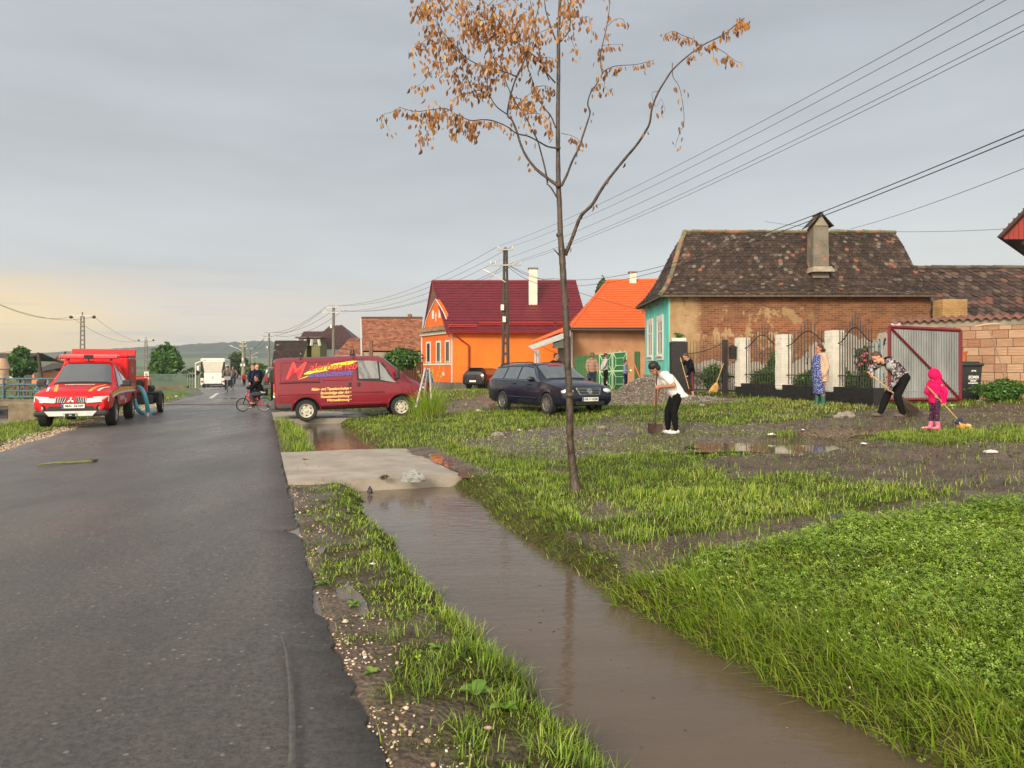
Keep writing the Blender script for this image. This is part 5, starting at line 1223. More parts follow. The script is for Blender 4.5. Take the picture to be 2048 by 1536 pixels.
class Loft:
 """car body through cross sections; k runs 0 (sill) .. 6 (roof centre)"""
 def __init__(s, st): s.st = st
 def sec(s, x):
  st = s.st
  if x <= st[0][0]: r = st[0]
  elif x >= st[-1][0]: r = st[-1]
  else:
   for i in range(len(st)-1):
    if st[i][0] <= x <= st[i+1][0]: f = (x-st[i][0])/(st[i+1][0]-st[i][0]); r = [a+(b-a)*f for a, b in zip(st[i], st[i+1])]; break
  _, zb, w, zbelt, ze, we, zt = r
  return [(w*.86, zb), (w*.985, zb+.10), (w, zb+(zbelt-zb)*.55), (w*.975, zbelt), (we, ze), (we*.80, zt-.012), (0, zt)]
 def pt(s, x, k, side=1):
  S = s.sec(x); i = min(int(k), 5); f = k-i; y = S[i][0]+(S[i+1][0]-S[i][0])*f; z = S[i][1]+(S[i+1][1]-S[i][1])*f
  return Vector((x, y*side, z))
 def mesh(s, xs):
  mb = MB(); G = []
  for x in xs: S = s.sec(x); G.append([(x, y, z) for y, z in S]+[(x, -y, z) for y, z in S[-2::-1]])
  mb.grid(G); n = len(G[0])
  for g in (G[0], G[-1]): mb.add(g, [tuple(range(n))])
  mb.grid([[g[-1], g[0]] for g in G])
  return mb
 def panel(s, quad, side=1, off=.006, n=6, m=3, th=.004):
  """quad: four (x,k) corners; returns grid of points lifted off the skin"""
  out = []
  for i in range(m+1):
   r = []
   for j in range(n+1):
    u, v = j/n, i/m; x = (quad[0][0]*(1-u)+quad[1][0]*u)*(1-v)+(quad[3][0]*(1-u)+quad[2][0]*u)*v; k = (quad[0][1]*(1-u)+quad[1][1]*u)*(1-v)+(quad[3][1]*(1-u)+quad[2][1]*u)*v
    p = s.pt(x, k, side); a = s.pt(x+.01, k, side)-s.pt(x-.01, k, side); b = s.pt(x, min(k+.05, 6), side)-s.pt(x, max(k-.05, 0), side); nn = a.cross(b).normalized()
    if nn.dot(p-Vector((p.x, 0, .8))) < 0: nn = -nn
    r.append(p+nn*off)
   out.append(r)
  return out
def screen_grid(L, xa, xb, ka=3.6, kb=4.0, off=.01, n=12, m=5, top=5.0):
 """windscreen: sweeps across both sides between stations xa (cowl) and xb (roof)"""
 G = []
 for i in range(m+1):
  x = xa+(xb-xa)*i/m; S = L.sec(x); y4, z4 = S[4]; y5, z5 = S[5]; z6 = S[6][1]; r = []
  for j in range(n+1):
   v = -1+2*j/n; y = v*y4*.93; a = abs(y); z = z6+(z5-z6)*min(a/max(y5, .01), 1) if a < y5 else z5+(z4-z5)*(a-y5)/max(y4-y5, .01)
   r.append(Vector((x, y, z))+Vector((.5, 0, .86))*off)
  G.append(r)
 return G
def seam(L, pts, side, mb, r=.006, off=.001): mb.tube([L.pt(x, k, side)+Vector((0, side*off, 0)) for x, k in pts], r, 4)
def cut_wheels(o, wheels, r, w, mat_black):
 """real wheel arches: boolean cylinders out of the body, then forget the cutters"""
 cm = MB()
 for x, z in wheels:
  for s in (1, -1): cm.lathe((x, 0, z), [(0, s*.48), (r, s*.48), (r, s*w), (0, s*w)], axis=(0,1,0), n=28)
 c = cm.build('cutter', mat_black); c.data.materials.clear(); c.data.materials.append(mat_black)
 o.data.materials.append(mat_black); mod = o.modifiers.new('b', 'BOOLEAN'); mod.object = c; mod.operation = 'DIFFERENCE'; mod.solver = 'EXACT'
 bpy.context.view_layer.update(); c.matrix_world = o.matrix_world.copy() if o.parent is None else (o.parent.matrix_world @ o.matrix_local); bpy.context.view_layer.update()
 dg = bpy.context.evaluated_depsgraph_get(); me = bpy.data.meshes.new_from_object(o.evaluated_get(dg)); o.modifiers.clear(); nm = o.data.name; o.data = me; me.name = nm; bpy.data.objects.remove(c)
 bi = len(me.materials)-1
 for p in me.polygons:
  cx = p.center
  for x, z in wheels:
   d = math.hypot(cx.x-x, cx.z-z)
   if d < r*1.004 and abs(abs(p.normal.y)) < .9: p.material_index = bi
 smooth_by_angle(me, 32)
def wheel(parent, c, r, w, side, rim=RIM, spokes=5, hub=True, style='spoke', steer=0):
 ax = Vector((math.sin(steer)*-1, math.cos(steer), 0))*side; c = Vector(c)
 t = bpy.data.objects.new('wheel', None); COL.objects.link(t); t.parent = parent; t.location = c;
 mb = MB(); rr = r*.64
 mb.lathe((0,0,0), [(rr, w/2-.02), (rr+.015, w/2), (r-.03, w/2), (r, w/2-.03), (r, -w/2+.03), (r-.03, -w/2), (rr, -w/2), (rr, w/2-.02)], axis=ax, n=28)
 a = mb.build('tyre', RUBBER, t, smooth=40, world=False)
 mb = MB(); mb.lathe((0,0,0), [(rr, w/2-.01), (rr-.012, w/2-.012), (rr-.025, w/2-.045), (rr-.03, -w/2+.05), (0, -w/2+.05)], axis=ax, n=28)
 e1 = Vector((0,0,1)); e2 = ax.cross(e1)
 if style == 'spoke':
  for k in range(spokes):
   a_ = 2*math.pi*k/spokes; d = e1*math.cos(a_)+e2*math.sin(a_); q = ax.cross(d)
   p0 = ax*(w/2-.04); mb.prism([p0+d*.03+q*.035, p0+d*(rr-.01)+q*.022, p0+d*(rr-.01)-q*.022, p0+d*.03-q*.035], ax*.022)
  mb.lathe((0,0,0), [(0, w/2-.012), (.05, w/2-.016), (.065, w/2-.045)], axis=ax, n=14)
 else:
  mb.lathe((0,0,0), [(0, w/2-.015), (.05, w/2-.02), (.07, w/2-.06), (rr*.55, w/2-.045), (rr*.80, w/2-.075), (rr-.02, w/2-.05)], axis=ax, n=28)
 o = mb.build('rim', rim, t, smooth=35, world=False)
 if style != 'spoke':
  mb = MB()
  for k in range(6):
   a_ = 2*math.pi*k/6; d = e1*math.cos(a_)+e2*math.sin(a_); mb.lathe(d*rr*.66+ax*(w/2-.062), [(0,.012),(.028,.012),(.028,-.01)], axis=ax, n=8)
  mb.build('rim_hole', BLACKP, t, world=False)
 return t
def plate(parent, o, ydir, txt, w=.52, blue=True, up=(0,0,1), size=.085):
 """o centre, ydir text direction"""
 ydir = Vector(ydir).normalized(); up = Vector(up).normalized(); out = ydir.cross(up); o = Vector(o)
 mb = MB(); rot = Matrix((ydir, up, out)).transposed(); mb.bbox(o, (w, .11, .012), .004, rot); p = mb.build('number_plate', PLATE, parent, world=False)
 if blue: mb = MB(); mb.box(o-ydir*(w/2-.022)+out*.007, (.04, .10, .002), rot); mb.build('blue_band', BLUEP, p, world=False)
 mb = MB(); t_ = text_mesh(txt, BLK, 'plate_text', p, frame4(o+out*.0078+ydir*(.02 if blue else 0), ydir, up), size=size, depth=.001, bold=.002, sx=1.0)
 return p

# ---------------------------------------------------------------- navy estate car
def estate_car():
 c = Vector((at(1092, 760, 23.0).x, 22.8)); z = tz(c.x, c.y)+.0
 t = thing('navy_estate_car', 'dark navy blue estate car with roof rails parked on the grass', 'car', (c.x, c.y, z-.02), R(-61.5))
 P = M('navy_paint', (.002,.004,.017), .3, var=.1, vs=2, coat=.45, rv=.04)
 L = Loft([(-2.34,.42,.70,.74,.80,.62,.84),(-2.31,.33,.80,.82,.90,.64,.94),(-2.24,.28,.85,.90,1.05,.66,1.10),(-2.0,.24,.868,.93,1.36,.62,1.43),(-1.0,.22,.872,.94,1.405,.625,1.475),(0,.22,.875,.93,1.41,.62,1.485),(.40,.22,.875,.925,1.37,.61,1.455),(1.22,.22,.87,.92,.95,.74,.995),(1.6,.23,.862,.87,.90,.72,.955),(2.0,.25,.845,.80,.835,.69,.885),(2.2,.27,.82,.73,.76,.66,.80),(2.30,.30,.76,.62,.66,.60,.69),(2.345,.34,.66,.50,.56,.55,.58)])
 xs = [-2.34,-2.31,-2.24,-2.12,-2.0,-1.75,-1.5,-1.25,-1,-.6,-.2,0,.2,.4,.6,.8,1.0,1.22,1.4,1.6,1.8,2.0,2.1,2.2,2.25,2.30,2.345]
 b = L.mesh(xs).build('body', P, t, world=False); W_ = [(1.42,.30),(-1.28,.30)]
 bpy.context.view_layer.update(); cut_wheels(b, W_, .355, 1.2, BLACKP)
 MB().box((0, 0, .42), (3.6, 1.1, .36)).build('underbody', BLACKP, t, world=False)
 for x, z_ in W_:
  for s in (1, -1): wheel(t, (x, s*.775, z_), .315, .2, s, spokes=5 if x < 0 else 7, steer=0)
 for s in (1, -1):
  for q in ([(-2.16,3.15),(-1.28,3.12),(-1.24,3.88),(-1.95,3.88)], [(-1.20,3.12),(-.36,3.12),(-.36,3.90),(-1.14,3.90)], [(-.28,3.12),(.92,3.14),(.42,3.86),(-.26,3.90)]):
   mb = MB(); mb.grid(L.panel(q, s, .006)); mb.build('side_window', CARGLASS, t, world=False, smooth=30)
  mb = MB()
  ring = [(-2.2,3.06),(-1.2,3.05),(0,3.05),(1.02,3.06),(.55,3.92),(.3,3.97),(-.9,3.97),(-1.98,3.96),(-2.2,3.06)]
  for i in range(len(ring)-1):
   (x0,k0),(x1,k1) = ring[i], ring[i+1]; mb.tube([L.pt(x0+(x1-x0)*j/6, k0+(k1-k0)*j/6, s)+Vector((0, s*.006, 0)) for j in range(7)], .009, 5)
  mb.build('window_trim', CHROME, t, world=False)
  mb = MB(); mb.tube([L.pt(-1.95+.1*k*2, 4.6, s)+Vector((0,0,.055 if 0 < k < 11 else .01)) for k in range(12)], .017, 6); mb.build('roof_rail', BLACKP, t, world=False)
  mb = MB()
  for sm in ([(-1.22,.3),(-1.22,3.0)], [(-.32,.3),(-.32,3.0)], [(.95,.6),(1.05,1.5),(1.02,3.0)], [(-1.2,.35),(-.3,.35),(.93,.35)]): seam(L, sm, s, mb)
  mb.build('door_seam', BLK, t, world=False)
  mb = MB(); mb.tube([L.pt(x, 1.45, s)+Vector((0,s*.012,0)) for x in (-.9,-.3,.3,.9)], .022, 5, flat=1.0); mb.build('side_moulding', P, t, world=False)
  for x in (-.48, .55-.12): MB().bbox(L.pt(x, 2.75, s)+Vector((0, s*.022, 0)), (.19,.03,.034), .008).build('door_handle', P, t, world=False)
  mb = MB(); mb.ell((.80, s*1.0, 1.0), (.07,.125,.08)); mb.tube([(.82, s*.86, .96),(.8, s*.95, .98)], .025, 6); mb.build('mirror', P, t, world=False, smooth=60)
  mb = MB(); mb.ell((2.17, s*.62, .665), (.15,.215,.095)); mb.build('headlight', LAMP, t, world=False, smooth=60)
  mb = MB(); mb.ell((2.30, s*.52, .37), (.03,.06,.045)); mb.build('fog_light', LAMP, t, world=False, smooth=60)
  mb = MB(); mb.ell((-2.26, s*.7, .86), (.07,.13,.16)); mb.build('tail_light', REDLAMP, t, world=False, smooth=60)
 MB().grid(screen_grid(L, 1.14, .46)).build('windscreen', CARGLASS, t, world=False, smooth=50)
 mb = MB(); mb.grid(screen_grid(L, 1.19, .42, off=.004)); mb.build('windscreen_seal', BLK, t, world=False, smooth=50)
 MB().grid(screen_grid(L, -2.19, -2.02, off=-.0)).build('rear_window', CARGLASS, t, world=False, smooth=50)
 MB().box((.505, 0, 1.440), (.05, .5, .006), Matrix.Rotation(R(33),3,'Y')).build('screen_sticker', M('red_sticker', (.5,.03,.03), .6), t, world=False)
 # front: grille with bars, emblem, plate, lower grille
 gx = 2.265
 g = MB(); g.prism([(2.235,-.41,.765),(2.235,.41,.765),(2.325,.33,.575),(2.325,-.33,.575)], (.02,0,.006)); gr = g.build('grille', BLK, t, world=False)
 mb = MB()
 for k in range(5): f = k/4; x = 2.256+.088*f; zz = .762-.182*f; w = .40-.08*f; mb.box((x+.012,0,zz), (.024, 2*w, .013 if 0<k<4 else .02))
 for s in (1,-1): mb.tube([(2.265,s*.405,.765),(2.35,s*.325,.575)], .011, 5)
 mb.build('grille_bar', CHROME, gr, world=False)
 e = MB(); cc = Vector((2.335,0,.672)); ax = Vector((.92,0,.39)).normalized(); e.lathe(cc, [(.078,0),(.078,.012),(.064,.012),(.064,0)], axis=ax, n=24)
 up = Vector((-.39,0,.92)); yy = Vector((0,1,0))
 def st(p, q): e.tube([cc+ax*.01+yy*p[0]+up*p[1], cc+ax*.01+yy*q[0]+up*q[1]], .0075, 4)
 for s in (1,-1): st((s*.028,.06),(0,.012)); st((s*.062,.03),(s*.028,-.055)); st((s*.028,-.055),(0,-.005))
 e.build('emblem', CHROME, gr, world=False)
 MB().prism([(2.33,-.50,.40),(2.33,.50,.40),(2.335,.46,.30),(2.335,-.46,.30)], (.02,0,0)).build('lower_grille', BLK, t, world=False)
 mb = MB(); mb.tube([(2.30,-.66,.475),(2.352,-.4,.475),(2.365,0,.475),(2.352,.4,.475),(2.30,.66,.475)], .022, 6); mb.build('bumper_strip', P, t, world=False)
 plate(t, (2.378, 0, .455), (0,1,0), 'HR 11 KZM')
 plate(t, (-2.352, 0, .62), (0,-1,0), 'HR 11 KZM')
 for s in (1,-1): MB().tube([(1.13,s*.5-.1,1.01),(.98,s*.35-.25,1.10)], .008, 4).build('wiper', BLK, t, world=False)
 # seats seen through the glass are dark shapes on the parcel level
 return t
estate_car()

# ---------------------------------------------------------------- red panel van
def van():
 rx = Vector((-6.62, 24.05)); hd = R(15)
 c = rx+Vector((math.cos(hd), math.sin(hd)))*1.47
 t = thing('red_panel_van', 'dark red panel van with painter lettering parked across the ditch slab', 'van', (c.x, c.y, .03), hd); t.rotation_euler = (0, R(-1.6), hd); bpy.context.view_layer.update()
 P = M('van_red_paint', (.19,.003,.016), .3, var=.12, vs=1.2, coat=.5, rv=.05, spec=.35)
 L = Loft([(-2.42,.42,.90,1.12,1.78,.84,1.86),(-2.38,.36,.965,1.15,1.84,.88,1.93),(-2.2,.33,.985,1.18,1.87,.90,1.965),(0,.33,.985,1.18,1.88,.895,1.985),(.80,.33,.985,1.16,1.86,.88,1.965),(.95,.33,.985,1.15,1.80,.86,1.90),(1.64,.33,.98,1.08,1.27,.80,1.33),(1.78,.33,.975,1.05,1.17,.79,1.22),(2.06,.35,.95,.94,1.04,.76,1.09),(2.22,.36,.90,.84,.90,.72,.94),(2.32,.38,.80,.66,.74,.66,.76),(2.34,.42,.72,.56,.60,.6,.62)])
 xs = [-2.42,-2.38,-2.3,-2.2,-1.8,-1.47,-1.1,-.7,-.3,0,.4,.8,.88,.95,1.1,1.3,1.5,1.64,1.78,1.92,2.06,2.16,2.22,2.28,2.32,2.34]
 b = L.mesh(xs).build('body', P, t, world=False); W_ = [(1.47,.30),(-1.47,.30)]
 cut_wheels(b, W_, .415, 1.3, BLACKP)
 MB().box((0,0,.42),(3.9,1.2,.26)).build('underbody', BLACKP, t, world=False)
 CR = M('cream_steel_wheel', (.55,.53,.44), .4, var=.25, vs=12)
 for x, z_ in W_:
  for s in (1, -1): wheel(t, (x, s*.87, z_+.0), .335, .2, s, rim=CR, style='steel')
 s = -1
 for s in (1, -1):
  mb = MB(); mb.grid(L.panel([(.16,3.1),(.78,3.1),(.74,3.9),(.12,3.93)], s, .008)); mb.build('door_window', CARGLASS, t, world=False, smooth=30)
  mb = MB(); mb.grid(L.panel([(.83,3.05),(1.32,2.92),(.98,3.62),(.80,3.88)], s, .008)); mb.build('quarter_window', CARGLASS, t, world=False, smooth=30)
  mb = MB(); mb.grid(L.panel([(.10,3.02),(1.44,2.86),(.95,3.85),(.07,3.97)], s, .004)); mb.build('window_seal', BLK, t, world=False, smooth=30)
  mb = MB()
  for sm in ([(.02,.3),(.02,3.97)], [(-1.0,.9),(-1.02,3.95)], [(1.06,.3),(1.06,2.9)], [(-.98,.32),(0,.32),(1.04,.32)]): seam(L, sm, s, mb, .008)
  mb.build('door_seam', BLK, t, world=False)
  mb = MB(); mb.tube([L.pt(x, 2.98, s)+Vector((0,s*.008,0)) for x in (-2.25,-1.8,-1.4,-1.03)], .016, 5); mb.build('slide_rail', BLK, t, world=False)
  mb = MB()
  mb.tube([L.pt(x, 2.05, s)+Vector((0,s*.006,0)) for x in (-2.3,-1.9,-1.2,-.9,0,.95)], .02, 6); mb.tube([L.pt(x, 1.15, s)+Vector((0,s*.006,0)) for x in (-.95,0,.95)], .018, 6)
  mb.tube([L.pt(1.47+.44*math.cos(a), 0, s)*0+Vector((1.47+.44*math.cos(a), s*.985, .30+.44*math.sin(a))) for a in [math.pi*k/12 for k in range(13)]], .024, 6)
  mb.tube([Vector((-1.47+.44*math.cos(a), s*.985, .30+.44*math.sin(a))) for a in [math.pi*k/12 for k in range(13)]], .024, 6)
  # pressed frame round the side panels
  for q in ([(-2.22,3.05),(-1.06,3.05),(-1.06,3.9),(-2.18,3.9),(-2.22,3.05)], [(-.96,3.05),(-.06,3.05),(-.06,3.9),(-.96,3.9),(-.96,3.05)]):
   mb.tube([L.pt(x, k, s)+Vector((0,s*.0,0)) for x, k in q], .011, 5)
  mb.build('body_crease', P, t, world=False, smooth=60)
  for x in (-.13, .14): MB().bbox(L.pt(x, 2.72, s)+Vector((0,s*.02,0)), (.085,.03,.13), .01).build('door_handle', BLACKP, t, world=False)
  mb = MB(); mb.grid(L.panel([(-2.41,.02),(-1.90,.02),(-1.90,1.30),(-2.41,1.30)], s, .014)); mb.build('bumper_corner', GREYP, t, world=False)
  mb = MB(); mb.bbox((1.36, s*1.10, 1.36), (.12,.16,.30), .03); mb.tube([(1.3,s*.98,1.22),(1.34,s*1.06,1.26)], .03, 6); mb.build('mirror', BLACKP, t, world=False)
  mb = MB(); mb.ell((2.15, s*.72, .82), (.13,.17,.12)); mb.build('headlight', LAMP, t, world=False, smooth=60)
  mb = MB(); mb.box((-2.41, s*.93, 1.0), (.05,.09,.34)); mb.build('tail_light', REDLAMP, t, world=False)
  MB().box((-2.412, s*.935, .86), (.052,.085,.08)).build('indicator', AMBER, t, world=False)
  MB().box((-2.415, s*.935, .77), (.052,.08,.07)).build('reverse_light', PLATE, t, world=False)
 MB().bbox((-2.46, 0, .50), (.16, 1.86, .26), .03).build('rear_bumper', GREYP, t, world=False)
 MB().bbox((2.28, 0, .48), (.20, 1.66, .30), .05).build('front_bumper', GREYP, t, world=False)
 MB().grid(screen_grid(L, 1.58, .97)).build('windscreen', CARGLASS, t, world=False, smooth=50)
 MB().grid(screen_grid(L, 1.66, .93, off=.004)).build('windscreen_seal', BLK, t, world=False, smooth=50)
 mb = MB(); mb.prism([(2.25,-.45,.80),(2.25,.45,.80),(2.34,.42,.68),(2.34,-.42,.68)], (.012,0,.01)); mb.build('grille', BLK, t, world=False)
 for x in (-1.60, .02):
  for s in (1, -1): MB().box((x, s*.80, 2.01), (.10,.07,.09)).tube([(x,s*.80,2.0),(x,s*.80,2.20)], .02, 6).build('roof_rack_foot', BLK, t, world=False)
 MB().tube([(-1.6,.85,2.08),(-1.6,-.85,2.08)], .02, 6).build('roof_bar', GREYMETAL, t, world=False)
 MB().tube([(-2.46,0,.42),(-2.66,0,.42),(-2.68,0,.48)], .025, 6).build('tow_hook', BLK, t, world=False)
 # lettering on the side facing the street (right-hand side)
 def wallp(x, z):
  # point on the right side at height z
  lo, hi = 0., 4.
  for _ in range(30):
   m = (lo+hi)/2
   if L.pt(x, m, -1).z < z: lo = m
   else: hi = m
  return L.pt(x, lo, -1)
 def wtext(s_, x, z, size, mat, off, shear=0, align='LEFT', sx=1, nm='lettering', rot=0, bold=.0):
  p = wallp(x, z)+Vector((0,-off,0)); up = (wallp(x, z+.15)-wallp(x, z-.15)).normalized(); xd = Vector((math.cos(rot),0,math.sin(rot)))
  return text_mesh(s_, mat, nm, t, frame4(p, xd, up-xd*up.dot(xd)), size=size, depth=.0012, shear=shear, align=align, sx=sx, bold=bold)
 RD = M('letter_red', (.80,.05,.06), .5); YL = M('letter_yellow', (.92,.72,.02), .5); BL_ = M('letter_blue', (.13,.09,.42), .5); OY = M('letter_cream', (.95,.55,.18), .5)
 wtext('M', -2.10, 1.52, .74, RD, .020, shear=.45, sx=.9, bold=.006)
 wtext('alerbetrieb', -1.36, 1.635, .33, RD, .022, shear=.3, sx=1.0, rot=.015, bold=.004)
 wtext('arius', -1.42, 1.40, .21, BL_, .024, shear=.45, sx=1.25, rot=.03, bold=.008)
 wtext('Schmidt', -.92, 1.415, .23, BL_, .024, shear=.4, sx=1.15, rot=.03, bold=.008)
 def brush(pts):
  mb = MB(); vs = [wallp(x, z)+Vector((0,-.014,0)) for x, z in pts]; mb.add(vs, [tuple(range(len(vs)))]); mb.build('yellow_brush_stroke', YL, t, world=False)
 rgb = random.Random(4); top = []; bot = []
 for k in range(15):
  f = k/14; x = -1.52+1.62*f; z = 1.44+.36*f**.85; wv = .075*math.sin(math.pi*min(f*1.02,1))**.5+.004; top.append((x, z+wv*.8+rgb.uniform(0,.012))); bot.append((x+.02, z-wv+rgb.uniform(-.012,.012)))
 for i in range(14): brush([bot[i], bot[i+1], top[i+1], top[i]])
 brush([(-1.70,1.26),(-1.42,1.35),(-1.36,1.40),(-1.60,1.31)])
 for k, (s_, z) in enumerate([('Maler- und Tapezierarbeiten \u2022', .955), ('Bodenbel\u00e4ge aller Art \u2022', .83), ('Fassadenbeschichtung \u2022', .715), ('W\u00e4rmed\u00e4mmung \u2022', .60)]):
  wtext(s_, -.10, z+.0, .115, OY, .024, shear=.25, align='RIGHT', sx=.86, bold=.004)
van()

# ---------------------------------------------------------------- fire service pickup
def fire_pickup():
 hd = math.atan2(-.95, .33); fl = Vector((-11.25, 20.9)); f = Vector((math.cos(hd), math.sin(hd))); lft = Vector((-f.y, f.x))
 c = fl-f*1.5-lft*.78
 t = thing('red_fire_pickup', 'red fire service pickup with light bar, yellow and white stripes and raised red box body', 'fire truck', (c.x, c.y, .02), hd)
 P = M('fire_red_paint', (.62,.006,.010), .35, var=.06, vs=1.5, coat=.35, rv=.04, spec=.3)
 L = Loft([(-2.48,.55,.86,1.00,1.06,.84,1.08),(-2.40,.50,.90,1.02,1.10,.86,1.11),(-.82,.46,.905,1.04,1.10,.86,1.11),(-.78,.45,.905,1.06,1.60,.66,1.68),(-.5,.44,.905,1.06,1.70,.65,1.76),(.15,.43,.905,1.05,1.69,.64,1.765),(.30,.43,.905,1.05,1.63,.64,1.71),(1.02,.43,.90,1.03,1.07,.76,1.135),(1.3,.43,.90,1.00,1.04,.76,1.10),(1.8,.42,.90,.95,1.0,.76,1.055),(2.15,.41,.89,.90,.95,.74,1.0),(2.30,.41,.875,.84,.89,.70,.935),(2.40,.42,.84,.76,.82,.64,.87),(2.46,.44,.77,.70,.76,.58,.81)])
 xs = [-2.48,-2.40,-2.1,-1.8,-1.45,-1.1,-.82,-.78,-.65,-.5,-.2,0,.15,.3,.5,.75,1.02,1.15,1.3,1.5,1.8,2.0,2.15,2.25,2.32,2.38,2.42,2.46]
 b = L.mesh(xs).build('body', P, t, world=False); W_ = [(1.5,.36),(-1.5,.36)]
 cut_wheels(b, W_, .45, 1.3, BLACKP)
 MB().box((0,0,.52),(3.4,1.1,.30)).build('underbody', BLACKP, t, world=False)
 for x, z_ in W_:
  for s in (1, -1): wheel(t, (x, s*.79, z_), .37, .245, s, spokes=6)
 for s in (1, -1):
  mb = MB(); mb.grid(L.panel([(.18,3.1),(.98,3.12),(.36,3.85),(.16,3.88)], s, .007)); mb.build('front_window', CARGLASS, t, world=False, smooth=30)
  mb = MB(); mb.grid(L.panel([(-.68,3.1),(.10,3.1),(.08,3.88),(-.52,3.88)], s, .007)); mb.build('rear_window', CARGLASS, t, world=False, smooth=30)
  mb = MB()
  for sm in ([(.13,.3),(.13,3.0)], [(-.74,.9),(-.72,3.0)], [(1.08,.6),(1.08,3.0)], [(-.72,.3),(.1,.3),(1.05,.3)]): seam(L, sm, s, mb, .008)
  mb.build('door_seam', BLK, t, world=False)
  for k0, k1, mt, nm in ((2.48, 2.78, M('stripe_yellow', (.90,.42,.01), .4), 'yellow_stripe'), (2.22, 2.46, M('stripe_white', (.80,.80,.78), .4), 'white_stripe')):
   mb = MB(); mb.grid(L.panel([(-2.38,k0),(2.05,k0+.12),(1.95,k1+.12),(-2.38,k1)], s, .006, n=26, m=2)); mb.build(nm, mt, t, world=False)
  mb = MB(); mb.bbox((.78, s*1.06, 1.14), (.10,.22,.17), .03); mb.tube([(.82,s*.9,1.06),(.8,s*1.0,1.09)], .03, 6); mb.build('mirror', BLACKP, t, world=False)
  mb = MB(); mb.grid([[Vector((2.488-dx-(.42*(v-.5)**1.6 if v > .5 else 0), s*(.36+.50*v), z0+.03*v)) for v in [j/8 for j in range(9)]] for z0, dx in ((.655,-.012),(.70,0),(.76,.022),(.80,.045))])
  hl = mb.build('headlight', LAMP, t, world=False, smooth=60)
  MB().lathe((2.452, s*.50, .735), [(0,.02),(.045,.02),(.05,0)], axis=(1,0,.3), n=14).build('bulb', GREYMETAL, hl, world=False)
  mb = MB(); mb.lathe((2.42, s*.66, .52), [(.0,.03),(.055,.03),(.085,.045),(.10,.02)], axis=(1,s*.3,0), n=18); mb.build('fog_light', BLACKP, t, world=False, smooth=30)
  MB().lathe((2.452, s*.665, .52), [(0,.01),(.045,.008)], axis=(1,s*.3,0), n=14).build('fog_glass', GREYMETAL, t, world=False)
  # grille bars beside the emblem
  mb = MB()
  mb.prism([(2.455,s*.085,.80),(2.435,s*.37,.80),(2.475,s*.31,.665),(2.475,s*.15,.665)], (.012,0,.0)); gr = mb.build('grille', BLK, t, world=False)
  mb = MB()
  for k in range(5): y0 = .12+.058*k; mb.tube([(2.472,s*(y0-.01),.79),(2.492,s*(y0+.035-.012*k),.672)], .012, 5)
  mb.tube([(2.465,s*.075,.803),(2.45,s*.37,.803)], .010, 5); mb.tube([(2.49,s*.14,.662),(2.49,s*.31,.662)], .010, 5)
  mb.build('grille_bar', CHROME, gr, world=False)
  # bonnet stripes
  def hood(pts, mt, nm):
   G = []
   for i in range(9):
    r = []
    for w in (0, 1):
     f_ = i/8; x = pts[0][0]+(pts[1][0]-pts[0][0])*f_; y = (pts[0][1]+(pts[1][1]-pts[0][1])*f_**1.3)+w*pts[2]; S = L.sec(x); y4,z4 = S[4]; y5,z5 = S[5]; z6 = S[6][1]
     z = z6+(z5-z6)*y/y5 if y < y5 else z5+(z4-z5)*(y-y5)/(y4-y5)
     r.append((x, s*y, z+.006))
    G.append(r)
   MB().grid(G).build(nm, mt, t, world=False)
  hood(((2.26,.36),(1.2,.56),.075), M('stripe_yellow', ()), 'yellow_stripe'); hood(((2.22,.56),(1.45,.70),.055), M('stripe_white', ()), 'white_stripe')
  MB().box((.15, s*.55, 1.80), (.25,.05,.05)).build('bar_foot', BLACKP, t, world=False)
 MB().grid(screen_grid(L, .96, .34)).build('windscreen', CARGLASS, t, world=False, smooth=50)
 MB().grid(screen_grid(L, 1.03, .29, off=.004)).build('windscreen_seal', BLK, t, world=False, smooth=50)
 for s in (.12, .55): MB().tube([(1.0,s,1.14),(.93,s-.45,1.17)], .009, 4).build('wiper', BLK, t, world=False)
 # emblem: three lozenges meeting in the middle
 mb = MB(); cc = Vector((2.50,0,.725)); ax = Vector((1,0,.25)).normalized(); up = Vector((-.35,0,1)).normalized(); yy = Vector((0,1,0))
 for k in range(3):
  a = math.pi/2+k*2*math.pi/3; d = up*math.sin(a)+yy*math.cos(a); q = ax.cross(d); mb.prism([cc, cc+d*.046+q*.027, cc+d*.092, cc+d*.046-q*.027], ax*.01)
 mb.build('emblem', CHROME, t, world=False)
 mb = MB(); mb.prism([(2.44,-.085,.83),(2.44,.085,.83),(2.478,.135,.655),(2.478,-.135,.655)], (.014,0,0)); mb.build('nose_panel', P, t, world=False)
 mb = MB(); mb.prism([(2.466,-.50,.575),(2.466,.50,.575),(2.466,.60,.43),(2.466,-.60,.43)], (.012,0,0)); mb.build('lower_grille', BLACKP, t, world=False)
 mb = MB(); mb.bbox((2.37,0,.385), (.24,1.70,.15), .05); mb.build('lower_bumper', BLACKP, t, world=False)
 mb = MB(); mb.prism([(2.475,-.60,.445),(2.475,.60,.445),(2.485,.50,.32),(2.485,-.50,.32)], (.03,0,0)); mb.build('skid_plate', M('silver_skid', (.55,.55,.53), .35, metal=.6), t, world=False)
 mb = MB(); mb.box((2.525,0,.345), (.03,.30,.085)); w_ = mb.build('winch_mount', BLK, t, world=False)
 mb = MB();
 for y in (-.13,.13): mb.box((2.545,y,.345),(.012,.02,.07))
 mb.box((2.545,0,.345),(.012,.06,.02)); mb.build('winch_plate', WPAINT, w_, world=False)
 plate(t, (2.50, .06, .575), (0,1,0), 'MAI  36109')
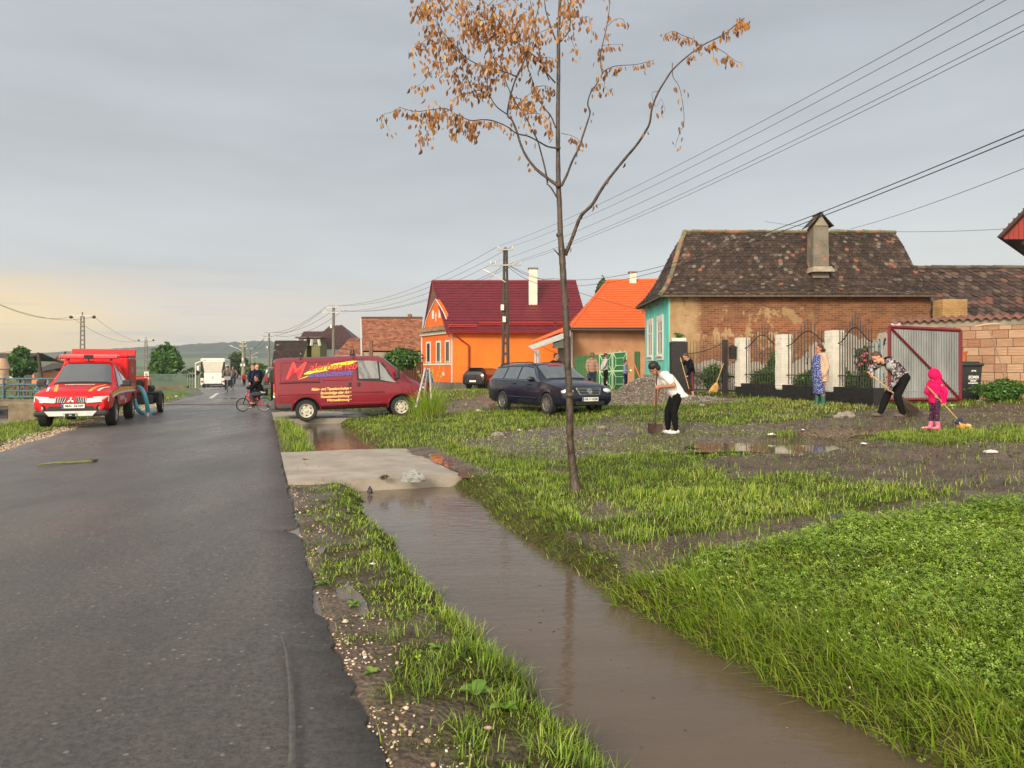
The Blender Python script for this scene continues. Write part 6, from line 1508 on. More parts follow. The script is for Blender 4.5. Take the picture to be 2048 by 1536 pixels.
 # mirror-written word across the bonnet
 S = L.sec(1.75); tx = text_mesh('POMPIERI', M('stripe_white', ()), 'bonnet_lettering', t, frame4(Vector((1.42,0,1.112)), (0,-1,0), Vector((-1,0,.13))), size=.17, depth=.001, bold=.004, sx=1.0)
 tx.data.transform(Matrix.Identity(4))
 # side lettering and badges on the front door
 for s in (1,-1):
  xd = (-1,0,0) if s > 0 else (1,0,0)
  p = L.pt(.55, 1.75, s)+Vector((0,s*.008,0)); text_mesh('POMPIERI', M('stripe_white', ()), 'door_lettering', t, frame4(p, xd, (0,0,1)), size=.17, depth=.001)
  MB().box(L.pt(-.1,2.0,s)+Vector((0,s*.006,0)), (.10,.004,.18)).build('badge', BLUEP, t, world=False)
  MB().box(L.pt(-.1,1.4,s)+Vector((0,s*.006,0)), (.13,.004,.16)).build('badge', M('stripe_white', ()), t, world=False)
 # light bar
 mb = MB(); mb.bbox((.12,0,1.885), (.30,1.50,.11), .03); lb = mb.build('light_bar', M('red_lens', (.62,.012,.03), .15, coat=1), t, world=False)
 MB().bbox((.12,0,1.885), (.306,.27,.114), .02).build('speaker_grille', BLK, lb, world=False); MB().bbox((.12,0,1.936), (.28,1.44,.015), .004).build('bar_top', M('pale_lens', (.7,.45,.45), .2), lb, world=False)
 MB().tube([(.30,0,1.76),(.30,0,1.83)], .02, 8).build('siren_horn', BLK, t, world=False)
 # box body with raised lid
 mb = MB(); mb.bbox((-1.66,0,1.47), (1.62,1.74,.84), .06); bx = mb.build('box_body', P, t, world=False)
 mb = MB(); mb.bbox((-1.62,0,1.93), (1.56,1.72,.10), .03); mb.build('box_roof', P, bx, world=False)
 mb = MB(); mb.bbox((-2.10,0,2.03), (.10,1.80,.26), .02, Matrix.Rotation(R(-12),3,'Y')); mb.build('raised_lid', P, bx, world=False)
 for s in (1,-1):
  mb = MB(); mb.box((-1.66, s*.875, 1.50), (1.3,.012,.66)); sh = mb.build('side_shutter', M('faded_red_shutter', (.50,.05,.04), .5, var=.15), bx, world=False)
  mb = MB(); mb.box((-1.66, s*.884, 1.85), (1.36,.01,.03)); mb.build('shutter_rail', CHROME, sh, world=False); text_mesh('112', M('stripe_white', ()), 'shutter_lettering', sh, frame4(Vector((-1.5, s*.886, 1.5)), (-s,0,0), (0,0,1)), size=.24, depth=.001)
 t.scale = (1.02,)*3
 return t
fire_pickup()

# ---------------------------------------------------------------- motor pump trailer and hoses
def trailer():
 hd = math.atan2(-.95, .33); g = Vector((-12.75, 26.9)); t = thing('pump_trailer', 'black two wheeled motor pump trailer with red frame parked behind the fire pickup', 'trailer', (g.x-.65, g.y-.2, 0), hd)
 for s in (1,-1): wheel(t, (0, s*.72, .31), .31, .18, s, rim=M('cream_steel_wheel', ()), style='steel');
 for s in (1,-1): mb = MB(); mb.tube([(.42*math.cos(a), s*.72, .31+.42*math.sin(a)) for a in [math.pi*k/8 for k in range(9)]], .09, 4, flat=.15); mb.build('mudguard', BLK, t, world=False)
 MB().bbox((0,0,.52),(1.7,1.15,.34),.03).build('chassis', BLACKP, t, world=False); MB().bbox((-.1,0,.74),(1.9,1.35,.07),.02).build('deck', BLK, t, world=False)
 for k, (x, y) in enumerate([(-.3,.35),(-.3,-.35)]): mb = MB(); mb.tube([(x-.5,y,.88),(x+.5,y,.88)], .12, 12); mb.build('suction_hose_roll', BLK, t, world=False)
 mb = MB(); mb.bbox((.35,0,1.02),(.7,.62,.5),.05); e = mb.build('engine', M('engine_red', (.5,.04,.03), .45, var=.2), t, world=False)
 mb = MB(); mb.lathe((.75,.12,1.05),[(0,.1),(.14,.1),(.17,.02),(.17,-.08)],axis=(1,0,0),n=16); mb.build('pump_inlet', BLK, e, world=False)
 mb = MB()
 for s in (1,-1): mb.tube([(.85,s*.4,.76),(.85,s*.4,1.32),(-.1,s*.4,1.32),(-.1,s*.4,.76)], .02, 6)
 mb.tube([(.85,-.4,1.32),(.85,.4,1.32)], .02, 6); mb.build('guard_frame', M('engine_red', ()), t, world=False)
 mb = MB(); mb.tube([(.8,0,.5),(1.9,0,.5)], .035, 6); mb.build('drawbar', BLK, t, world=False)
 HB = M('light_blue_hose', (.10,.42,.55), .45, var=.12, vs=30, bump=.3, bs=40)
 a = at(271, 776, 25.0); h = MB();
 pts = [a, at(279,775,24.4), at(287,784,24.2), at(292,800,24.2), at(295,815,24.3), at(296,828,24.4)]; q = pts[-1]; q.z = .16;
 def spl(P, n=6):
  out = []
  for i in range(len(P)-1):
   p0 = P[max(i-1,0)]; p1 = P[i]; p2 = P[i+1]; p3 = P[min(i+2,len(P)-1)]
   for k in range(n):
    t_ = k/n; out.append(.5*((2*p1)+(p2-p0)*t_+(2*p0-5*p1+4*p2-p3)*t_**2+(3*p1-p0-3*p2+p3)*t_**3))
  return out+[P[-1]]
 h.tube(spl(pts), .068, 12); o = h.build('blue_hose', HB); tag(o, 'light blue suction hose arching down from the pump to the asphalt', 'hose')
 mb = MB(); mb.lathe((pts[-1].x, pts[-1].y, .03), [(.075,0),(.10,.0),(.10,.12),(.075,.13)], n=16); mb.build('coupling', CHROME, o)
 pts = [at(269,800,24.9), at(270,806,24.7), at(275,818,24.6), at(285,826,25.0), at(297,829,25.2), at(308,829.5,25.4)]
 for p in pts[-3:]: p.z = .10
 o = MB().tube(spl(pts), .068, 12).build('blue_hose', HB); tag(o, 'light blue hose lying on the asphalt with a metal coupling at its end', 'hose')
 e_ = pts[-1]; MB().lathe((e_.x, e_.y, e_.z), [(.07,-.02),(.10,0),(.10,.1),(.07,.11)], axis=(1,.1,0), n=16).build('coupling', GREYMETAL, o)
 p0 = gp(318, 813); pts = [Vector((xl(p0.y)-.1, p0.y+.2, .04))]+[Vector((x, p0.y+.25+.10*math.sin(x*.9), .045)) for x in np.linspace(p0.x+.3, -9.7, 14)]+[Vector((-9.2,p0.y+.1,.02)),Vector((-8.6,p0.y-.4,.03))]
 o = MB().tube(pts, .045, 8, flat=.45).build('delivery_hose', M('brown_canvas_hose', (.13,.085,.06), .8, var=.2)); tag(o, 'flat brown canvas hose lying straight across the wet road', 'hose')
trailer()

# ---------------------------------------------------------------- coach, off-road car, small black car
def coach():
 Y = 75.; x0 = at(402,750,Y).x; x1 = at(450,750,Y).x; c = (x0+x1)/2; zg = -.33; t = thing('white_coach', 'white coach seen end-on at the left verge, with large mirrors', 'coach', (c, Y, zg), math.atan2(-.95,.30)+0)
 hw = (x1-x0)/2*.96; H = 2.95; Wt = M('coach_white', (.78,.77,.72), .35, coat=.4, var=.05)
 mb = MB(); mb.bbox((-4.2,0,H/2+.25), (8.6,2*hw,H-.5), .12); b = mb.build('body', Wt, t, world=False)
 mb = MB(); mb.bbox((-4.0,0,H-.22), (8.2,2*hw*.94,.30), .13); mb.build('roof', Wt, t, world=False)
 f = .12
 mb = MB(); mb.prism([(f,-hw*.88,1.55),(f,hw*.88,1.55),(f-.02,hw*.84,2.62),(f-.02,-hw*.84,2.62)], (.03,0,0)); mb.build('windscreen', M('pale_screen', (.55,.54,.47), .25, var=.1), t, world=False)
 for s in (1,-1):
  mb = MB(); mb.prism([(f+.01,s*hw*.99,.95),(f+.01,s*hw*.66,.95),(f+.01,s*hw*.70,1.6),(f+.01,s*hw*.86,2.62),(f+.01,s*hw*.98,2.6)], (.04,0,0)); mb.build('side_pillar', BLK, t, world=False)
  mb = MB(); mb.bbox((.25,s*(hw+.22),1.95),(.12,.22,.46),.04); mb.tube([(.1,s*hw*.95,2.25),(.25,s*(hw+.2),2.2)],.03,6); mb.build('mirror', Wt, t, world=False)
  mb = MB(); mb.bbox((f+.02,s*hw*.86,.62),(.10,hw*.24,.72),.03); lc = mb.build('light_cluster', Wt, t, world=False); MB().box((f+.08,s*hw*.86,.62),(.02,hw*.16,.2)).build('lamp', REDLAMP, lc, world=False)
 mb = MB(); mb.prism([(f+.03,-hw*.68,.42),(f+.03,hw*.68,.42),(f+.03,hw*.72,1.5),(f+.03,-hw*.72,1.5)], (.04,0,0)); p = mb.build('front_panel', Wt, t, world=False)
 MB().prism([(f+.075,-.05,1.02),(f+.075,0,1.14),(f+.075,.05,1.02),(f+.075,0,.9)],(.01,0,0)).build('emblem', BLK, p, world=False)
 MB().box((f-.05,0,.32),(.3,hw*1.7,.16)).build('bumper', BLACKP, t, world=False)
 for x in (-1.9,-6.6):
  for s in (1,-1): wheel(t, (x, s*(hw-.16), .42), .42, .26, s, style='steel')
coach()
def offroad():
 c = at(536, 760, 44.); t = thing('dark_offroad_car', 'dark off-road car seen from behind at the kerb side, beyond the cyclist', 'car', (c.x, 46, 0), math.atan2(.95,-.30)); P = M('dark_purple_paint', (.018,.010,.018), .3, coat=.8)
 L = Loft([(-1.95,.50,.80,1.02,1.42,.66,1.50),(-1.9,.42,.86,1.05,1.55,.68,1.64),(-1.5,.38,.87,1.06,1.60,.68,1.70),(.2,.38,.87,1.05,1.60,.66,1.70),(.95,.38,.87,1.02,1.06,.74,1.10),(1.8,.42,.84,.9,.95,.7,1.0),(1.95,.5,.75,.7,.75,.6,.8)])
 b = L.mesh([-1.95,-1.9,-1.7,-1.5,-1.2,-.9,-.4,.2,.6,.95,1.3,1.6,1.8,1.95]).build('body', P, t, world=False); cut_wheels(b, [(1.2,.34),(-1.2,.34)], .40, 1.2, BLACKP)
 for x in (1.2,-1.2):
  for s in (1,-1): wheel(t, (x, s*.74, .34), .34, .2, s)
 MB().prism([(-1.96,-.62,1.08),(-1.96,.62,1.08),(-1.90,.58,1.50),(-1.90,-.58,1.50)],(-.02,0,0)).build('rear_window', CARGLASS, t, world=False)
 MB().bbox((-2.0,0,.52),(.16,1.6,.22),.03).build('bumper', GREYP, t, world=False)
 for s in (1,-1): MB().box((-1.97,s*.70,.98),(.04,.16,.26)).build('tail_light', REDLAMP, t, world=False)
 plate(t, (-2.0,-.15,.80), (0,-1,0), ' ', blue=False)
 MB().box((-1.99,.05,.98),(.02,.7,.06)).build('trim_strip', CHROME, t, world=False)
 for s in (1,-1): mb = MB(); mb.grid(L.panel([(-1.7,3.1),(.75,3.1),(.25,3.85),(-1.6,3.85)], s, .006)); mb.build('side_window', CARGLASS, t, world=False)
offroad()
def black_hatch():
 c = at(958, 760, 51); t = thing('small_black_hatchback', 'small black hatchback parked by the orange wall, seen from behind', 'car', (c.x+.55, 51.6, tz(c.x, 51)), R(62)); P = M('black_gloss', (.010,.010,.012), .25, coat=.9)
 L = Loft([(-1.95,.40,.74,.80,.95,.62,1.0),(-1.9,.32,.84,.92,1.15,.62,1.2),(-1.6,.26,.86,.94,1.36,.60,1.43),(-.2,.24,.87,.93,1.39,.60,1.46),(.3,.24,.87,.92,1.33,.60,1.40),(1.0,.24,.87,.90,.94,.72,.98),(1.8,.28,.82,.74,.8,.66,.84),(1.98,.34,.7,.5,.56,.55,.6)])
 b = L.mesh([-1.95,-1.9,-1.75,-1.6,-1.3,-1,-.6,-.2,.3,.65,1.0,1.4,1.8,1.98]).build('body', P, t, world=False); cut_wheels(b, [(1.25,.3),(-1.2,.3)], .35, 1.2, BLACKP)
 for x in (1.25,-1.2):
  for s in (1,-1): wheel(t, (x, s*.76, .3), .31, .19, s, spokes=8)
 MB().prism([(-1.90,-.58,1.0),(-1.90,.58,1.0),(-1.66,.54,1.36),(-1.66,-.54,1.36)],(-.03,0,.02)).build('rear_window', CARGLASS, t, world=False)
 MB().box((-1.70,0,1.44),(.3,1.1,.03)).build('spoiler', P, t, world=False)
 for s in (1,-1):
  MB().ell((-1.86,s*.66,.86),(.09,.16,.11)).build('tail_light', REDLAMP, t, world=False)
  mb = MB(); mb.grid(L.panel([(-1.5,3.1),(.85,3.1),(.3,3.85),(-1.4,3.85)], s, .006)); mb.build('side_window', CARGLASS, t, world=False)
 mb = MB(); mb.box((-1.97,0,.55),(.02,.5,.11)); mb.build('number_plate', PLATE, t, world=False)
black_hatch()
# ================================================================ the young tree in front
def young_tree():
 Y = 9.35; b = gp(1151, 985); Y = b.y
 t = thing('young_tree', 'young bare-stemmed tree with withered orange leaves standing on the ditch bank', 'tree', tuple(b))
 BK = M('wet_bark', (.055,.038,.027), .5, var=.6, vs=14, stretch=(1,1,.4), bump=1.0, bs=30, rv=.2)
 rg = random.Random(12)
 def zp(p): return (740+p[0]*.381, p[1]*.381)       # traced on an enlargement of the photograph
 def br(pts, r0, r1, dy, nm='branch', conv=True, parent=t):
  P = []; n = len(pts)
  for i, p in enumerate(pts):
   q = zp(p) if conv else p; f = i/(n-1); P.append(at(q[0], q[1], Y+dy*f**1.2+rg.uniform(-.01,.01)))
  S = []
  for i in range(n-1):
   p0 = P[max(i-1,0)]; p1 = P[i]; p2 = P[i+1]; p3 = P[min(i+2,n-1)]
   for k in range(5):
    u = k/5; S.append(.5*((2*p1)+(p2-p0)*u+(2*p0-5*p1+4*p2-p3)*u**2+(3*p1-p0-3*p2+p3)*u**3))
  S.append(P[-1]); m = len(S); rr = [(r0+(r1-r0)*(i/(m-1))**.8)*(1+rg.uniform(-.08,.10)) for i in range(m)]
  o = MB().tube(S, rr, 9 if r0 > .02 else 6).build(nm, BK, parent, smooth=60); return S
 tr = [(1152,990),(1149,960),(1144,920),(1140,870),(1139,800),(1135,720),(1132,640),(1127,560),(1124,510),(1121,470),(1119,410),(1117,371),(1116,300),(1116,220),(1117,150),(1117,80),(1119,20),(1122,-40),(1118,-120),(1124,-200),(1121,-260)]
 P = [at(x, y, Y+.05*math.sin(i*.7)) for i, (x, y) in enumerate(tr)]; P[0].z = b.z-.05;
 R_ = [0.100,0.058,0.049,0.046,0.044,0.042,0.041,0.040,0.041,0.035,0.032,0.032,0.027,0.025,0.023,0.022,0.019,0.016,0.013,0.008,0.004]
 S = []; RR = []
 for i in range(len(P)-1):
  p0 = P[max(i-1,0)]; p1 = P[i]; p2 = P[i+1]; p3 = P[min(i+2,len(P)-1)]
  for k in range(8):
   u = k/8; S.append(.5*((2*p1)+(p2-p0)*u+(2*p0-5*p1+4*p2-p3)*u**2+(3*p1-p0-3*p2+p3)*u**3)); RR.append((R_[i]+(R_[i+1]-R_[i])*u)*(1+rg.uniform(-.05,.08)))
 mb = MB().tube(S, RR, 14)
 for (x, y, r) in [(1119,470,.045),(1125,508,.052),(1117,371,.041),(1116,296,.035),(1134,655,.051),(1140,790,.056),(1131,600,.050)]: q = at(x, y, Y-.0); mb.ell(q, (r,r,r*.8), n=10, m=6)
 mb.tube([at(1120,512,Y), at(1112,503,Y-.02), at(1106,497,Y-.05)], [.012,.008,.002], 5)
 mb.build('trunk', BK, t, smooth=60)
 B = {}
 B['r1'] = br([(1025,1340),(1045,1290),(1065,1240),(1085,1185),(1110,1130),(1165,1075),(1205,1010),(1245,950),(1300,880),(1345,825),(1400,760),(1440,700),(1468,645),(1480,570),(1510,490),(1555,415),(1590,365),(1660,300),(1750,235),(1850,185),(1920,130),(1965,95)], .026, .005, -1.1)
 B['r1a'] = br([(1587,330),(1590,400),(1620,450),(1640,530),(1648,640),(1622,705),(1600,775)], .006, .002, -.3, 'twig')
 B['r1b'] = br([(1735,245),(1700,210),(1640,185),(1590,165),(1545,185)], .006, .002, .3, 'twig')
 B['r1c'] = br([(1790,235),(1860,275),(1910,315),(1950,330)], .005, .002, -.3, 'twig')
 B['r1d'] = br([(1770,240),(1800,270),(1805,330)], .003, .0015, 0, 'twig')
 B['r1e'] = br([(1515,480),(1480,490),(1500,560),(1530,520),(1550,590)], .003, .0015, .2, 'twig')
 B['r2'] = br([(1005,975),(1035,915),(1060,850),(1095,780),(1115,720),(1140,645),(1155,590),(1143,545),(1157,490),(1190,440),(1222,385),(1250,360),(1300,345),(1400,338),(1490,316)], .019, .003, .9)
 B['r2a'] = br([(1220,388),(1210,300),(1222,230),(1240,150),(1255,60),(1258,0),(1262,-60)], .008, .003, .3)
 B['r2b'] = br([(1243,140),(1290,100),(1330,105),(1345,150)], .004, .0015, .1, 'twig')
 B['r2c'] = br([(1215,240),(1260,235),(1325,232)], .003, .0015, .1, 'twig')
 B['r2d'] = br([(1005,700),(1050,710),(1090,730),(1120,770)], .004, .002, -.3, 'twig')
 B['r2e'] = br([(1172,460),(1215,440),(1255,480)], .003, .0015, -.1, 'twig')
 B['l1'] = br([(978,970),(925,930),(870,885),(820,820),(790,755),(770,690),(745,630),(722,600),(738,500),(770,400),(805,330),(830,250),(850,160),(880,60),(900,-40)], .021, .005, .8)
 B['l1a'] = br([(720,600),(665,560),(628,500),(615,440),(630,375)], .009, .004, -.4)
 B['l1b'] = br([(622,490),(570,475),(510,490),(460,505),(420,540)], .006, .002, -.5, 'twig')
 B['l2'] = br([(980,1035),(950,985),(928,965)], .012, .009, 0)
 B['l2a'] = br([(932,962),(920,890),(900,810),(880,740),(850,680),(815,610),(775,555),(735,480),(710,420),(690,350)], .011, .004, -.6)
 B['l3'] = br([(977,777),(930,768),(880,740),(830,715),(770,700),(720,665),(650,635),(590,628),(530,632),(460,605),(400,570),(330,575),(250,585),(190,575),(155,562)], .012, .003, -1.0)
 B['l3a'] = br([(160,562),(110,590),(75,600),(80,640),(105,690)], .003, .0015, -.2, 'twig')
 B['l4'] = br([(975,670),(950,610),(930,585),(890,530),(865,470),(845,400),(822,330),(825,260)], .011, .004, .5)
 B['l4a'] = br([(860,480),(830,500),(790,540)], .004, .002, -.3, 'twig')
 B['l5'] = br([(973,435),(930,385),(885,315),(840,275),(790,235),(730,195),(680,120),(640,40)], .011, .004, -.5)
 B['l6'] = br([(775,405),(700,375),(620,355),(560,335),(500,300),(460,255),(420,210),(370,150),(340,100)], .010, .003, -.7)
 B['l6a'] = br([(700,375),(600,400),(540,440),(500,500)], .004, .002, -.4, 'twig')
 B['l7'] = br([(975,210),(945,130),(920,40),(915,-60)], .011, .005, .4)
 B['l8'] = br([(940,420),(900,320),(880,220),(860,100),(840,0)], .009, .004, .5)
 B['r3'] = br([(1003,215),(1040,170),(1052,110),(1045,30),(1020,-50)], .010, .004, .4)
 B['r4'] = br([(1000,150),(1030,60),(1070,0),(1150,-60)], .009, .004, -.4)
 B['r4b'] = br([(1060,80),(1110,95),(1150,90),(1165,180)], .004, .0015, -.3, 'twig')
 B['r5'] = br([(1052,195),(1070,240),(1090,290)], .003, .0015, -.2, 'twig')
 for pts in [[(980,130),(940,150),(880,180),(850,240)], [(985,-20),(860,-60),(640,30),(560,-60)], [(700,380),(650,300),(600,180),(540,80)], [(830,270),(740,130),(620,60),(480,30)], [(760,230),(640,190),(520,180),(420,250)], [(640,100),(500,110),(400,60),(280,20)], [(460,255),(360,330),(290,420),(240,460)], [(520,300),(450,380),(440,470)], [(420,210),(330,230),(240,230)], [(330,-40),(300,60),(310,160)], [(440,-30),(350,-10),(230,40)], [(880,310),(930,300),(965,310)], [(860,460),(920,450),(960,470)], [(820,600),(880,595),(940,630),(955,690)], [(640,375),(590,440),(520,430)], [(740,510),(800,520),(850,540)], [(620,30),(700,-30),(800,40),(880,60)], [(560,340),(500,400),(470,470)], [(350,130),(290,210),(230,250)], [(400,570),(340,640),(260,760)], [(460,600),(430,700)], [(520,630),(540,710)], [(480,-40),(500,20)]]:
  B['x'+str(len(B))] = br(pts, .005, .0015, rg.uniform(-.6,.4), 'twig')
 # withered leaves, hanging and curled
 LM = leaf_mat('withered_leaf', [(0, (.095,.038,.015)), (.4, (.28,.115,.032)), (.75, (.46,.23,.07)), (1, (.60,.37,.14))], .3, .6)
 rn = np.random.RandomState(5); pos = []
 def along(key, n, f0=0., f1=1., sp=.035, drop=.03):
  S_ = B[key]
  for _ in range(n):
   f = f0+(f1-f0)*rn.rand(); i = min(int(f*(len(S_)-1)), len(S_)-2); q = S_[i].lerp(S_[i+1], rn.rand()); pos.append(q+Vector((rn.normal(0,sp), rn.normal(0,sp*1.3), -abs(rn.normal(0,drop)))))
 for k, n, a, b_ in [('r1',70,.80,1),('r1',12,.05,.75),('r1a',16,.3,1),('r1b',46,.1,1),('r1c',20,.3,1),('r1d',3,.5,1),('r1e',6,.3,1),('r2',46,.6,1),('r2',9,.15,.6),('r2a',26,0,1),('r2b',6,.2,1),('r2c',10,0,1),('r2d',13,.2,1),('r2e',8,.2,1),('l1',36,.42,1),('l1',8,.1,.4),('l1a',12,.3,1),('l1b',30,.1,1),('l2a',26,.45,1),('l3',95,.42,1),('l3',12,.15,.45),('l3a',18,0,1),('l4',30,.3,1),('l4a',12,0,1),('l5',60,.3,1),('l6',85,.2,1),('l6a',26,0,1),('l7',16,.2,1),('l8',36,.1,1),('r3',32,.2,1),('r4',26,.2,1),('r4b',22,.1,1),('r5',8,.2,1)]: along(k, n, a, b_)
 for k in B:
  if k.startswith('x'): along(k, 30, .1, 1, .05, .06)
 def cluster(x, y, rx, ry, n, dy=-.3):
  for _ in range(n):
   q = at(*zp((x+rn.normal(0, rx*.5), y+rn.normal(0, ry*.5))), Y+dy+rn.normal(0,.16)); pos.append(q)
 for a in [(600,120,150,90,190),(720,170,110,90,100),(300,30,120,70,95),(560,200,130,80,70),(390,260,90,100,45),(660,320,110,70,50),(350,350,110,90,40),(330,600,90,60,60),(270,690,40,70,18),(840,560,70,70,26),(820,130,90,100,50),(480,30,30,50,12),(1050,60,60,90,34),(460,650,70,60,18),(535,705,22,22,6),(1950,110,30,30,14),(640,380,90,50,26),(1010,100,40,120,24),(780,300,60,80,26)]: cluster(*a)
 n = len(pos); P_ = np.array([tuple(p) for p in pos]); a = rn.rand(n)*6.28; l = rn.uniform(.045,.088,n); w = l*rn.uniform(.2,.36,n)
 ax = np.stack([rn.normal(0,.33,n), rn.normal(0,.33,n), -np.ones(n)], 1); ax /= np.linalg.norm(ax,axis=1)[:,None]
 sd = np.stack([np.cos(a), np.sin(a), 0*a], 1); sd -= ax*(sd*ax).sum(1)[:,None]; nn = np.cross(ax, sd); V = []
 for (s_, t_, c_) in [(0,0,0),(.75,.28,.22),(1,.55,.30),(.55,.85,.15),(0,1.06,-.2),(-.55,.85,.15),(-1,.55,.30),(-.75,.28,.22)]:
  V.append(P_+ax*(l*t_)[:,None]+sd*(w*s_)[:,None]+nn*(w*c_*1.6)[:,None])
 mid = P_+ax*(l*.55)[:,None]-nn*(w*.2)[:,None]; V = np.stack(V+[mid], 1).reshape(-1,3); bI = np.arange(n)[:,None]*9
 Fc = np.concatenate([bI+[i,(i+1)%8,8] for i in range(8)], 0); tt = np.clip(rn.normal(.5,.2,n),.02,1)
 o = lines(0, 'leaves', V-np.array(t.location), Fc, LM, tint=np.tile(tt, 8)); o.parent = t
young_tree()

# ================================================================ poles and wires
CONC = M('grey_concrete_pole', (.16,.14,.12), .8, var=.25, vs=4, bump=.3)
TARP = M('dark_timber_pole', (.060,.045,.036), .85, var=.3, vs=7, stretch=(1,1,.2), bump=.5)
PORC = M('porcelain', (.62,.60,.56), .3)
WIRE = M('wire', (.035,.035,.038), .6)
def pole(name, label, px, ptop, Y, r=.16, mat=TARP, arms=((0.0,.9),(-.95,1.6)), boxes=(), lamp=None, group=None, twin=False, lean=0):
 top = at(px, ptop, Y); zb = tz(top.x, Y)-.2 if Y < 60 else -.6
 t = thing(name, label, 'utility pole', (top.x, Y, zb), group=group); b = Vector((top.x+lean, Y, zb)); mb = MB()
 if twin:
  for s in (-1,1): mb.tube([b+Vector((s*.17,0,0)), top+Vector((s*.07,0,0))], [.10,.07], 8)
  k = b.z+.4
  while k < top.z: f = (k-b.z)/(top.z-b.z); c = b.lerp(top, f); mb.box(c, (.34-.2*f, .11, .16)); k += .62
 else: mb.tube([b, b.lerp(top,.5), top], [r*1.25, r, r*.8], 10)
 mb.build('shaft', mat, t, smooth=40)
 for dz, w in arms:
  c = top+Vector((0,-.12,dz-.08)); mb = MB(); mb.box(c, (w,.09,.09)); a = mb.build('crossarm', GREYMETAL if not twin else M('pale_crossarm', (.36,.35,.33), .7), t)
  for s in (-1,1):
   for q in ((.46,.30) if w > 1.2 else (.42,)):
    mb = MB(); mb.lathe(c+Vector((s*w*q,0,.05)), [(.0,.17),(.035,.16),(.05,.11),(.03,.09),(.055,.05),(.03,.02),(.015,0)], n=8); mb.build('insulator', PORC, a)
 for dz, s in boxes: mb = MB(); mb.bbox(top+Vector((s*.18,-.22,dz)), (.20,.16,.34), .02); mb.build('junction_box', PORC, t)
 if lamp:
  mb = MB(); mb.tube([top+Vector((0,-.1,lamp[0])), top+Vector((lamp[1]*.5,-.2,lamp[0]+.32)), top+Vector((lamp[1],-.3,lamp[0]+.55))], .03, 6); a = mb.build('lamp_arm', PORC, t)
  mb = MB(); mb.bbox(top+Vector((lamp[1]*1.12,-.33,lamp[0]+.62)), (.5,.14,.08), .02, Matrix.Rotation(R(25) if lamp[1] < 0 else R(-25),3,'Y')); mb.build('lamp_head', PORC, a)
 return t
def wire(a, b, sag, r=.011, label='thin black overhead wire', name='overhead_wire', group='overhead wires along the street', n=28):
 a = Vector(a); b = Vector(b); P = [a.lerp(b, i/n)-Vector((0,0,4*sag*(i/n)*(1-i/n))) for i in range(n+1)]
 o = MB().tube(P, r, 4).build(name, WIRE); tag(o, label, 'overhead wire', group); return o
YA = 44.
pole('utility_pole', 'dark twin-legged utility pole with two pale crossarms in front of the orange house', 1011, 497, YA, twin=True, arms=((.0,1.0),(-.92,1.9)), boxes=((-3.5,-1),(-4.2,-.4)), lamp=(-2.0,-1.0))
# transformer-like fittings
pole('utility_pole', 'grey utility pole rising behind the red van, left of the brick-red barn', 667, 613, 74, mat=CONC, arms=((0,1.3),(-.5,2.2),), boxes=((-2,-1),), group='utility poles along the road')
pole('utility_pole', 'slim grey utility pole beside the dark barn gable', 538, 665, 110, mat=CONC, arms=((0,1.4),(-.6,2.6)), boxes=((-2.2,-1),), group='utility poles along the road')
pole('utility_pole', 'thick grey pole with white boxes and a lamp arm beyond the coach', 487, 683, 92, r=.24, mat=M('lichen_concrete', (.21,.21,.14), .85, var=.3, vs=3), arms=((-.05,.7),(-.5,.9)), boxes=((-2.2,0),(-2.9,-1),(-2.9,1)), lamp=(-1.2,-1.2))
pole('utility_pole', 'thin far pole with a short lamp arm right of the thick grey pole', 500, 697, 150, mat=CONC, arms=((0,1.4),), lamp=(-1.5,1.4))
pole('utility_pole', 'farthest thin pole seen above the bald man by the van', 508, 714, 190, mat=CONC, arms=((0,1.8),), lamp=(-.6,-1.6))
pole('utility_pole', 'dark pole with three short arms above the small left tree', 35, 695, 120, arms=((-.1,1.4),(-.7,2.4),(-1.3,2.0)))
pole('utility_pole', 'short dark pole behind the fire pickup roof lights', 130, 703, 125, r=.2, arms=((-.6,.9),(-1.3,1.2)))
def lattice(label, px, ptop, Y, w):
 top = at(px, ptop, Y); t = thing('lattice_pylon', label, 'pylon', (top.x, Y, -.4)); mb = MB(); H = top.z+.4
 for s in (-1,1):
  mb.tube([(top.x+s*w*.30,Y,-.4),(top.x+s*w*.16,Y,top.z-.6)], .11, 4)
 n = 14
 for k in range(n):
  z0 = -.2+k*(H-1)/n; f = k/n; ww = w*(.30-.14*f); mb.box((top.x,Y,z0),(2*ww,.16,.22));
 mb.tube([(top.x,Y,top.z-.8),(top.x,Y,top.z)], .10, 6); mb.build('shaft', CONC, t)
 mb = MB(); mb.box((top.x,Y,top.z-.42*w),(w*2.6,.14,.16)); a = mb.build('crossarm', GREYMETAL, t)
 for s in (-1,1): MB().ell((top.x+s*w*1.25,Y,top.z-.55*w),(.28,.2,.24)).build('insulator', BLACKP, a)
 return top
p1 = lattice('tall lattice pylon with one crossarm rising behind the fire pickup', 165, 624, 110, 1.35)
p2 = lattice('smaller lattice pylon with one crossarm left of the round green tree', 292, 674, 190, 1.5)
for s in (-1,1):
 wire(p1+Vector((s*1.7,0,-.7)), p2+Vector((s*1.9,0,-.9)), 1.6, .025, ('left','right')[s > 0]+' high wire between the two lattice pylons', group='pylon wires')
 wire(p1+Vector((s*1.7,0,-.7)), at(-60 if s < 0 else -40, 578 if s < 0 else 592, 70), 1.2, .02, ('upper','lower')[s > 0]+' wire from the tall pylon to the left edge', group='pylon wires')
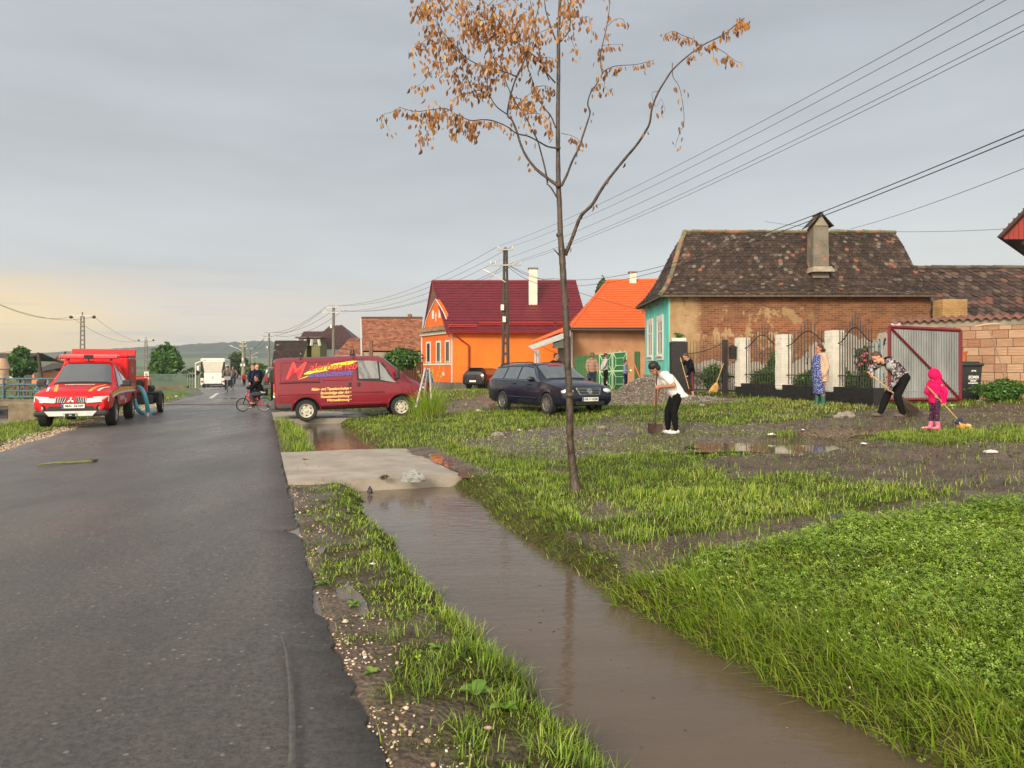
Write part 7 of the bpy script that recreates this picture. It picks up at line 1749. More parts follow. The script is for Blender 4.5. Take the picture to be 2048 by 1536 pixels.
wire(at(35,700,120), at(130,708,125), .8, .03, 'low wires between the two short dark poles'); wire(at(130,708,125), at(168,700,110), .6, .03, 'low wire from the short pole to the lattice pylon', group=None); wire(at(-40,700,118), at(35,700,120), .4, .03, 'low wire running left from the dark pole', group=None)
t_ = at(1011,497,YA); n5 = [(-.42,-.0),(.42,-.0),(-.55,-.92),(.55,-.92),(.87,-.92)]
ends = [(1976,-4),(2026,-8),(2060,14),(2062,42),(2064,54)]; t2 = at(667,613,74)
for (dx, dz), (ex, ey), w_ in zip(n5, ends, ('topmost', 'second from top', 'middle', 'fourth from top', 'lowest')):
 wire(t_+Vector((dx,-.12,dz+.12)), at(ex, ey, 12.0), .35, .0065, w_+' of five thin wires sweeping up from the twin pole to the right', group='overhead wires along the street')
 wire(t_+Vector((dx,-.12,dz+.12)), t2+Vector((dx*1.3,-.1,dz*.55+.1)), 1.0, .011, w_+' of five thin wires between the twin pole and the van-side pole', group='wires to the pole behind the van')
t3 = at(538,665,110)
for dx in (-.6,.6,1.0,-1.0): wire(t2+Vector((dx,-.1,-.4 if abs(dx) > .7 else .05)), t3+Vector((dx*1.1,-.1,-.5 if abs(dx) > .7 else .05)), .9, .02, {-.6:'upper left',.6:'upper right',1.0:'lower right',-1.0:'lower left'}[dx]+' of four wires between the van-side pole and the barn pole', group='far street wires')
t4 = at(500,697,150)
for dx in (-.5,.5): wire(t3+Vector((dx,-.1,-.5)), t4+Vector((dx,0,0)), .8, .025, ('left','right')[dx > 0]+' far thin wire beyond the barn pole', group='farthest street wires')
for k, (y0, y1) in enumerate([(557,250),(571,262)]):
 wire(at(1108,y0,52.5), at(2070,y1,12), .9-.1*k, .011, ('upper','lower')[k]+' of the two thick cables rising over the tiled roof to the right edge', group='thick cables')
 wire(at(1013,527+4*k,YA-.1), at(1108,y0,52.5), .35, .016, ('upper','lower')[k]+' black cable from the twin pole to the burgundy roof', group='roof cables')
wire(at(1700,458,33.2), at(2070,328,16), .1, .008, 'single thin wire from the tiled roof ridge to the right', group=None)
wire(at(1530,443,60), at(2070,454,40), .5, .012, 'almost level thin wire above the tiled roof', group=None)
wire(at(1011,522,YA), at(885,622,51.7), .5, .012, 'thin wire from the twin pole to the orange gable', group=None)
wire(at(1013,529,YA), at(1290,622,36), .2, .010, 'thin wire from the twin pole to the turquoise house', group=None)
wire(at(1017,640,YA), at(1106,664,43.5), .5, .012, 'drooping wire from the twin pole to the porch', group=None)
wire(at(1017,600,YA), at(1110,705,42), .6, .010, 'loose wire from the twin pole down behind the estate car', group=None)
def small_posts():
 t = thing('street_lamp', 'thin white lamp post with a leaning arm left of the coach', 'street lamp', tuple(at(391,775,66))); p = at(391,775,66); q = at(391,727,66)
 MB().tube([(p.x,66,-.2),(q.x,66,q.z)], .05, 8).build('post', PORC, t); MB().tube([(q.x,66,q.z),(q.x+.9,66,q.z+.35)], .06, 6).build('lamp_arm', PORC, t)
 for k, px in enumerate((375, 380, 385, 398)):
  f = thing('fence_post', ('leftmost angled fence post left of the white lamp post','second angled fence post from the left, by the lamp post','third angled fence post, just left of the lamp post','angled fence post just right of the white lamp post')[k], 'fence post', tuple(at(px,775,68+k)), group='pale angled fence posts'); Y_ = 68+k; a = at(px,750,Y_)
  MB().tube([(a.x,Y_,-.3),(a.x,Y_,a.z),(a.x+.28,Y_,a.z+.25)], .035, 5).build('post', GREYMETAL, f)
 f = thing('mesh_fence', 'long low grey-green mesh fence under the round tree', 'fence', tuple(at(340,765,80))); a = at(296,770,80); b = at(372,768,82); mb = MB()
 for i in range(64): p = a.lerp(b, i/63); mb.tube([(p.x,p.y,-.4),(p.x,p.y,.95)], .022, 4)
 mb.build('bars', M('grey_green_paint', (.16,.22,.20), .6), f); MB().tube([(a.x,a.y,.95),(b.x,b.y,.95)], .04, 4).build('rail', M('grey_green_paint', ()), f)
 w = thing('low_wall', 'low pale wall with dry dirt at the foot of the mesh fence', 'wall', tuple(at(330,775,66))); a = at(285,773,62); b = at(374,771,64); MB().prism([(a.x,a.y,-.6),(b.x,b.y,-.6),(b.x,b.y,.12),(a.x,a.y,.12)], (0,.4,0)).build('wall', M('earthy_wall', (.20,.15,.10), .9, var=.35, vs=1.5), w)
 s = thing('white_sign', 'small white sign on the foot of the far pylon', 'sign', tuple(at(293,765,60))); a = at(293,751,60); mb = MB(); mb.box((a.x,60,a.z),(.36,.04,.62)); sb = mb.build('sign_board', PORC, s); MB().tube([(a.x,60.05,-.2),(a.x,60.05,a.z)], .03, 6).build('post', GREYMETAL, s); text_mesh('9', BLK, 'sign_number', sb, frame4(Vector((0,-.022,0))+Vector((a.x,60,a.z)),(1,0,0),(0,0,1)), size=.5, depth=.001); sb.children[0].data.transform(Matrix.Translation(-Vector(s.location)))
 l = thing('leaning_pole', 'dark leaning timber pole beside the fire pickup mirror', 'pole', tuple(at(83,760,40))); MB().tube([at(84,762,40), at(76,705,40)], [.10,.07], 7).build('pole', TARP, l)
small_posts()

# ================================================================ blue railing, abutment on the left
def railing():
 BL = M('blue_grey_railing', (.07,.125,.165), .6, var=.25, vs=5); t = thing('blue_railing', 'faded blue pipe railing of a small bridge left of the fire pickup', 'railing', (-20, 30, -.1))
 a = at(-60, 757, 30.5); b = at(105, 757, 29.5);
 for py in (757.5, 769, 782):
  p = at(-60, py, 30.5); q = at(112, py, 29.5); MB().tube([p, q], .035, 6).build('rail', BL, t)
 MB().tube([at(-60,795,30.5), at(112,793,29.5)], .045, 6).build('rail', BL, t)
 for px in (-30, 7, 38, 49, 79, 90): p = at(px, 756, 30); q = at(px, 798, 30); MB().tube([p, q], .045, 6).build('post', BL, t)
 c = thing('concrete_abutment', 'broken concrete abutment block under the blue railing', 'abutment', (-18.5, 26, -.3)); CO = M('mossy_abutment', (.17,.135,.09), .9, var=.45, vs=2.2, bump=.8, bs=9)
 p = at(48, 800, 25.5); MB().bbox((p.x,25.8,-.14),(1.0,.8,1.2),.06).build('block', CO, c); p = at(62,800,26.4); MB().bbox((p.x+.1,26.6,.04),(1.3,.9,.9),.05).build('block', CO, c)
 d = thing('bridge_deck', 'low concrete deck edge carrying the blue railing', 'bridge', (-22, 30, -.3)); a = at(-80,797,30.6); b = at(120,795,29.6); MB().prism([(a.x,a.y,.10),(b.x,b.y,.10),(b.x,b.y,.27),(a.x,a.y,.27)], (0,1.6,0)).build('deck', CO, d)
 k = bpy.data.objects['blue_railing']
 q = at(50,775,33)
 for i, (px, c3, lab) in enumerate([(38,(.45,.03,.03),'red children\'s bicycle leaning beyond the blue railing'),(84,(.10,.35,.50),'blue children\'s bicycle leaning beyond the blue railing')]):
  p = at(px, 772, 32.5); tt = thing('small_bicycle', lab, 'bicycle', (p.x, 32.5, .25)); fr = M('toy_red' if i == 0 else 'toy_blue', c3, .4)
  for dx in (-.36,.36):
   w = MB(); w.lathe((p.x+dx,32.5,.55),[(.25,-.02),(.28,0),(.25,.02)],axis=(0,1,0),n=16); w.build('wheel', BLK, tt)
  MB().tube([(p.x-.36,32.5,.55),(p.x-.1,32.5,.95),(p.x+.28,32.5,.95),(p.x+.36,32.5,.55)],.03,6).tube([(p.x-.1,32.5,.95),(p.x,32.5,.55),(p.x+.28,32.5,.95),(p.x+.25,32.5,1.15)],.03,6).build('frame', fr, tt)
railing()

# ================================================================ iron fence, pillars, gate
def iron_fence():
 A = Vector((7.95,25.7,0)); Dn = Vector((9.0-7.95,20.8-25.7,0)).normalized(); ang = math.atan2(Dn.y, Dn.x); rot = Matrix.Rotation(ang,3,'Z'); sd = Vector((Dn.y,-Dn.x,0)); sd = sd if sd.x < 0 else -sd
 WB = M('white_split_stone', (.66,.63,.55), .75, var=.15, vs=4); BS = M('black_split_stone', (.014,.013,.014), .55, var=.5, vs=8); gz = lambda p: tz(p.x, p.y)
 rg = random.Random(2); pz0 = lambda p: gz(p)-.1
 pl = [A+Dn*d for d in (0, 2.52, 5.02)]
 def ledges(mb, c, lx, ly, z0, z1, step, jit, rot):
  z = z0
  while z < z1-.01:
   h = min(step*rg.uniform(.8,1.25), z1-z)
   nx = max(int(lx/.42), 1); x = -lx/2
   for k in range(nx): w = lx/nx; mb.box(c+rot @ Vector((x+w/2, 0, 0))+Vector((0,0,z+h/2)), (w*.995, ly+rg.uniform(0,jit), h*.93), rot); x += w
   z += h
 labs = ['white stone-clad pillar nearest the wicket gate, with the mailbox on it', 'middle white stone-clad pillar of the black iron fence', 'white stone-clad pillar just behind the woman in the cardigan']
 for i, p in enumerate(pl):
  t = thing('fence_pillar', labs[i], 'pillar', (p.x, p.y, gz(p)), group='white fence pillars'); mb = MB(); ledges(mb, p, .36, .36, .98, 2.66, .075, .03, rot); mb.build('cladding', WB, t); MB().box(p+Vector((0,0,1.8)), (.33,.33,1.7), rot).build('core', WB, t)
 seg = [(pl[0],pl[1]),(pl[1],pl[2]),(pl[2],pl[2]+Dn*1.75)]
 tb = thing('stone_kerb_wall', 'low black split-stone base wall under the iron fence panels', 'base wall', (pl[0].x, pl[0].y, .6)); e = pl[2]+Dn*1.8; c = (pl[0]-Dn*.2+e)/2; Ln = (e-pl[0]+Dn*.2).length; mb = MB(); ledges(mb, c, Ln, .30, .42, 1.10, .055, .05, rot); mb.build('cladding', BS, tb); MB().box(c+Vector((0,0,.74)),(Ln-.01,.27,.70),rot).build('core', BS, tb)
 names = ['iron fence panel between the first two white pillars, with a wavy top rail', 'iron fence panel between the second and third white pillars, behind the woman', 'iron fence panel in front of the rose bush, right of the last white pillar']
 for i, (p, q) in enumerate(seg):
  L_ = (q-p).length-.36; o = p+Dn*.18; t = thing('iron_fence_panel', names[i], 'fence panel', (o.x,o.y,gz(o)), group='black iron fence panels'); n = 13
  wave = lambda f: 2.30+.40*(.5-.5*math.cos(2*math.pi*f))
  mb = MB()
  for k in range(n): f = (k+.5)/n; x = o+Dn*L_*f; z1 = 2.72+.42*math.exp(-((f-.5)/.2)**2)-(.05 if k%2 else 0); mb.tube([x+Vector((0,0,1.12)), x+Vector((0,0,z1-.09)), x+Vector((0,0,z1))], [.015,.015,.003], 5)
  b = mb.build('bars', BLACKIRON, t)
  b['kind'] = 'stuff'; del b['kind']
  MB().tube([o+Dn*L_*k/24+sd*.015+Vector((0,0,wave(k/24))) for k in range(25)], .016, 6).build('top_rail', BLACKIRON, t)
  for z in (1.40,): MB().box(o+Dn*L_/2+sd*.01+Vector((0,0,z)), (L_,.03,.03), rot).build('lower_rail', BLACKIRON, t)
  m_ = o+Dn*L_*.5+sd*.02; mb = MB()
  for s in (-1,1): mb.tube([m_+Dn*s*.10*math.sin(a)*(1-.0)+Vector((0,0,2.02+.12*math.cos(a)+(.0))) for a in [math.pi*k/9 for k in range(10)]]+[m_+Vector((0,0,1.72))], .009, 4)
  mb.ell(m_+Vector((0,0,1.76)),(.03,.03,.03),n=8,m=5); mb.build('scroll_ornament', BLACKIRON, t)
 # black pillar, wide gate, black steel post, wicket
 bp = Vector((6.95,29.1,0)); bp = Vector((at(1357,760,28.6).x,28.6,0)); t = thing('black_gate_pillar', 'black stone-clad gate pillar with flowers on top, at the corner of the turquoise house', 'pillar', (bp.x,bp.y,gz(bp))); mb = MB(); ledges(mb, bp, .62, .42, .4, 2.62, .07, .04, Matrix.Identity(3)); mb.build('cladding', BS, t); MB().box(bp+Vector((0,0,1.5)),(.58,.38,2.2)).build('core', BS, t)
 f = thing('flower_trough', 'white trough with yellow-green flowers on top of the black gate pillar', 'planter', (bp.x,bp.y,2.62)); MB().bbox(bp+Vector((0,0,2.70)),(.56,.26,.14),.03).build('trough', PORC, f); crown_mesh((bp.x,bp.y,2.86),(.3,.18,.14),420,.03,77,LEAF,'foliage',f,lobes=6)
 def gate(name, p0, p1, Y0, Y1, label, arch, n, ztop=2.60):
  a = Vector((at(p0,760,Y0).x,Y0,0)); b = Vector((at(p1,760,Y1).x,Y1,0)); d = (b-a).normalized(); L_ = (b-a).length; t = thing(name, label, 'gate', (a.x,a.y,gz(a))); mb = MB(); r_ = Matrix.Rotation(math.atan2(d.y,d.x),3,'Z')
  for k in range(n): f_ = (k+.5)/n; x = a+d*L_*f_; z1 = ztop+arch*(f_**2) ; mb.tube([x+Vector((0,0,.80)),x+Vector((0,0,z1))],[.016,.008],5)
  mb.build('bars', BLACKIRON, t)
  for z in (.80, 1.32): MB().box((a+b)/2+Vector((0,0,z)),(L_,.04,.05),r_).build('rail', BLACKIRON, t)
  MB().tube([a+d*L_*k/12+Vector((0,-.02,2.16+ (arch+.05)*(k/12)**2)) for k in range(13)],.014,6).build('top_rail', BLACKIRON, t)
  m_ = a+d*L_*.75+Vector((0,-.03,0)); mb = MB()
  for s in (-1,1): mb.tube([m_+d*s*.12*math.sin(q)+Vector((0,0,1.85+.14*math.cos(q))) for q in [math.pi*k/8 for k in range(9)]],.009,4)
  mb.build('scroll_ornament', BLACKIRON, t)
 gate('iron_gate', 1371, 1444, 28.4, 27.5, 'wide black iron gate between the black pillar and the black post', .32, 11)
 gate('wicket_gate', 1456, 1479, 27.0, 26.0, 'narrow black iron wicket gate beside the first white pillar', .10, 6, 2.45)
 pp = Vector((at(1450,760,27.2).x,27.2,0)); t = thing('black_steel_post', 'thick square black steel post between the wide gate and the wicket', 'post', (pp.x,pp.y,gz(pp))); MB().bbox(pp+Vector((0,0,1.6)),(.17,.17,2.1),.01).build('post', BLACKIRON, t)
 m = pl[0]+sd*.32-Dn*.1; t = thing('mailbox', 'small black mailbox with pitched top on the first white pillar', 'mailbox', (m.x,m.y,2.1)); MB().bbox(m+Vector((0,0,2.12)),(.26,.16,.38),.01,rot).build('box', BLACKIRON, t); MB().prism([m+Vector((-.16,-.1,2.31)),m+Vector((.16,-.1,2.31)),m+Vector((0,-.1,2.42))],(0,.2,0)).build('lid', BLACKIRON, t)
 # sheet metal gate leaf swung open
 P0 = Vector((at(1779,760,19.3).x,19.3,0)); P1 = Vector((at(1921,760,19.15).x,19.15,0)); zt0, zt1, zb0, zb1 = at(0,654,19.3).z, at(0,661,19.15).z, at(0,801,19.3).z, at(0,800,19.15).z
 d = (P1-P0).normalized(); L_ = (P1-P0).length; t = thing('sheet_metal_gate', 'corrugated zinc gate leaf in a dark red steel frame with a diagonal brace', 'gate', (P0.x,P0.y,gz(P0)))
 RF = M('dark_red_frame', (.135,.012,.018), .5, var=.2, vs=6); ZN = M('zinc_sheet', (.27,.285,.29), .42, metal=.75, var=.3, vs=2.5, stretch=(1,1,.25), rv=.12)
 pt = lambda u, v: P0+d*L_*u+Vector((0,0,(zb0*(1-u)+zb1*u)*(1-v)+(zt0*(1-u)+zt1*u)*v)); fw = .045; nf = Vector((-d.y,d.x,0)); nf = nf if nf.y < 0 else -nf
 mb = MB()
 def bar(a, b, w=.085, off=0.0): mb.tube([a+nf*off, b+nf*off], w/2*1.2, 4)
 bar(pt(0,0),pt(0,1.0)); bar(pt(1,-.04),pt(1,1.0)); bar(pt(0,1),pt(1,1)); bar(pt(0,0.01),pt(1,0.01)); mb.build('frame', RF, t)
 mb = MB(); bar(pt(.02,.98),pt(.98,.02),.05,.045); mb.build('diagonal_brace', RF, t)
 n = 27*8; top = []; bot = []
 for i in range(n+1):
  u = .02+.96*i/n; ph = (i%8)/8; o_ = .022 if ph < .18 else (.0 if ph > .34 else .022*(.34-ph)/.16)
  o_ = .022*min(1, max(0, 1.6-abs(ph-.2)*9)); top.append(pt(u,.975)+nf*o_); bot.append(pt(u,.025)+nf*o_)
 MB().grid([bot,top]).build('zinc_sheet', ZN, t)
 MB().box(pt(.5,.13)+nf*.03,(L_*.95,.006,.02),Matrix.Rotation(math.atan2(d.y,d.x),3,'Z')).build('mid_rail', GREYMETAL, t)
 MB().tube([pt(.76,.0),pt(.77,-.16)],.02,6).build('drop_bolt', GREYMETAL, t)
 t = thing('gate_post', 'grey steel post pair carrying the zinc gate, next to the fence end', 'post', (P0.x-.3,P0.y+.3,gz(P0)))
 for dx, z1 in ((-.30,1.72),(-.16,1.78)): MB().bbox((P0.x+dx,P0.y+.1,.55+z1/2),(.07,.07,z1),.005).build('post', M('zinc_post', (.26,.30,.30), .5, metal=.4, var=.2), t)
 # bin with pot
 bx = at(1937,760,20.2).x; by = 20.35; z0 = gz(Vector((bx,by,0))); t = thing('wheelie_bin', 'dark grey wheelie bin with white print standing against the block wall', 'waste bin', (bx,by,z0)); DG = M('bin_plastic', (.022,.024,.027), .45, var=.1); mb = MB(); mb.box((bx,by,z0+.50),(.44,.52,.92),taper=1.22); mb.build('body', DG, t)
 mb = MB(); mb.bbox((bx,by-.02,z0+1.0),(.60,.70,.09),.03); mb.bbox((bx-.02,by,z0+1.06),(.50,.56,.05),.02); mb.build('lid', DG, t)
 for s in (-1,1): MB().lathe((bx+s*.24,by+.28,z0+.11),[(0,.02),(.10,.02),(.10,-.02),(0,-.02)],axis=(1,0,0),n=16).build('wheel', RUBBER, t)
 yy = by-.302; WH = M('bin_print', (.75,.75,.72), .5); text_mesh('SOMA', WH, 'print', t, frame4(Vector((bx+.04,yy+.0,z0+.66))-Vector((bx,by,z0)),(1,0,0),(0,-.09,1)), size=.105, depth=.004, shear=.2, bold=.004)
 for s_, z, sz in (('27796',.83,.05),('SALUBRIZARE',.50,.042),('REGHIN',.56,.045)): text_mesh(s_, WH, 'print', t, frame4(Vector((.04,-.302+(.66-z)*.09,z)),(1,0,0),(0,-.09,1)), size=sz, depth=.004, bold=.003)
 MB().box((bx+.04,yy+.006,z0+.605),(.26,.008,.010)).build('print_line', WH, t)
 t = thing('terracotta_pot', 'orange plastic flower pot standing on the wheelie bin behind the gate edge', 'flower pot', (bx-.16,by,z0+1.085)); MB().lathe((bx-.09,by+.02,z0+1.085),[(0,0),(.10,0),(.135,.24),(.155,.24),(.155,.28),(.13,.28),(.10,.05)],n=24).build('pot', M('terracotta_plastic', (.50,.12,.04), .5), t, smooth=35)
 # rake leaning on the wall
 a = gp(2022,806); a = at(2022,807,19.3); a.z = tz(a.x,a.y); b = at(1974,650,19.72); t = thing('wooden_rake', 'long thin crooked rake leaning teeth-up against the block wall', 'rake', tuple(a)); m_ = a.lerp(b,.55)+Vector((.05,0,0))
 MB().tube([a,a.lerp(m_,.5)+Vector((.0,0,0)),m_,b.lerp(m_,.3)+Vector((.02,0,0)),b],[.015,.015,.014,.013,.013],7).build('handle', M('grey_brown_wood', (.24,.17,.12), .7, var=.3, vs=10), t)
 MB().tube([at(1949,653,19.75),b+Vector((0,-.02,.02)),at(2000,647,19.7)],[.018,.024,.016],6).build('rake_head', M('pale_rake_wood', (.55,.32,.22), .7), t)
 # lantern planter, roses behind the fence
 q = Vector((at(1748,700,21.6).x,21.6,0)); t = thing('garden_lantern', 'old grey metal garden lantern on a white post behind the fence', 'lantern', (q.x,q.y,gz(q))); MB().bbox(q+Vector((.15,.1,1.3)),(.20,.16,1.6),.01).build('post', WPAINT, t); MB().lathe(q+Vector((0,0,1.82)),[(.13,0),(.17,.04),(.14,.40),(.18,.42),(.10,.55),(.03,.62)],n=8).build('lantern_body', M('dull_tin', (.20,.19,.16), .6, metal=.3, var=.3), t)
 p = at(1766,686,21.4); t = thing('iron_rooster', 'small black iron figure perched on the garden post', 'ornament', tuple(p)); MB().ell(p,(.07,.04,.08)).ell(p+Vector((.06,0,.10)),(.03,.03,.05)).tube([p+Vector((-.04,0,.0)),p+Vector((-.12,0,.12))],[.04,.01],6).tube([p-Vector((0,0,.02)),p-Vector((0,0,.16))],.02,5).build('figure', BLACKIRON, t)
 q = Vector((at(1730,700,22.0).x,22.0,0)); t = thing('rose_bush', 'tall rose bush with pink blooms behind the iron fence', 'rose bush', (q.x,q.y,gz(q))); crown_mesh((q.x,q.y,1.95),(.34,.3,.55),1500,.035,55,LEAFD,'foliage',t,lobes=9); MB().tube([q+Vector((0,0,.5)),q+Vector((.05,0,1.9))],[.02,.01],5).build('stem', BARKF, t)
 PK = M('rose_petal', (.70,.10,.13), .6, var=.2, vs=30)
 for (px, py) in ((1733,707),(1746,716),(1722,728),(1719,731),(1731,721),(1741,722),(1726,712),(1738,731)):
  c = at(px,py,21.7); mb = MB();
  for k in range(5): a_ = k*1.256; mb.ell(c+Vector((.022*math.cos(a_),.022*math.sin(a_),0)),(.035,.02,.035),Matrix.Rotation(a_,3,'Z'),6,4)
  mb.build('rose_bloom', PK, t)
 return pl, Dn
PL, DN = iron_fence()
# ================================================================ people
def remesh(mb, voxel, smooth=2):
 me = bpy.data.meshes.new('tmp'); me.from_pydata([tuple(p) for p in mb.v], [], mb.f); fixn(me)
 o = bpy.data.objects.new('tmp', me); COL.objects.link(o); md = o.modifiers.new('r', 'REMESH'); md.mode = 'VOXEL'; md.voxel_size = voxel; md.use_smooth_shade = True
 dg = bpy.context.evaluated_depsgraph_get(); out = bpy.data.meshes.new_from_object(o.evaluated_get(dg)); bpy.data.objects.remove(o); bpy.data.meshes.remove(me)
 bm = bmesh.new(); bm.from_mesh(out)
 for _ in range(smooth): bmesh.ops.smooth_vert(bm, verts=bm.verts, factor=.5, use_axis_x=True, use_axis_y=True, use_axis_z=True)
 for f in bm.faces: f.smooth = True
 bm.to_mesh(out); bm.free(); return out
def blob(mb, name, mat, parent, voxel, smooth=2):
 me = remesh(mb, voxel, smooth); me.name = name; me.materials.clear(); me.materials.append(mat); o = bpy.data.objects.new(name, me); COL.objects.link(o); o.parent = parent; return o
def caps(mb, a, b, r0, r1):
 a = Vector(a); b = Vector(b); mb.tube([a, b], [r0, r1], 10); mb.ell(a, (r0,)*3, n=10, m=6); mb.ell(b, (r1,)*3, n=10, m=6)
SKIN = M('skin', (.52,.27,.17), .5, var=.08, vs=9, spec=.4); SKIND = M('skin_tanned', (.40,.19,.11), .5, var=.08, vs=9, spec=.4)
HAIRB = M('black_hair', (.012,.010,.009), .55, var=.4, vs=40); EYE = M('eye_dark', (.02,.015,.012), .3); LIP = M('lip', (.34,.11,.09), .5)
def person(label, loc, rz, H, J, top, bottom, shoes, hair, voxel=.011, skin=SKIN, hd=(1,0,-.05), grips=None, build=1.0, extra=None, sleeve=1.0, legc=1.0, hairkind='short', group=None, topr=1.0, hem=None):
 """J: joints in metres for a 1.7 m figure, x forward, y left, z up"""
 D = dict(pel=(0,0,.94), che=(0,0,1.27), nec=(.0,0,1.46), hea=(.02,0,1.60), shL=(0,.18,1.40), elL=(-.03,.24,1.12), haL=(.05,.25,.88), shR=(0,-.18,1.40), elR=(-.03,-.24,1.12), haR=(.05,-.25,.88),
             hiL=(0,.09,.91), knL=(.02,.10,.49), anL=(-.02,.10,.08), hiR=(0,-.09,.91), knR=(.02,-.10,.49), anR=(-.02,-.10,.08)); D.update(J)
 k = H/1.7; P = {n: Vector(v)*k for n, v in D.items()}; b = build
 t = thing('person', label, 'person', tuple(loc), rz, group=group)
 toe = Vector((1,0,0))
 def torso(mb, g, lo=0.0):
  lat = (P['shL']-P['shR']).normalized(); sp = (P['che']-P['pel']); n = 7
  for i in range(n):
   f = i/(n-1); c = P['pel'].lerp(P['che'], f) if f < 1 else P['che']; wd = (.155-.02*math.sin(f*math.pi)+.01*f)*k*b; dp = (.11+.01*math.sin(f*3))*k*b
   up = sp.normalized(); fw = lat.cross(up).normalized(); rot = Matrix((fw, lat, up)).transposed(); mb.ell(c, (dp+g, wd+g, .10*k+g), rot, 12, 8)
  caps(mb, P['shL'].lerp(P['shR'],.08), P['shR'].lerp(P['shL'],.08), .062*k*b+g, .062*k*b+g); caps(mb, P['che'], P['nec'].lerp(P['che'],.35), .10*k*b+g, .07*k+g)
 def leg(mb, s, g, f=1.0, fl=0.0):
  h, n_, a = P['hi'+s], P['kn'+s], P['an'+s]; caps(mb, h, n_, .088*k*b+g, (.058*k*b+g)+fl*.5)
  e = n_.lerp(a, f); caps(mb, n_, n_.lerp(a,.35*f), .055*k*b+g+fl*.5, .056*k*b+g+fl*.7); caps(mb, n_.lerp(a,.35*f), e, .056*k*b+g+fl*.7, (.040 if f > .8 else .05)*k+g+fl)
 def arm(mb, s, g, f=1.0):
  h, n_, a = P['sh'+s], P['el'+s], P['ha'+s];
  if f <= .5: caps(mb, h, h.lerp(n_, f*2), .058*k*b+g, .052*k*b+g); return
  caps(mb, h, n_, .054*k*b+g, .043*k*b+g); q = n_.lerp(a, (f-.5)*2*.88); caps(mb, n_, q, .042*k*b+g, .031*k+g)
 fv = Vector(hd).normalized(); up = (P['hea']-P['nec']).normalized(); lt = up.cross(fv).normalized(); up = fv.cross(lt).normalized(); HR = Matrix((fv, lt, up)).transposed(); hc = P['hea']; hs = k**.45   # children keep bigger heads
 def hp(x, y, z): return hc+HR @ Vector((x, y, z))*hs
 # one continuous body
 mb = MB(); torso(mb, 0)
 for s in 'LR': leg(mb, s, 0); arm(mb, s, 0)
 for s in 'LR':
  a = P['an'+s]; mb.ell(a+Vector((.055,0,-.035))*k, (.115*k,.042*k,.038*k), n=10, m=6)
 caps(mb, P['nec']-Vector((0,0,.04*k)), hp(-.02,0,-.06), .055*hs, .050*hs)
 mb.ell(hp(-.005,0,.03), (.098*hs,.076*hs,.098*hs), HR, 14, 10); mb.ell(hp(.022,0,-.045), (.066*hs,.056*hs,.070*hs), HR, 12, 8); mb.ell(hp(.062,0,-.088), (.026*hs,.026*hs,.022*hs), HR, 8, 6)
 mb.tube([hp(.088,0,.025), hp(.112,0,-.018), hp(.092,0,-.030)], [.009*hs,.015*hs,.012*hs], 6); mb.ell(hp(.080,0,.042),(.018*hs,.05*hs,.011*hs),HR,8,5)
 for s in (-1,1): mb.ell(hp(-.005,s*.078,-.004),(.020*hs,.010*hs,.030*hs),HR,8,6)
 kk = k**.8; fine = voxel < .02
 for s in 'LR':
  h = P['ha'+s]; d = (h-P['el'+s]).normalized(); g = (grips or {}).get(s); sgn = 1 if s == 'L' else -1
  if g is not None:
   ax = Vector(g).normalized(); pf = (d-ax*d.dot(ax)).normalized(); q = ax.cross(pf); w = h-pf*.038*kk; mb.ell(w, (.044*kk,.022*kk,.046*kk), Matrix((pf, q, ax)).transposed(), 10, 7)
   if fine:
    for i in range(4):
     o = h+ax*(.033-.022*i)*kk; r_ = (.030 if i < 3 else .027)*kk; mb.tube([o+(-pf*math.cos(a)+q*sgn*math.sin(a))*r_ for a in [.2+.55*j for j in range(6 if i < 3 else 5)]], [.0105*kk]*5+([.009*kk] if i < 3 else []), 6)
    o = h+ax*.040*kk; mb.tube([w+ax*.03*kk, o+(-pf*math.cos(1.0)-q*sgn*math.sin(1.0))*.034*kk, o+(-pf*math.cos(2.1)-q*sgn*math.sin(2.1))*.032*kk], [.014*kk,.012*kk,.010*kk], 6)
  else:
   rt = d.cross(Vector((1,0,0))); rt = rt.normalized() if rt.length > .1 else Vector((0,1,0)); fw = rt.cross(d).normalized(); mb.ell(h+d*.015*kk, (.042*kk,.020*kk,.050*kk), Matrix((fw, rt, d)).transposed(), 10, 7)
   if fine:
    for i in range(4):
     l = (.062,.072,.066,.050)[i]*kk; o = h+d*.055*kk+fw*(.030-.020*i)*kk; c = rt*sgn; mb.tube([o, o+d*l*.55+c*.006*kk, o+d*l*.95+c*.022*kk], [.0100*kk,.0090*kk,.0075*kk], 6)
    o = h+fw*.036*kk+d*.0; mb.tube([o, o+fw*.022*kk+d*.030*kk, o+fw*.022*kk+d*.058*kk+rt*sgn*.01*kk], [.012*kk,.011*kk,.009*kk], 6)
 blob(mb, 'body', skin, t, min(voxel, .0095) if fine else voxel, 1)
 mb = MB()
 for s in (-1,1): mb.ell(hp(.086,s*.031,.014),(.010*hs,.015*hs,.008*hs),HR,8,5)
 e = mb.build('eyes', EYE, t, world=False);
 mb = MB();
 for s in (-1,1): mb.tube([hp(.090,s*.015,.040),hp(.090,s*.033,.045),hp(.080,s*.052,.038)],.005*hs,4)
 mb.build('eyebrows', HAIRB, t, world=False); mb = MB(); mb.tube([hp(.082,-.024,-.055),hp(.091,0,-.053),hp(.082,.024,-.055)],[.004*hs,.008*hs,.004*hs],6); mb.build('mouth', LIP, t, world=False)
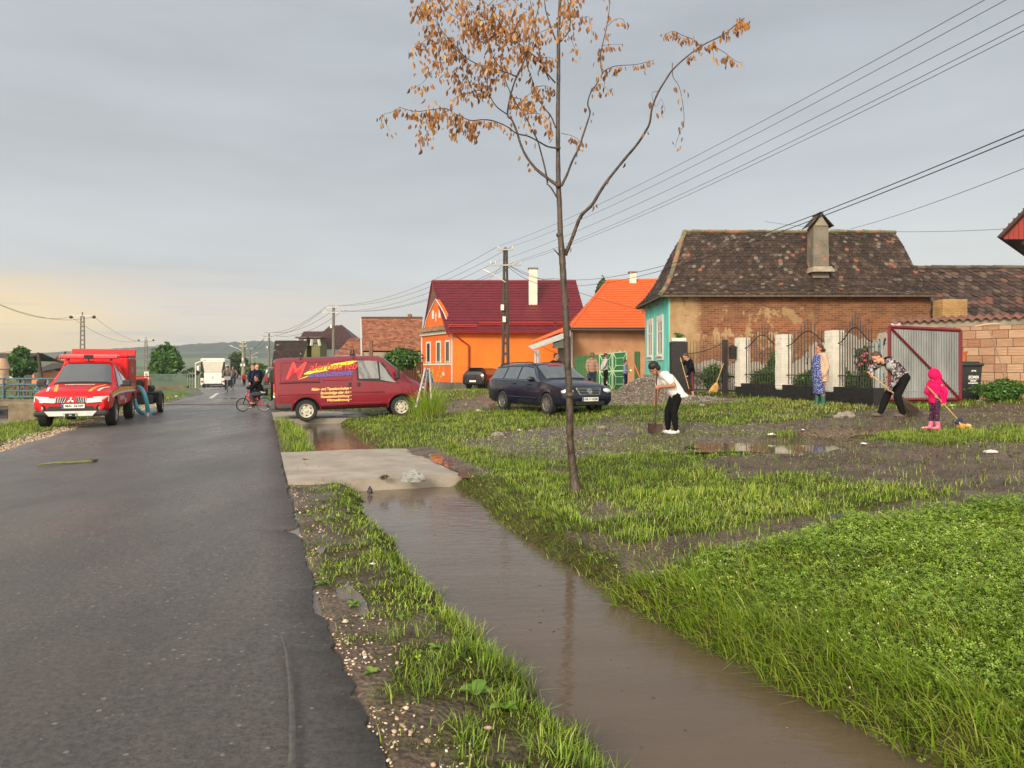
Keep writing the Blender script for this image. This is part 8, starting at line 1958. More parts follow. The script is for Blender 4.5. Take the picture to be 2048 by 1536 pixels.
 if hair is not None and hairkind != 'bald':
  mb = MB(); mb.ell(hp(-.022,0,.052),(.100*hs,.086*hs,.092*hs),HR,14,10)
  if hairkind == 'short': mb.ell(hp(-.055,0,.005),(.060*hs,.074*hs,.075*hs),HR,12,8)
  if hairkind == 'thick': mb.ell(hp(-.03,0,.07),(.115*hs,.105*hs,.10*hs),HR,14,10); mb.ell(hp(-.07,0,.0),(.07*hs,.09*hs,.09*hs),HR,12,8)
  if hairkind == 'bun': mb.ell(hp(-.05,0,.0),(.075*hs,.088*hs,.09*hs),HR,12,8); mb.ell(hp(-.135,0,-.035),(.05*hs,.05*hs,.05*hs),HR,10,8)
  blob(mb, 'hair', hair, t, .014 if fine else voxel, 1)
 # clothes
 if top is not None:
  mb = MB(); torso(mb, .014*k*topr);
  for s in 'LR': arm(mb, s, .013*k*topr, sleeve)
  if hem:
   for f in (0,.25,.5,.75,1): c = P['pel'].lerp(P['pel']+Vector(hem[0])*k, f); mb.ell(c, (hem[1]*k,hem[2]*k,.07*k), None, 12, 7)
  blob(mb, top[0], top[1], t, .014 if fine else voxel, 3)
 if bottom is not None:
  mb = MB(); mb.ell(P['pel']-Vector((0,0,.02*k)),(.125*k*b,.165*k*b,.11*k),None,12,8)
  if bottom[0] == 'dress':
   z0 = P['pel'].z; n = 12
   for i in range(n): f = i/(n-1); z = z0+(bottom[2]*k-z0)*f; c = P['pel'].lerp((P['knL']+P['knR'])/2, min(f,1)*.95); mb.ell((c.x,c.y,z),((.155+.015*f)*k*b,(.185+.02*f)*k*b,.05*k),None,14,6)
  else:
   for s in 'LR': leg(mb, s, .011*k, legc, bottom[2] if len(bottom) > 2 else 0)
  blob(mb, bottom[0], bottom[1], t, .014 if fine else voxel, 2)
 if shoes is not None:
  for s in 'LR':
   mb = MB(); a = P['an'+s];
   if shoes[0] == 'boot': caps(mb, a+Vector((0,0,-.02))*k, P['kn'+s].lerp(a, shoes[2]), .058*k, .066*k); mb.ell(a+Vector((.06,0,-.038))*k,(.145*k,.056*k,.046*k),None,10,6)
   else: mb.ell(a+Vector((.055,0,-.035))*k,(.140*k,.052*k,.042*k),None,10,6); mb.ell(a+Vector((-.02,0,-.01))*k,(.06*k,.048*k,.045*k),None,10,6)
   blob(mb, 'boot' if shoes[0] == 'boot' else 'shoe', shoes[1], t, .014 if fine else voxel, 1)
 return t, P, hp, HR, hs
def cloth(name, c, var=.14, rough=.85): return M(name, [q*.6 for q in c] if max(c) < .03 else c, rough, var=var, vs=7, bump=.8, bs=11, spec=.12)
def pattern(name, kind, c1, c2, scale, c3=None):
 if name in MATS: return MATS[name]
 m, nt, N, L, b = newmat(name); tc = N.new('ShaderNodeTexCoord'); b.inputs['Roughness'].default_value = .85
 cr = N.new('ShaderNodeValToRGB'); cr.color_ramp.interpolation = 'CONSTANT'; el = cr.color_ramp.elements
 if kind == 'stripe':
  w = N.new('ShaderNodeTexWave'); w.bands_direction = 'Z'; w.inputs['Scale'].default_value = scale; w.inputs['Distortion'].default_value = .6; L.new(tc.outputs['Object'], w.inputs[0]); L.new(w.outputs['Fac'], cr.inputs[0]); el[1].position = .5
 elif kind == 'camo':
  w = N.new('ShaderNodeTexNoise'); w.inputs['Scale'].default_value = scale; w.inputs['Detail'].default_value = 1.5; w.inputs['Distortion'].default_value = 1.2; L.new(tc.outputs['Object'], w.inputs[0]); L.new(w.outputs['Fac'], cr.inputs[0]); el[1].position = .47; e = el.new(.56); e.color = (*(c3 or c1), 1)
 else:
  w = N.new('ShaderNodeTexVoronoi'); w.inputs['Scale'].default_value = scale; L.new(tc.outputs['Object'], w.inputs[0]); L.new(w.outputs['Distance'], cr.inputs[0]); el[1].position = .22 if kind == 'dots' else .36
 el[0].color = (*c1, 1); el[1].color = (*c2, 1); L.new(cr.outputs[0], b.inputs['Base Color']); MATS[name] = m; return m
def place(px, Y, dz=0): x = (px-CX)/F*Y; return Vector((x, Y, tz(x, Y)+dz))
def stick(name, label, cat, a, b, r, mat, base=None):
 t = thing(name, label, cat, tuple(base or b)); MB().tube([a, Vector(a).lerp(Vector(b),.5), b], [r, r*1.05, r], 8).build('handle', mat, t); return t
def W2(t, v, k=1.0): return t.matrix_world @ (Vector(v)*k)

PI = math.pi
# woman in the white shirt, shovelling
b = place(1340, 15.0); k = 1.63/1.7
ax = (0,0,1)
T, P, hp, HR, hs = person('woman in white shirt and black leggings bending over a dark shovel', b, PI, 1.63,
 dict(pel=(-.15,0,.86), che=(.05,0,1.14), nec=(.20,0,1.28), hea=(.33,0,1.36), shL=(.13,.19,1.24), shR=(.15,-.19,1.22), elL=(-.02,.30,1.03), haL=(.29,.07,.99), elR=(.22,-.25,.88), haR=(.30,-.03,.62), hiL=(-.15,.09,.85), hiR=(-.13,-.09,.85), knL=(-.06,.10,.47), knR=(.03,-.09,.46), anL=(-.10,.11,.08), anR=(.02,-.10,.08)),
 ('shirt', cloth('white_cotton', (.80,.79,.77), .05)), ('leggings', cloth('black_leggings', (.012,.012,.014))), ('shoe', cloth('white_shoe', (.70,.68,.62))), HAIRB, hd=(.78,0,-.62), grips={'L':ax,'R':ax}, build=1.14, sleeve=.30, topr=1.9, hem=((-.07,0,-.06),.175,.20), hairkind='thick', skin=SKIND, legc=.96)
DW = M('dark_handle', (.06,.03,.022), .55, var=.3, vs=12); LW = M('light_wood', (.50,.32,.14), .6, var=.2, vs=12, stretch=(1,1,.2)); RUST = M('rusty_steel', (.06,.035,.025), .6, metal=.4, var=.4, vs=10)
def shovel(label, top, tip, mat, w=.30, face=(0,-1,0), h=.22):
 top = Vector(top); tip = Vector(tip); d = (tip-top).normalized(); t = stick('shovel', label, 'shovel', top, tip-d*(h*.8), .016, mat, tip); fc = Vector(face); sd = d.cross(fc).normalized(); nn = sd.cross(d).normalized(); G = []
 for i in range(6):
  v = i/5; r = []
  for j in range(7):
   u = -1+2*j/6; ww = w/2*(1 if v < .6 else 1-.25*((v-.6)/.4)**2); r.append(tip-d*h*(1-v)+sd*u*ww+nn*(.035*u*u)-d*(.02*u*u if v > .7 else 0))
  G.append(r)
 mb = MB(); mb.grid(G); mb.grid([[p+nn*.004 for p in r] for r in G]); mb.tube([tip-d*(h*1.15), tip-d*(h*.55)], [.022,.014], 8); mb.build('blade', RUST, t); return t
q = b+Vector((-.30*k, -.02, 0)); shovel('dark shovel stood in the grass by the woman in the white shirt', q+Vector((.015,-.03,1.27)), q+Vector((-.03,-.02,.0)), DW, .30)
# boy by the black pillar
b = place(1381, 25.6); st0 = Vector((.42,.0,1.50)); st1 = Vector((-.02,.0,.12)); ax = (st0-st1).normalized()
T, P, hp, HR, hs = person('boy in black with red-striped trousers leaning on a shovel by the black pillar', b, PI+.25, 1.55,
 dict(pel=(-.05,0,.94), che=(.03,0,1.24), nec=(.10,0,1.42), hea=(.19,0,1.52), shL=(.06,.17,1.37), shR=(.08,-.17,1.36), elL=(.10,.24,1.12), haL=(.20,.05,.80), elR=(.22,-.20,1.22), haR=(.38,-.01,1.38), knL=(.02,.10,.48), knR=(.05,-.08,.48), anL=(-.06,.10,.07), anR=(.06,-.09,.07)),
 ('jacket', cloth('black_jacket', (.010,.012,.022))), ('trousers', M('black_tracksuit', (.014,.010,.014), .8)), ('shoe', cloth('plum_slipper', (.10,.05,.09))), M('brown_hair', (.06,.035,.022), .6), hd=(.80,.1,-.6), grips={'L':ax,'R':ax}, legc=.52)
mb = MB(); kk_ = 1.55/1.7
for s in 'L': mb.tube([P['hi'+s]+Vector((0,.10,0))*kk_, P['kn'+s]+Vector((0,.072,0))*kk_, P['kn'+s].lerp(P['an'+s],.5)+Vector((0,.068,0))*kk_], [.022,.02,.02], 6, flat=1)
mb.build('red_stripe', M('wine_stripe', (.20,.012,.04), .7), T, world=False)
mt = T.matrix_world; kk_ = 1.55/1.7; shovel('shovel with pale handle held by the boy at the black pillar', mt @ (st0*kk_), mt @ (st1*kk_-Vector((0,0,.06))), LW, .22)
# woman in the cardigan
b = place(1641, 19.4)
T, P, hp, HR, hs = person('older woman in blue patterned dress, beige cardigan and green rubber boots', b, PI+.12, 1.62,
 dict(pel=(0,0,.93), che=(.02,0,1.25), nec=(.0,0,1.44), hea=(.04,0,1.575), elL=(-.06,.24,1.10), haL=(.02,.22,.84), elR=(-.03,-.24,1.10), haR=(.06,-.22,.84), knL=(.0,.10,.48), knR=(.03,-.09,.48), anL=(-.03,.10,.08), anR=(.05,-.09,.08)),
 None, None, ('boot', M('green_rubber', (.03,.11,.075), .45), .25), M('henna_hair', (.07,.018,.016), .6), build=1.18, hairkind='bun', skin=SKIND)
kk_ = 1.62/1.7; FL = pattern('blue_floral_dress', 'vor', (.36,.40,.58), (.035,.05,.20), 34); mb = MB()
for i in range(18):
 f = i/17; z = 1.40-1.02*f; w = (.15+.05*math.sin(min(f*1.7,1)*PI*.5))*1.0; c = Vector((.035+.04*math.sin(f*PI),0,z))*kk_; mb.ell(c, ((.145+.05*math.sin(min(f*2.2,1)*PI))*kk_, (w+.015)*kk_, .05*kk_), None, 16, 6)
blob(mb, 'dress', FL, T, .014, 2)
mb = MB(); CG = cloth('beige_cardigan', (.50,.36,.27), .08)
for i in range(16):
 f = i/15; z = 1.43-.72*f; c = Vector((-.022,0,z))*kk_; mb.ell(c, ((.150+.04*math.sin(f*PI))*kk_, (.205+.06*math.sin(min(f*1.5,1)*PI*.5))*kk_, .045*kk_), None, 16, 6)
for s in 'LR': caps(mb, P['sh'+s], P['el'+s], .075, .066); caps(mb, P['el'+s], P['ha'+s].lerp(P['el'+s],.18), .066, .055)
caps(mb, P['nec']-Vector((.03,0,.03)), P['che'], .07, .12); blob(mb, 'cardigan', CG, T, .014, 3)
mb = MB()
for s in 'LR': caps(mb, P['kn'+s]-Vector((0,0,.10)), P['kn'+s].lerp(P['an'+s],.32), .066, .062)
blob(mb, 'leggings', pattern('mottled_leggings', 'vor', (.6,.6,.56), (.12,.12,.11), 60), T, .014, 1)
# man sweeping
b = place(1777, 16.0); s0 = Vector((.40,.08,.90)); s1 = Vector((-.20,.10,.38)); ax = (s0-s1).normalized()
CAMO = pattern('grey_camo', 'camo', (.018,.014,.018), (.13,.105,.115), 15, (.45,.42,.43))
T, P, hp, HR, hs = person('man in grey camouflage jacket bending low to sweep mud with a twig broom', b, PI-.12, 1.78,
 dict(pel=(-.28,0,.82), che=(-.08,0,1.06), nec=(.09,0,1.17), hea=(.22,.0,1.22), shL=(.0,.19,1.13), shR=(.05,-.18,1.14), elL=(-.08,.24,.82), haL=(.02,.09,.57), elR=(.30,-.16,.98), haR=(.34,.07,.845), hiL=(-.28,.10,.82), hiR=(-.28,-.10,.82), knL=(-.12,.13,.44), knR=(-.02,-.12,.46), anL=(-.24,.12,.08), anR=(.12,-.12,.08)),
 ('jacket', CAMO), ('trousers', cloth('black_denim', (.014,.014,.016)), .008), ('shoe', cloth('muddy_shoe', (.13,.10,.085))), M('brown_hair', ()), hd=(.72,.28,-.62), grips={'L':ax,'R':ax}, build=1.08, topr=1.5, hairkind='short')
kk_ = 1.78/1.7; mb = MB(); mb.ell(P['nec']+Vector((-.09,0,.01)), (.10,.13,.075), None, 12, 8); blob(mb, 'hood', cloth('black_hood', (.012,.012,.013)), T, .014, 2)
mb = MB(); mb.ell(P['shL'].lerp(P['che'],.4)+Vector((.05,.075,-.03)), (.12,.085,.085), Matrix.Rotation(.8,3,'Y'), 12, 8); blob(mb, 'grey_panel', cloth('grey_panel', (.30,.31,.31), .06), T, .014, 1)
def twig_broom():
 a = T.matrix_world @ (s0*kk_); c = T.matrix_world @ (s1*kk_); e = T.matrix_world @ Vector((-.50,.12,.02)); t = thing('twig_broom', 'old twig broom pushed through the mud by the man in camouflage', 'broom', tuple(e)); MB().tube([a+(a-c).normalized()*.06, c], .015, 8).build('handle', LW, t)
 mb = MB(); rg = random.Random(3); d = (e-c).normalized(); s1_ = d.orthogonal().normalized(); s2 = d.cross(s1_)
 for k in range(150):
  an = rg.random()*6.28; r0 = rg.random()*.035; r1 = .04+rg.random()**.6*.15; L_ = .50*rg.uniform(.8,1.15); p0 = c-d*.10+(s1_*math.cos(an)+s2*math.sin(an))*r0; p1 = c+d*L_+(s1_*math.cos(an)+s2*math.sin(an))*r1; p1.z = max(p1.z, e.z-.02); mb.tube([p0, p0.lerp(p1,.5)+(s1_*math.cos(an)+s2*math.sin(an))*.01, p1], [.006,.004,.0015], 4)
 mb.build('twigs', M('dark_twig', (.07,.045,.033), .85, var=.4, vs=20), t); MB().tube([c+d*.06,c+d*.11],[.058,.066],12).build('binding', GREYMETAL, t)
twig_broom()
# child in pink
b = place(1870, 13.4); s0 = Vector((.34,.16,1.14)); s1 = Vector((-.50,.20,.30)); ax = (s0-s1).normalized(); PKC = cloth('pink_jacket', (.66,.010,.115), .18); lv = lambda f: s1.lerp(s0, f)
T, P, hp, HR, hs = person('small child in bright pink hooded jacket and pink boots holding a broom', b, PI+.15, 1.13,
 dict(pel=(0,0,.88), che=(.0,0,1.16), nec=(.0,0,1.33), hea=(.02,0,1.47), shL=(0,.16,1.27), shR=(0,-.16,1.27), elL=(-.10,.27,1.02), haL=tuple(lv(.47)), elR=(.10,-.20,1.00), haR=tuple(lv(.70)), knL=(.03,.09,.46), knR=(.0,-.09,.46), anL=(-.02,.10,.08), anR=(.06,-.10,.08)),
 ('jacket', PKC), ('trousers', pattern('dotted_trousers', 'dots', (.55,.16,.32), (.035,.004,.03), 42)), ('boot', M('pink_rubber', (.80,.16,.26), .35), .45), None, hd=(.95,-.1,-.15), grips={'L':ax,'R':ax}, build=1.12, topr=1.8, hem=((0,0,-.14),.155,.18), hairkind='bald')
kk_ = 1.13/1.7; mb = MB(); mb.ell(hp(.0,0,.02),(.128*hs,.118*hs,.135*hs),HR,16,10); mb.ell(hp(-.07,0,-.05),(.085*hs,.105*hs,.09*hs),HR,12,8); me_h = blob(mb, 'hood', PKC, T, .012, 1)
MB().ell(P['shL']+Vector((.0,.075,-.05)),(.022,.008,.022)).build('badge', GREYMETAL, T, world=False)
def child_broom():
 a = T.matrix_world @ (s0*kk_*1.02); c = T.matrix_world @ (s1*kk_); t = thing('broom', 'light wooden broom with dark blue top held by the child in pink', 'broom', (c.x,c.y,c.z-.2)); d = (c-a).normalized(); MB().tube([a, c], .0115, 8).build('handle', LW, t); e = c+d*.16; e.z = max(e.z, tz(e.x,e.y)+.04)
 rot = Matrix.Rotation(R(32),3,'Y'); mb = MB(); mb.box(c.lerp(e,.45), (.13,.08,.13), rot, taper=(.3,.5)); mb.build('broom_cap', M('navy_plastic', (.01,.02,.08), .4), t); mb = MB(); rg = random.Random(6)
 for k in range(220):
  u = rg.uniform(-1,1); v = rg.uniform(-1,1); p0 = c.lerp(e,.75)+Vector((.07*u,.035*v,-.03*u)); p1 = p0+Vector((.06+.05*u,-.01+.05*v,-.10-.02*rg.random())); p1.z = max(p1.z, tz(p1.x,p1.y)+.01); mb.tube([p0,p1],[.004,.003],4)
 mb.build('bristles', M('orange_bristle', (.72,.36,.07), .7, var=.25, vs=30), t); MB().bbox(e+Vector((.10,0,-.01)),(.07,.09,.05),.015,rot).build('foam_edge', M('cream_foam', (.78,.58,.28), .8), t)
child_broom()

# ---- people further away
NAVY = cloth('navy_tracksuit', (.012,.018,.05)); BLKC = cloth('black_cloth', (.012,.012,.013)); GRN = cloth('dark_green_jumper', (.030,.040,.028)); JEAN = cloth('dark_jeans', (.025,.03,.06))
person('bald man in dark green jumper and black trousers standing by the van rear', place(551,34.5), -PI/2-.25, 1.79, dict(elL=(.0,.26,1.14), haL=(.10,.12,.95), elR=(.02,-.25,1.12), haR=(.10,-.20,.90), knR=(.06,-.12,.49), anR=(.05,-.14,.08)), ('jumper', GRN), ('trousers', BLKC), ('shoe', cloth('dark_shoe', (.06,.055,.05))), None, hairkind='bald', build=1.12, topr=1.4, voxel=.014, hd=(.95,.2,-.05))
person('fair headed man in navy tracksuit with white flashes, right of the pair behind the boy', place(514.5,36.2), PI-.5, 1.80, dict(elL=(.06,.24,1.12), haL=(.22,.10,1.02)), ('jacket', NAVY), ('trousers', NAVY), ('shoe', BLKC), None, hairkind='bald', build=1.1, topr=1.5, voxel=.016, hd=(.8,.5,0))
person('close-cropped man in dark jacket, left of the pair behind the boy on the bicycle', place(504.5,37.2), -.4, 1.78, dict(elL=(.06,.24,1.12), haL=(.22,.10,1.02)), ('jacket', cloth('dusk_jacket', (.02,.03,.05))), ('trousers', BLKC), ('shoe', BLKC), M('fair_crop', (.22,.14,.08), .7), voxel=.016)
T, P, hp, HR, hs = person('person in olive hat and striped brown cardigan behind the estate car', place(1184,33), -PI/2+.1, 1.66, dict(elL=(.05,.25,1.12), haL=(.15,.22,.92), elR=(.05,-.25,1.12), haR=(.15,-.22,.92)), ('cardigan', pattern('brown_stripes', 'stripe', (.40,.28,.19), (.15,.06,.045), 5)), ('trousers', JEAN), ('shoe', BLKC), HAIRB, build=1.15, topr=1.8, voxel=.015, hd=(.8,0,-.5))
MB().lathe(P['hea']+Vector((.02,0,.045)),[(.165,0),(.105,.02),(.098,.10),(.06,.14),(0,.145)],axis=(.25,0,1),n=18).build('hat', M('olive_felt', (.12,.11,.035), .9, var=.2), T, world=False)
T, P, hp, HR, hs = person('young man in light grey sweatshirt standing with hands behind his back at the green gate', place(1211,36), .15, 1.74, dict(elL=(-.12,.22,1.12), haL=(-.17,.04,.98), elR=(-.12,-.22,1.12), haR=(-.17,-.04,.94)), ('sweatshirt', cloth('light_grey_sweat', (.42,.42,.42), .06)), ('trousers', BLKC), ('shoe', cloth('pale_trainer', (.45,.40,.36))), HAIRB, voxel=.015, hd=(.9,-.1,-.2), topr=1.3, skin=SKIND)
for z, c in ((.62,(.7,.7,.7)),(.50,(.30,.02,.03)),(.36,(.7,.7,.7))): MB().box((.02,-.16,z),(.05,.015,.10)).build('leg_patch', M('patch_%d' % int(z*100), c, .7), T, world=False)
T, P, hp, HR, hs = person('boy in blue striped jumper holding something yellow by the green gate', place(1251,34.3,.05), -.5, 1.30, dict(elL=(.05,.22,1.10), haL=(.27,.08,1.06), elR=(.05,-.22,1.10), haR=(.27,-.06,1.06)), ('jumper', pattern('blue_stripes', 'stripe', (.06,.10,.24), (.30,.33,.38), 6)), ('trousers', cloth('navy_joggers', (.018,.02,.06))), ('shoe', BLKC), HAIRB, voxel=.014, build=1.1, topr=1.4, skin=SKIND)
b = thing('yellow_ball', 'small yellow ball in the hands of the boy in blue stripes', 'ball', tuple(T.matrix_world @ Vector((.26,0,.84)))); MB().ell(T.matrix_world @ Vector((.26,0,.84)),(.07,)*3).build('ball', M('yellow_rubber', (.75,.65,.12), .5), b)
person('grinning dark haired man leaning behind the roof of the estate car', place(1112,27.2,.0), -PI/2+.6, 1.72, dict(che=(.02,.03,1.27), elR=(.10,-.28,1.30), haR=(.24,-.14,1.36)), ('jacket', BLKC), ('trousers', JEAN), ('shoe', BLKC), HAIRB, voxel=.015, hd=(.95,.25,-.1), skin=SKIND)
person('child in yellow shirt behind the small black hatchback', place(949,53.6), -PI/2-.3, 1.62, dict(hea=(.06,0,1.56)), ('shirt', cloth('yellow_shirt', (.65,.42,.05))), ('trousers', JEAN), ('shoe', BLKC), HAIRB, voxel=.022, hd=(.6,-.6,-.4), skin=SKIND)
person('dark haired child in blue jacket standing behind the white stakes', place(856,33.0), -PI/2+.5, 1.42, dict(), ('jacket', cloth('blue_anorak', (.03,.09,.20))), ('trousers', cloth('wine_trousers', (.14,.02,.03))), ('shoe', BLKC), HAIRB, voxel=.015, skin=SKIND)
person('child in red coat far down the road by the thick grey pole', Vector((at(488,770,80).x,80,-.27)), -PI/2, 1.35, dict(), ('coat', cloth('red_coat', (.75,.05,.03))), ('trousers', BLKC), ('shoe', BLKC), HAIRB, voxel=.03, build=1.2, topr=2.2)

# ---- bicycles
def bicycle(label, loc, rz, r, wb, fr, seat, bar_, basket=False, steer=0.0):
 t = thing('bicycle', label, 'bicycle', tuple(loc), rz); x0, x1 = -wb/2, wb/2; FR = fr
 for x, st_ in ((x0,0),(x1,steer)):
  w = bpy.data.objects.new('wheel', None); COL.objects.link(w); w.parent = t; w.location = (x,0,r); w.rotation_euler = (0,0,st_)
  MB().lathe((0,0,0),[(r-.03,-.012),(r-.004,-.02),(r,0),(r-.004,.02),(r-.03,.012)],axis=(0,1,0),n=32).build('tyre', RUBBER, w, world=False, smooth=50)
  MB().lathe((0,0,0),[(r-.045,-.010),(r-.03,-.012),(r-.03,.012),(r-.045,.010),(r-.045,-.010)],axis=(0,1,0),n=32).build('rim', GREYMETAL, w, world=False)
  mb = MB()
  for k in range(16): a = k*PI/8; mb.tube([(0,.02*(-1)**k,0),((r-.035)*math.cos(a),0,(r-.035)*math.sin(a))],.0016,3)
  mb.tube([(0,-.045,0),(0,.045,0)],.016,8); mb.build('spokes', GREYMETAL, w, world=False)
 bb = Vector((-.03,0,r+.03)); st = Vector((x0+.22,0,seat-.10)); hd_ = Vector((x1-.17,0,bar_-.17)); hb = Vector((x1-.13,0,bar_-.30))
 mb = MB(); mb.tube([bb,st],.019,8); mb.tube([st-Vector((0,0,.10)),hd_],.02,8); mb.tube([bb,hb],.026,8); mb.tube([hd_,hb],.024,8)
 for s in (-1,1): mb.tube([bb,(x0,s*.05,r)],.012,6); mb.tube([st-Vector((0,0,.12)),(x0,s*.05,r)],.011,6)
 mb.build('frame', FR, t, world=False)
 mb = MB()
 for s in (-1,1): mb.tube([hb+Vector((.02,s*.05,0)),(x1,s*.05,r)],.014,6)
 mb.build('fork', BLK, t, world=False)
 MB().tube([hd_,hd_+Vector((-.02,0,.14)),Vector((x1-.2,0,bar_))],.014,6).tube([(x1-.24,-.27,bar_+.01),(x1-.19,-.1,bar_),(x1-.19,.1,bar_),(x1-.24,.27,bar_+.01)],.013,6).build('handlebar', BLK, t, world=False)
 mb = MB(); mb.tube([st,st+Vector((-.02,0,.09))],.014,6); mb.ell(st+Vector((-.02,0,.10)),(.13,.06,.028)); mb.build('saddle', BLK, t, world=False)
 mb = MB(); mb.lathe(bb,[(.0,-.03),(.075,-.03),(.08,-.035)],axis=(0,1,0),n=18)
 for s in (-1,1): a = 1.9 if s > 0 else 1.9+PI; e = bb+Vector((.15*math.cos(a),s*.06,.15*math.sin(a)))*1.0; mb.tube([bb+Vector((0,s*.05,0)),e],.010,5); mb.box(e+Vector((0,s*.05,0)),(.09,.08,.02))
 mb.tube([bb+Vector((0,-.035,.075)),(x0,-.035,r+.04)],.005,4); mb.tube([bb+Vector((0,-.035,-.075)),(x0,-.035,r-.04)],.005,4); mb.build('crank', BLK, t, world=False)
 if basket: mb = MB(); mb.box((x1+.06,0,bar_-.10),(.26,.34,.22),taper=1.2); mb.build('basket', M('grey_basket', (.30,.31,.30), .6, var=.3, vs=30), t, world=False)
 return t
kx = (507-CX)/F*27.3; rz = PI+.22; bicycle('small red children\'s bicycle turning across the wet road', (kx,27.3,.025), rz, .25, .74, M('bike_red', (.65,.02,.02), .35, coat=.5), .66, .88, steer=.45)
T, P, hp, HR, hs = person('boy in black hooded top riding the small red bicycle', (kx,27.3,.025), rz, 1.45, dict(pel=(-.30,0,.80), che=(-.22,0,1.08), nec=(-.15,0,1.28), hea=(-.13,0,1.42), shL=(-.16,.17,1.22), shR=(-.16,-.17,1.22), elL=(.05,.24,1.02), haL=(.27,.24,1.02), elR=(.05,-.24,1.02), haR=(.27,-.24,1.02), hiL=(-.30,.09,.78), hiR=(-.30,-.09,.78), knL=(.08,.13,.72), knR=(.10,-.13,.62), anL=(-.02,.11,.40), anR=(.06,-.11,.20)),
 ('hooded_top', BLKC), ('trousers', cloth('grey_joggers', (.05,.055,.06)), .006), ('shoe', cloth('red_white_shoe', (.55,.25,.22))), HAIRB, hd=(.75,.5,-.2), topr=1.7, skin=SKIND, build=1.15, grips={'L':(0,1,0),'R':(0,1,0)}, voxel=.014)
mb = MB(); mb.ell(P['nec']+Vector((-.07,0,-.01)),(.08,.11,.06)); blob(mb,'hood',BLKC,T,.014,1)
text_mesh('BRLN', PORC, 'jacket_lettering', T, frame4(P['pel']+Vector((-.08,.155,.02)),(-1,0,-.1),(0,0,1)), size=.075, depth=.002, bold=.003)
def far_cyclist(px, Y, label, top, blabel, hat, fr):
 x = (px-CX)/F*Y; h = math.atan2(-.95,.36); bicycle(blabel, (x,Y,.03), h, .32, 1.02, fr, .92, 1.05, basket=hat)
 T, P, hp, HR, hs = person(label, (x,Y,.03), h, 1.72, dict(pel=(-.22,0,.98), che=(-.14,0,1.27), nec=(-.08,0,1.46), hea=(-.05,0,1.58), shL=(-.10,.19,1.40), shR=(-.10,-.19,1.40), elL=(.06,.28,1.18), haL=(.26,.25,1.06), elR=(.06,-.28,1.18), haR=(.26,-.25,1.06), hiL=(-.22,.09,.95), hiR=(-.22,-.09,.95), knL=(.10,.13,.86), knR=(.10,-.13,.70), anL=(.04,.12,.50), anR=(.04,-.12,.22)), ('jacket', top), ('trousers', JEAN), ('shoe', BLKC), HAIRB, voxel=.022, skin=SKIND, topr=1.6)
 if hat: MB().lathe(P['hea']+Vector((0,0,.05)),[(.14,0),(.10,.02),(.09,.09),(0,.11)],n=14).build('cap', M('olive_cap', (.10,.08,.05), .9), T, world=False)
far_cyclist(455, 48.6, 'man in grey-brown jacket and cap cycling towards the camera', cloth('grey_brown_jacket', (.15,.12,.11)), 'grey bicycle with a front basket under the man in the cap', True, M('silver_paint', (.45,.45,.43), .4))
far_cyclist(466, 54.0, 'second cyclist in a dull jacket just behind the man in the cap', cloth('dull_jacket', (.12,.10,.10)), 'dark bicycle of the second cyclist', False, BLK)

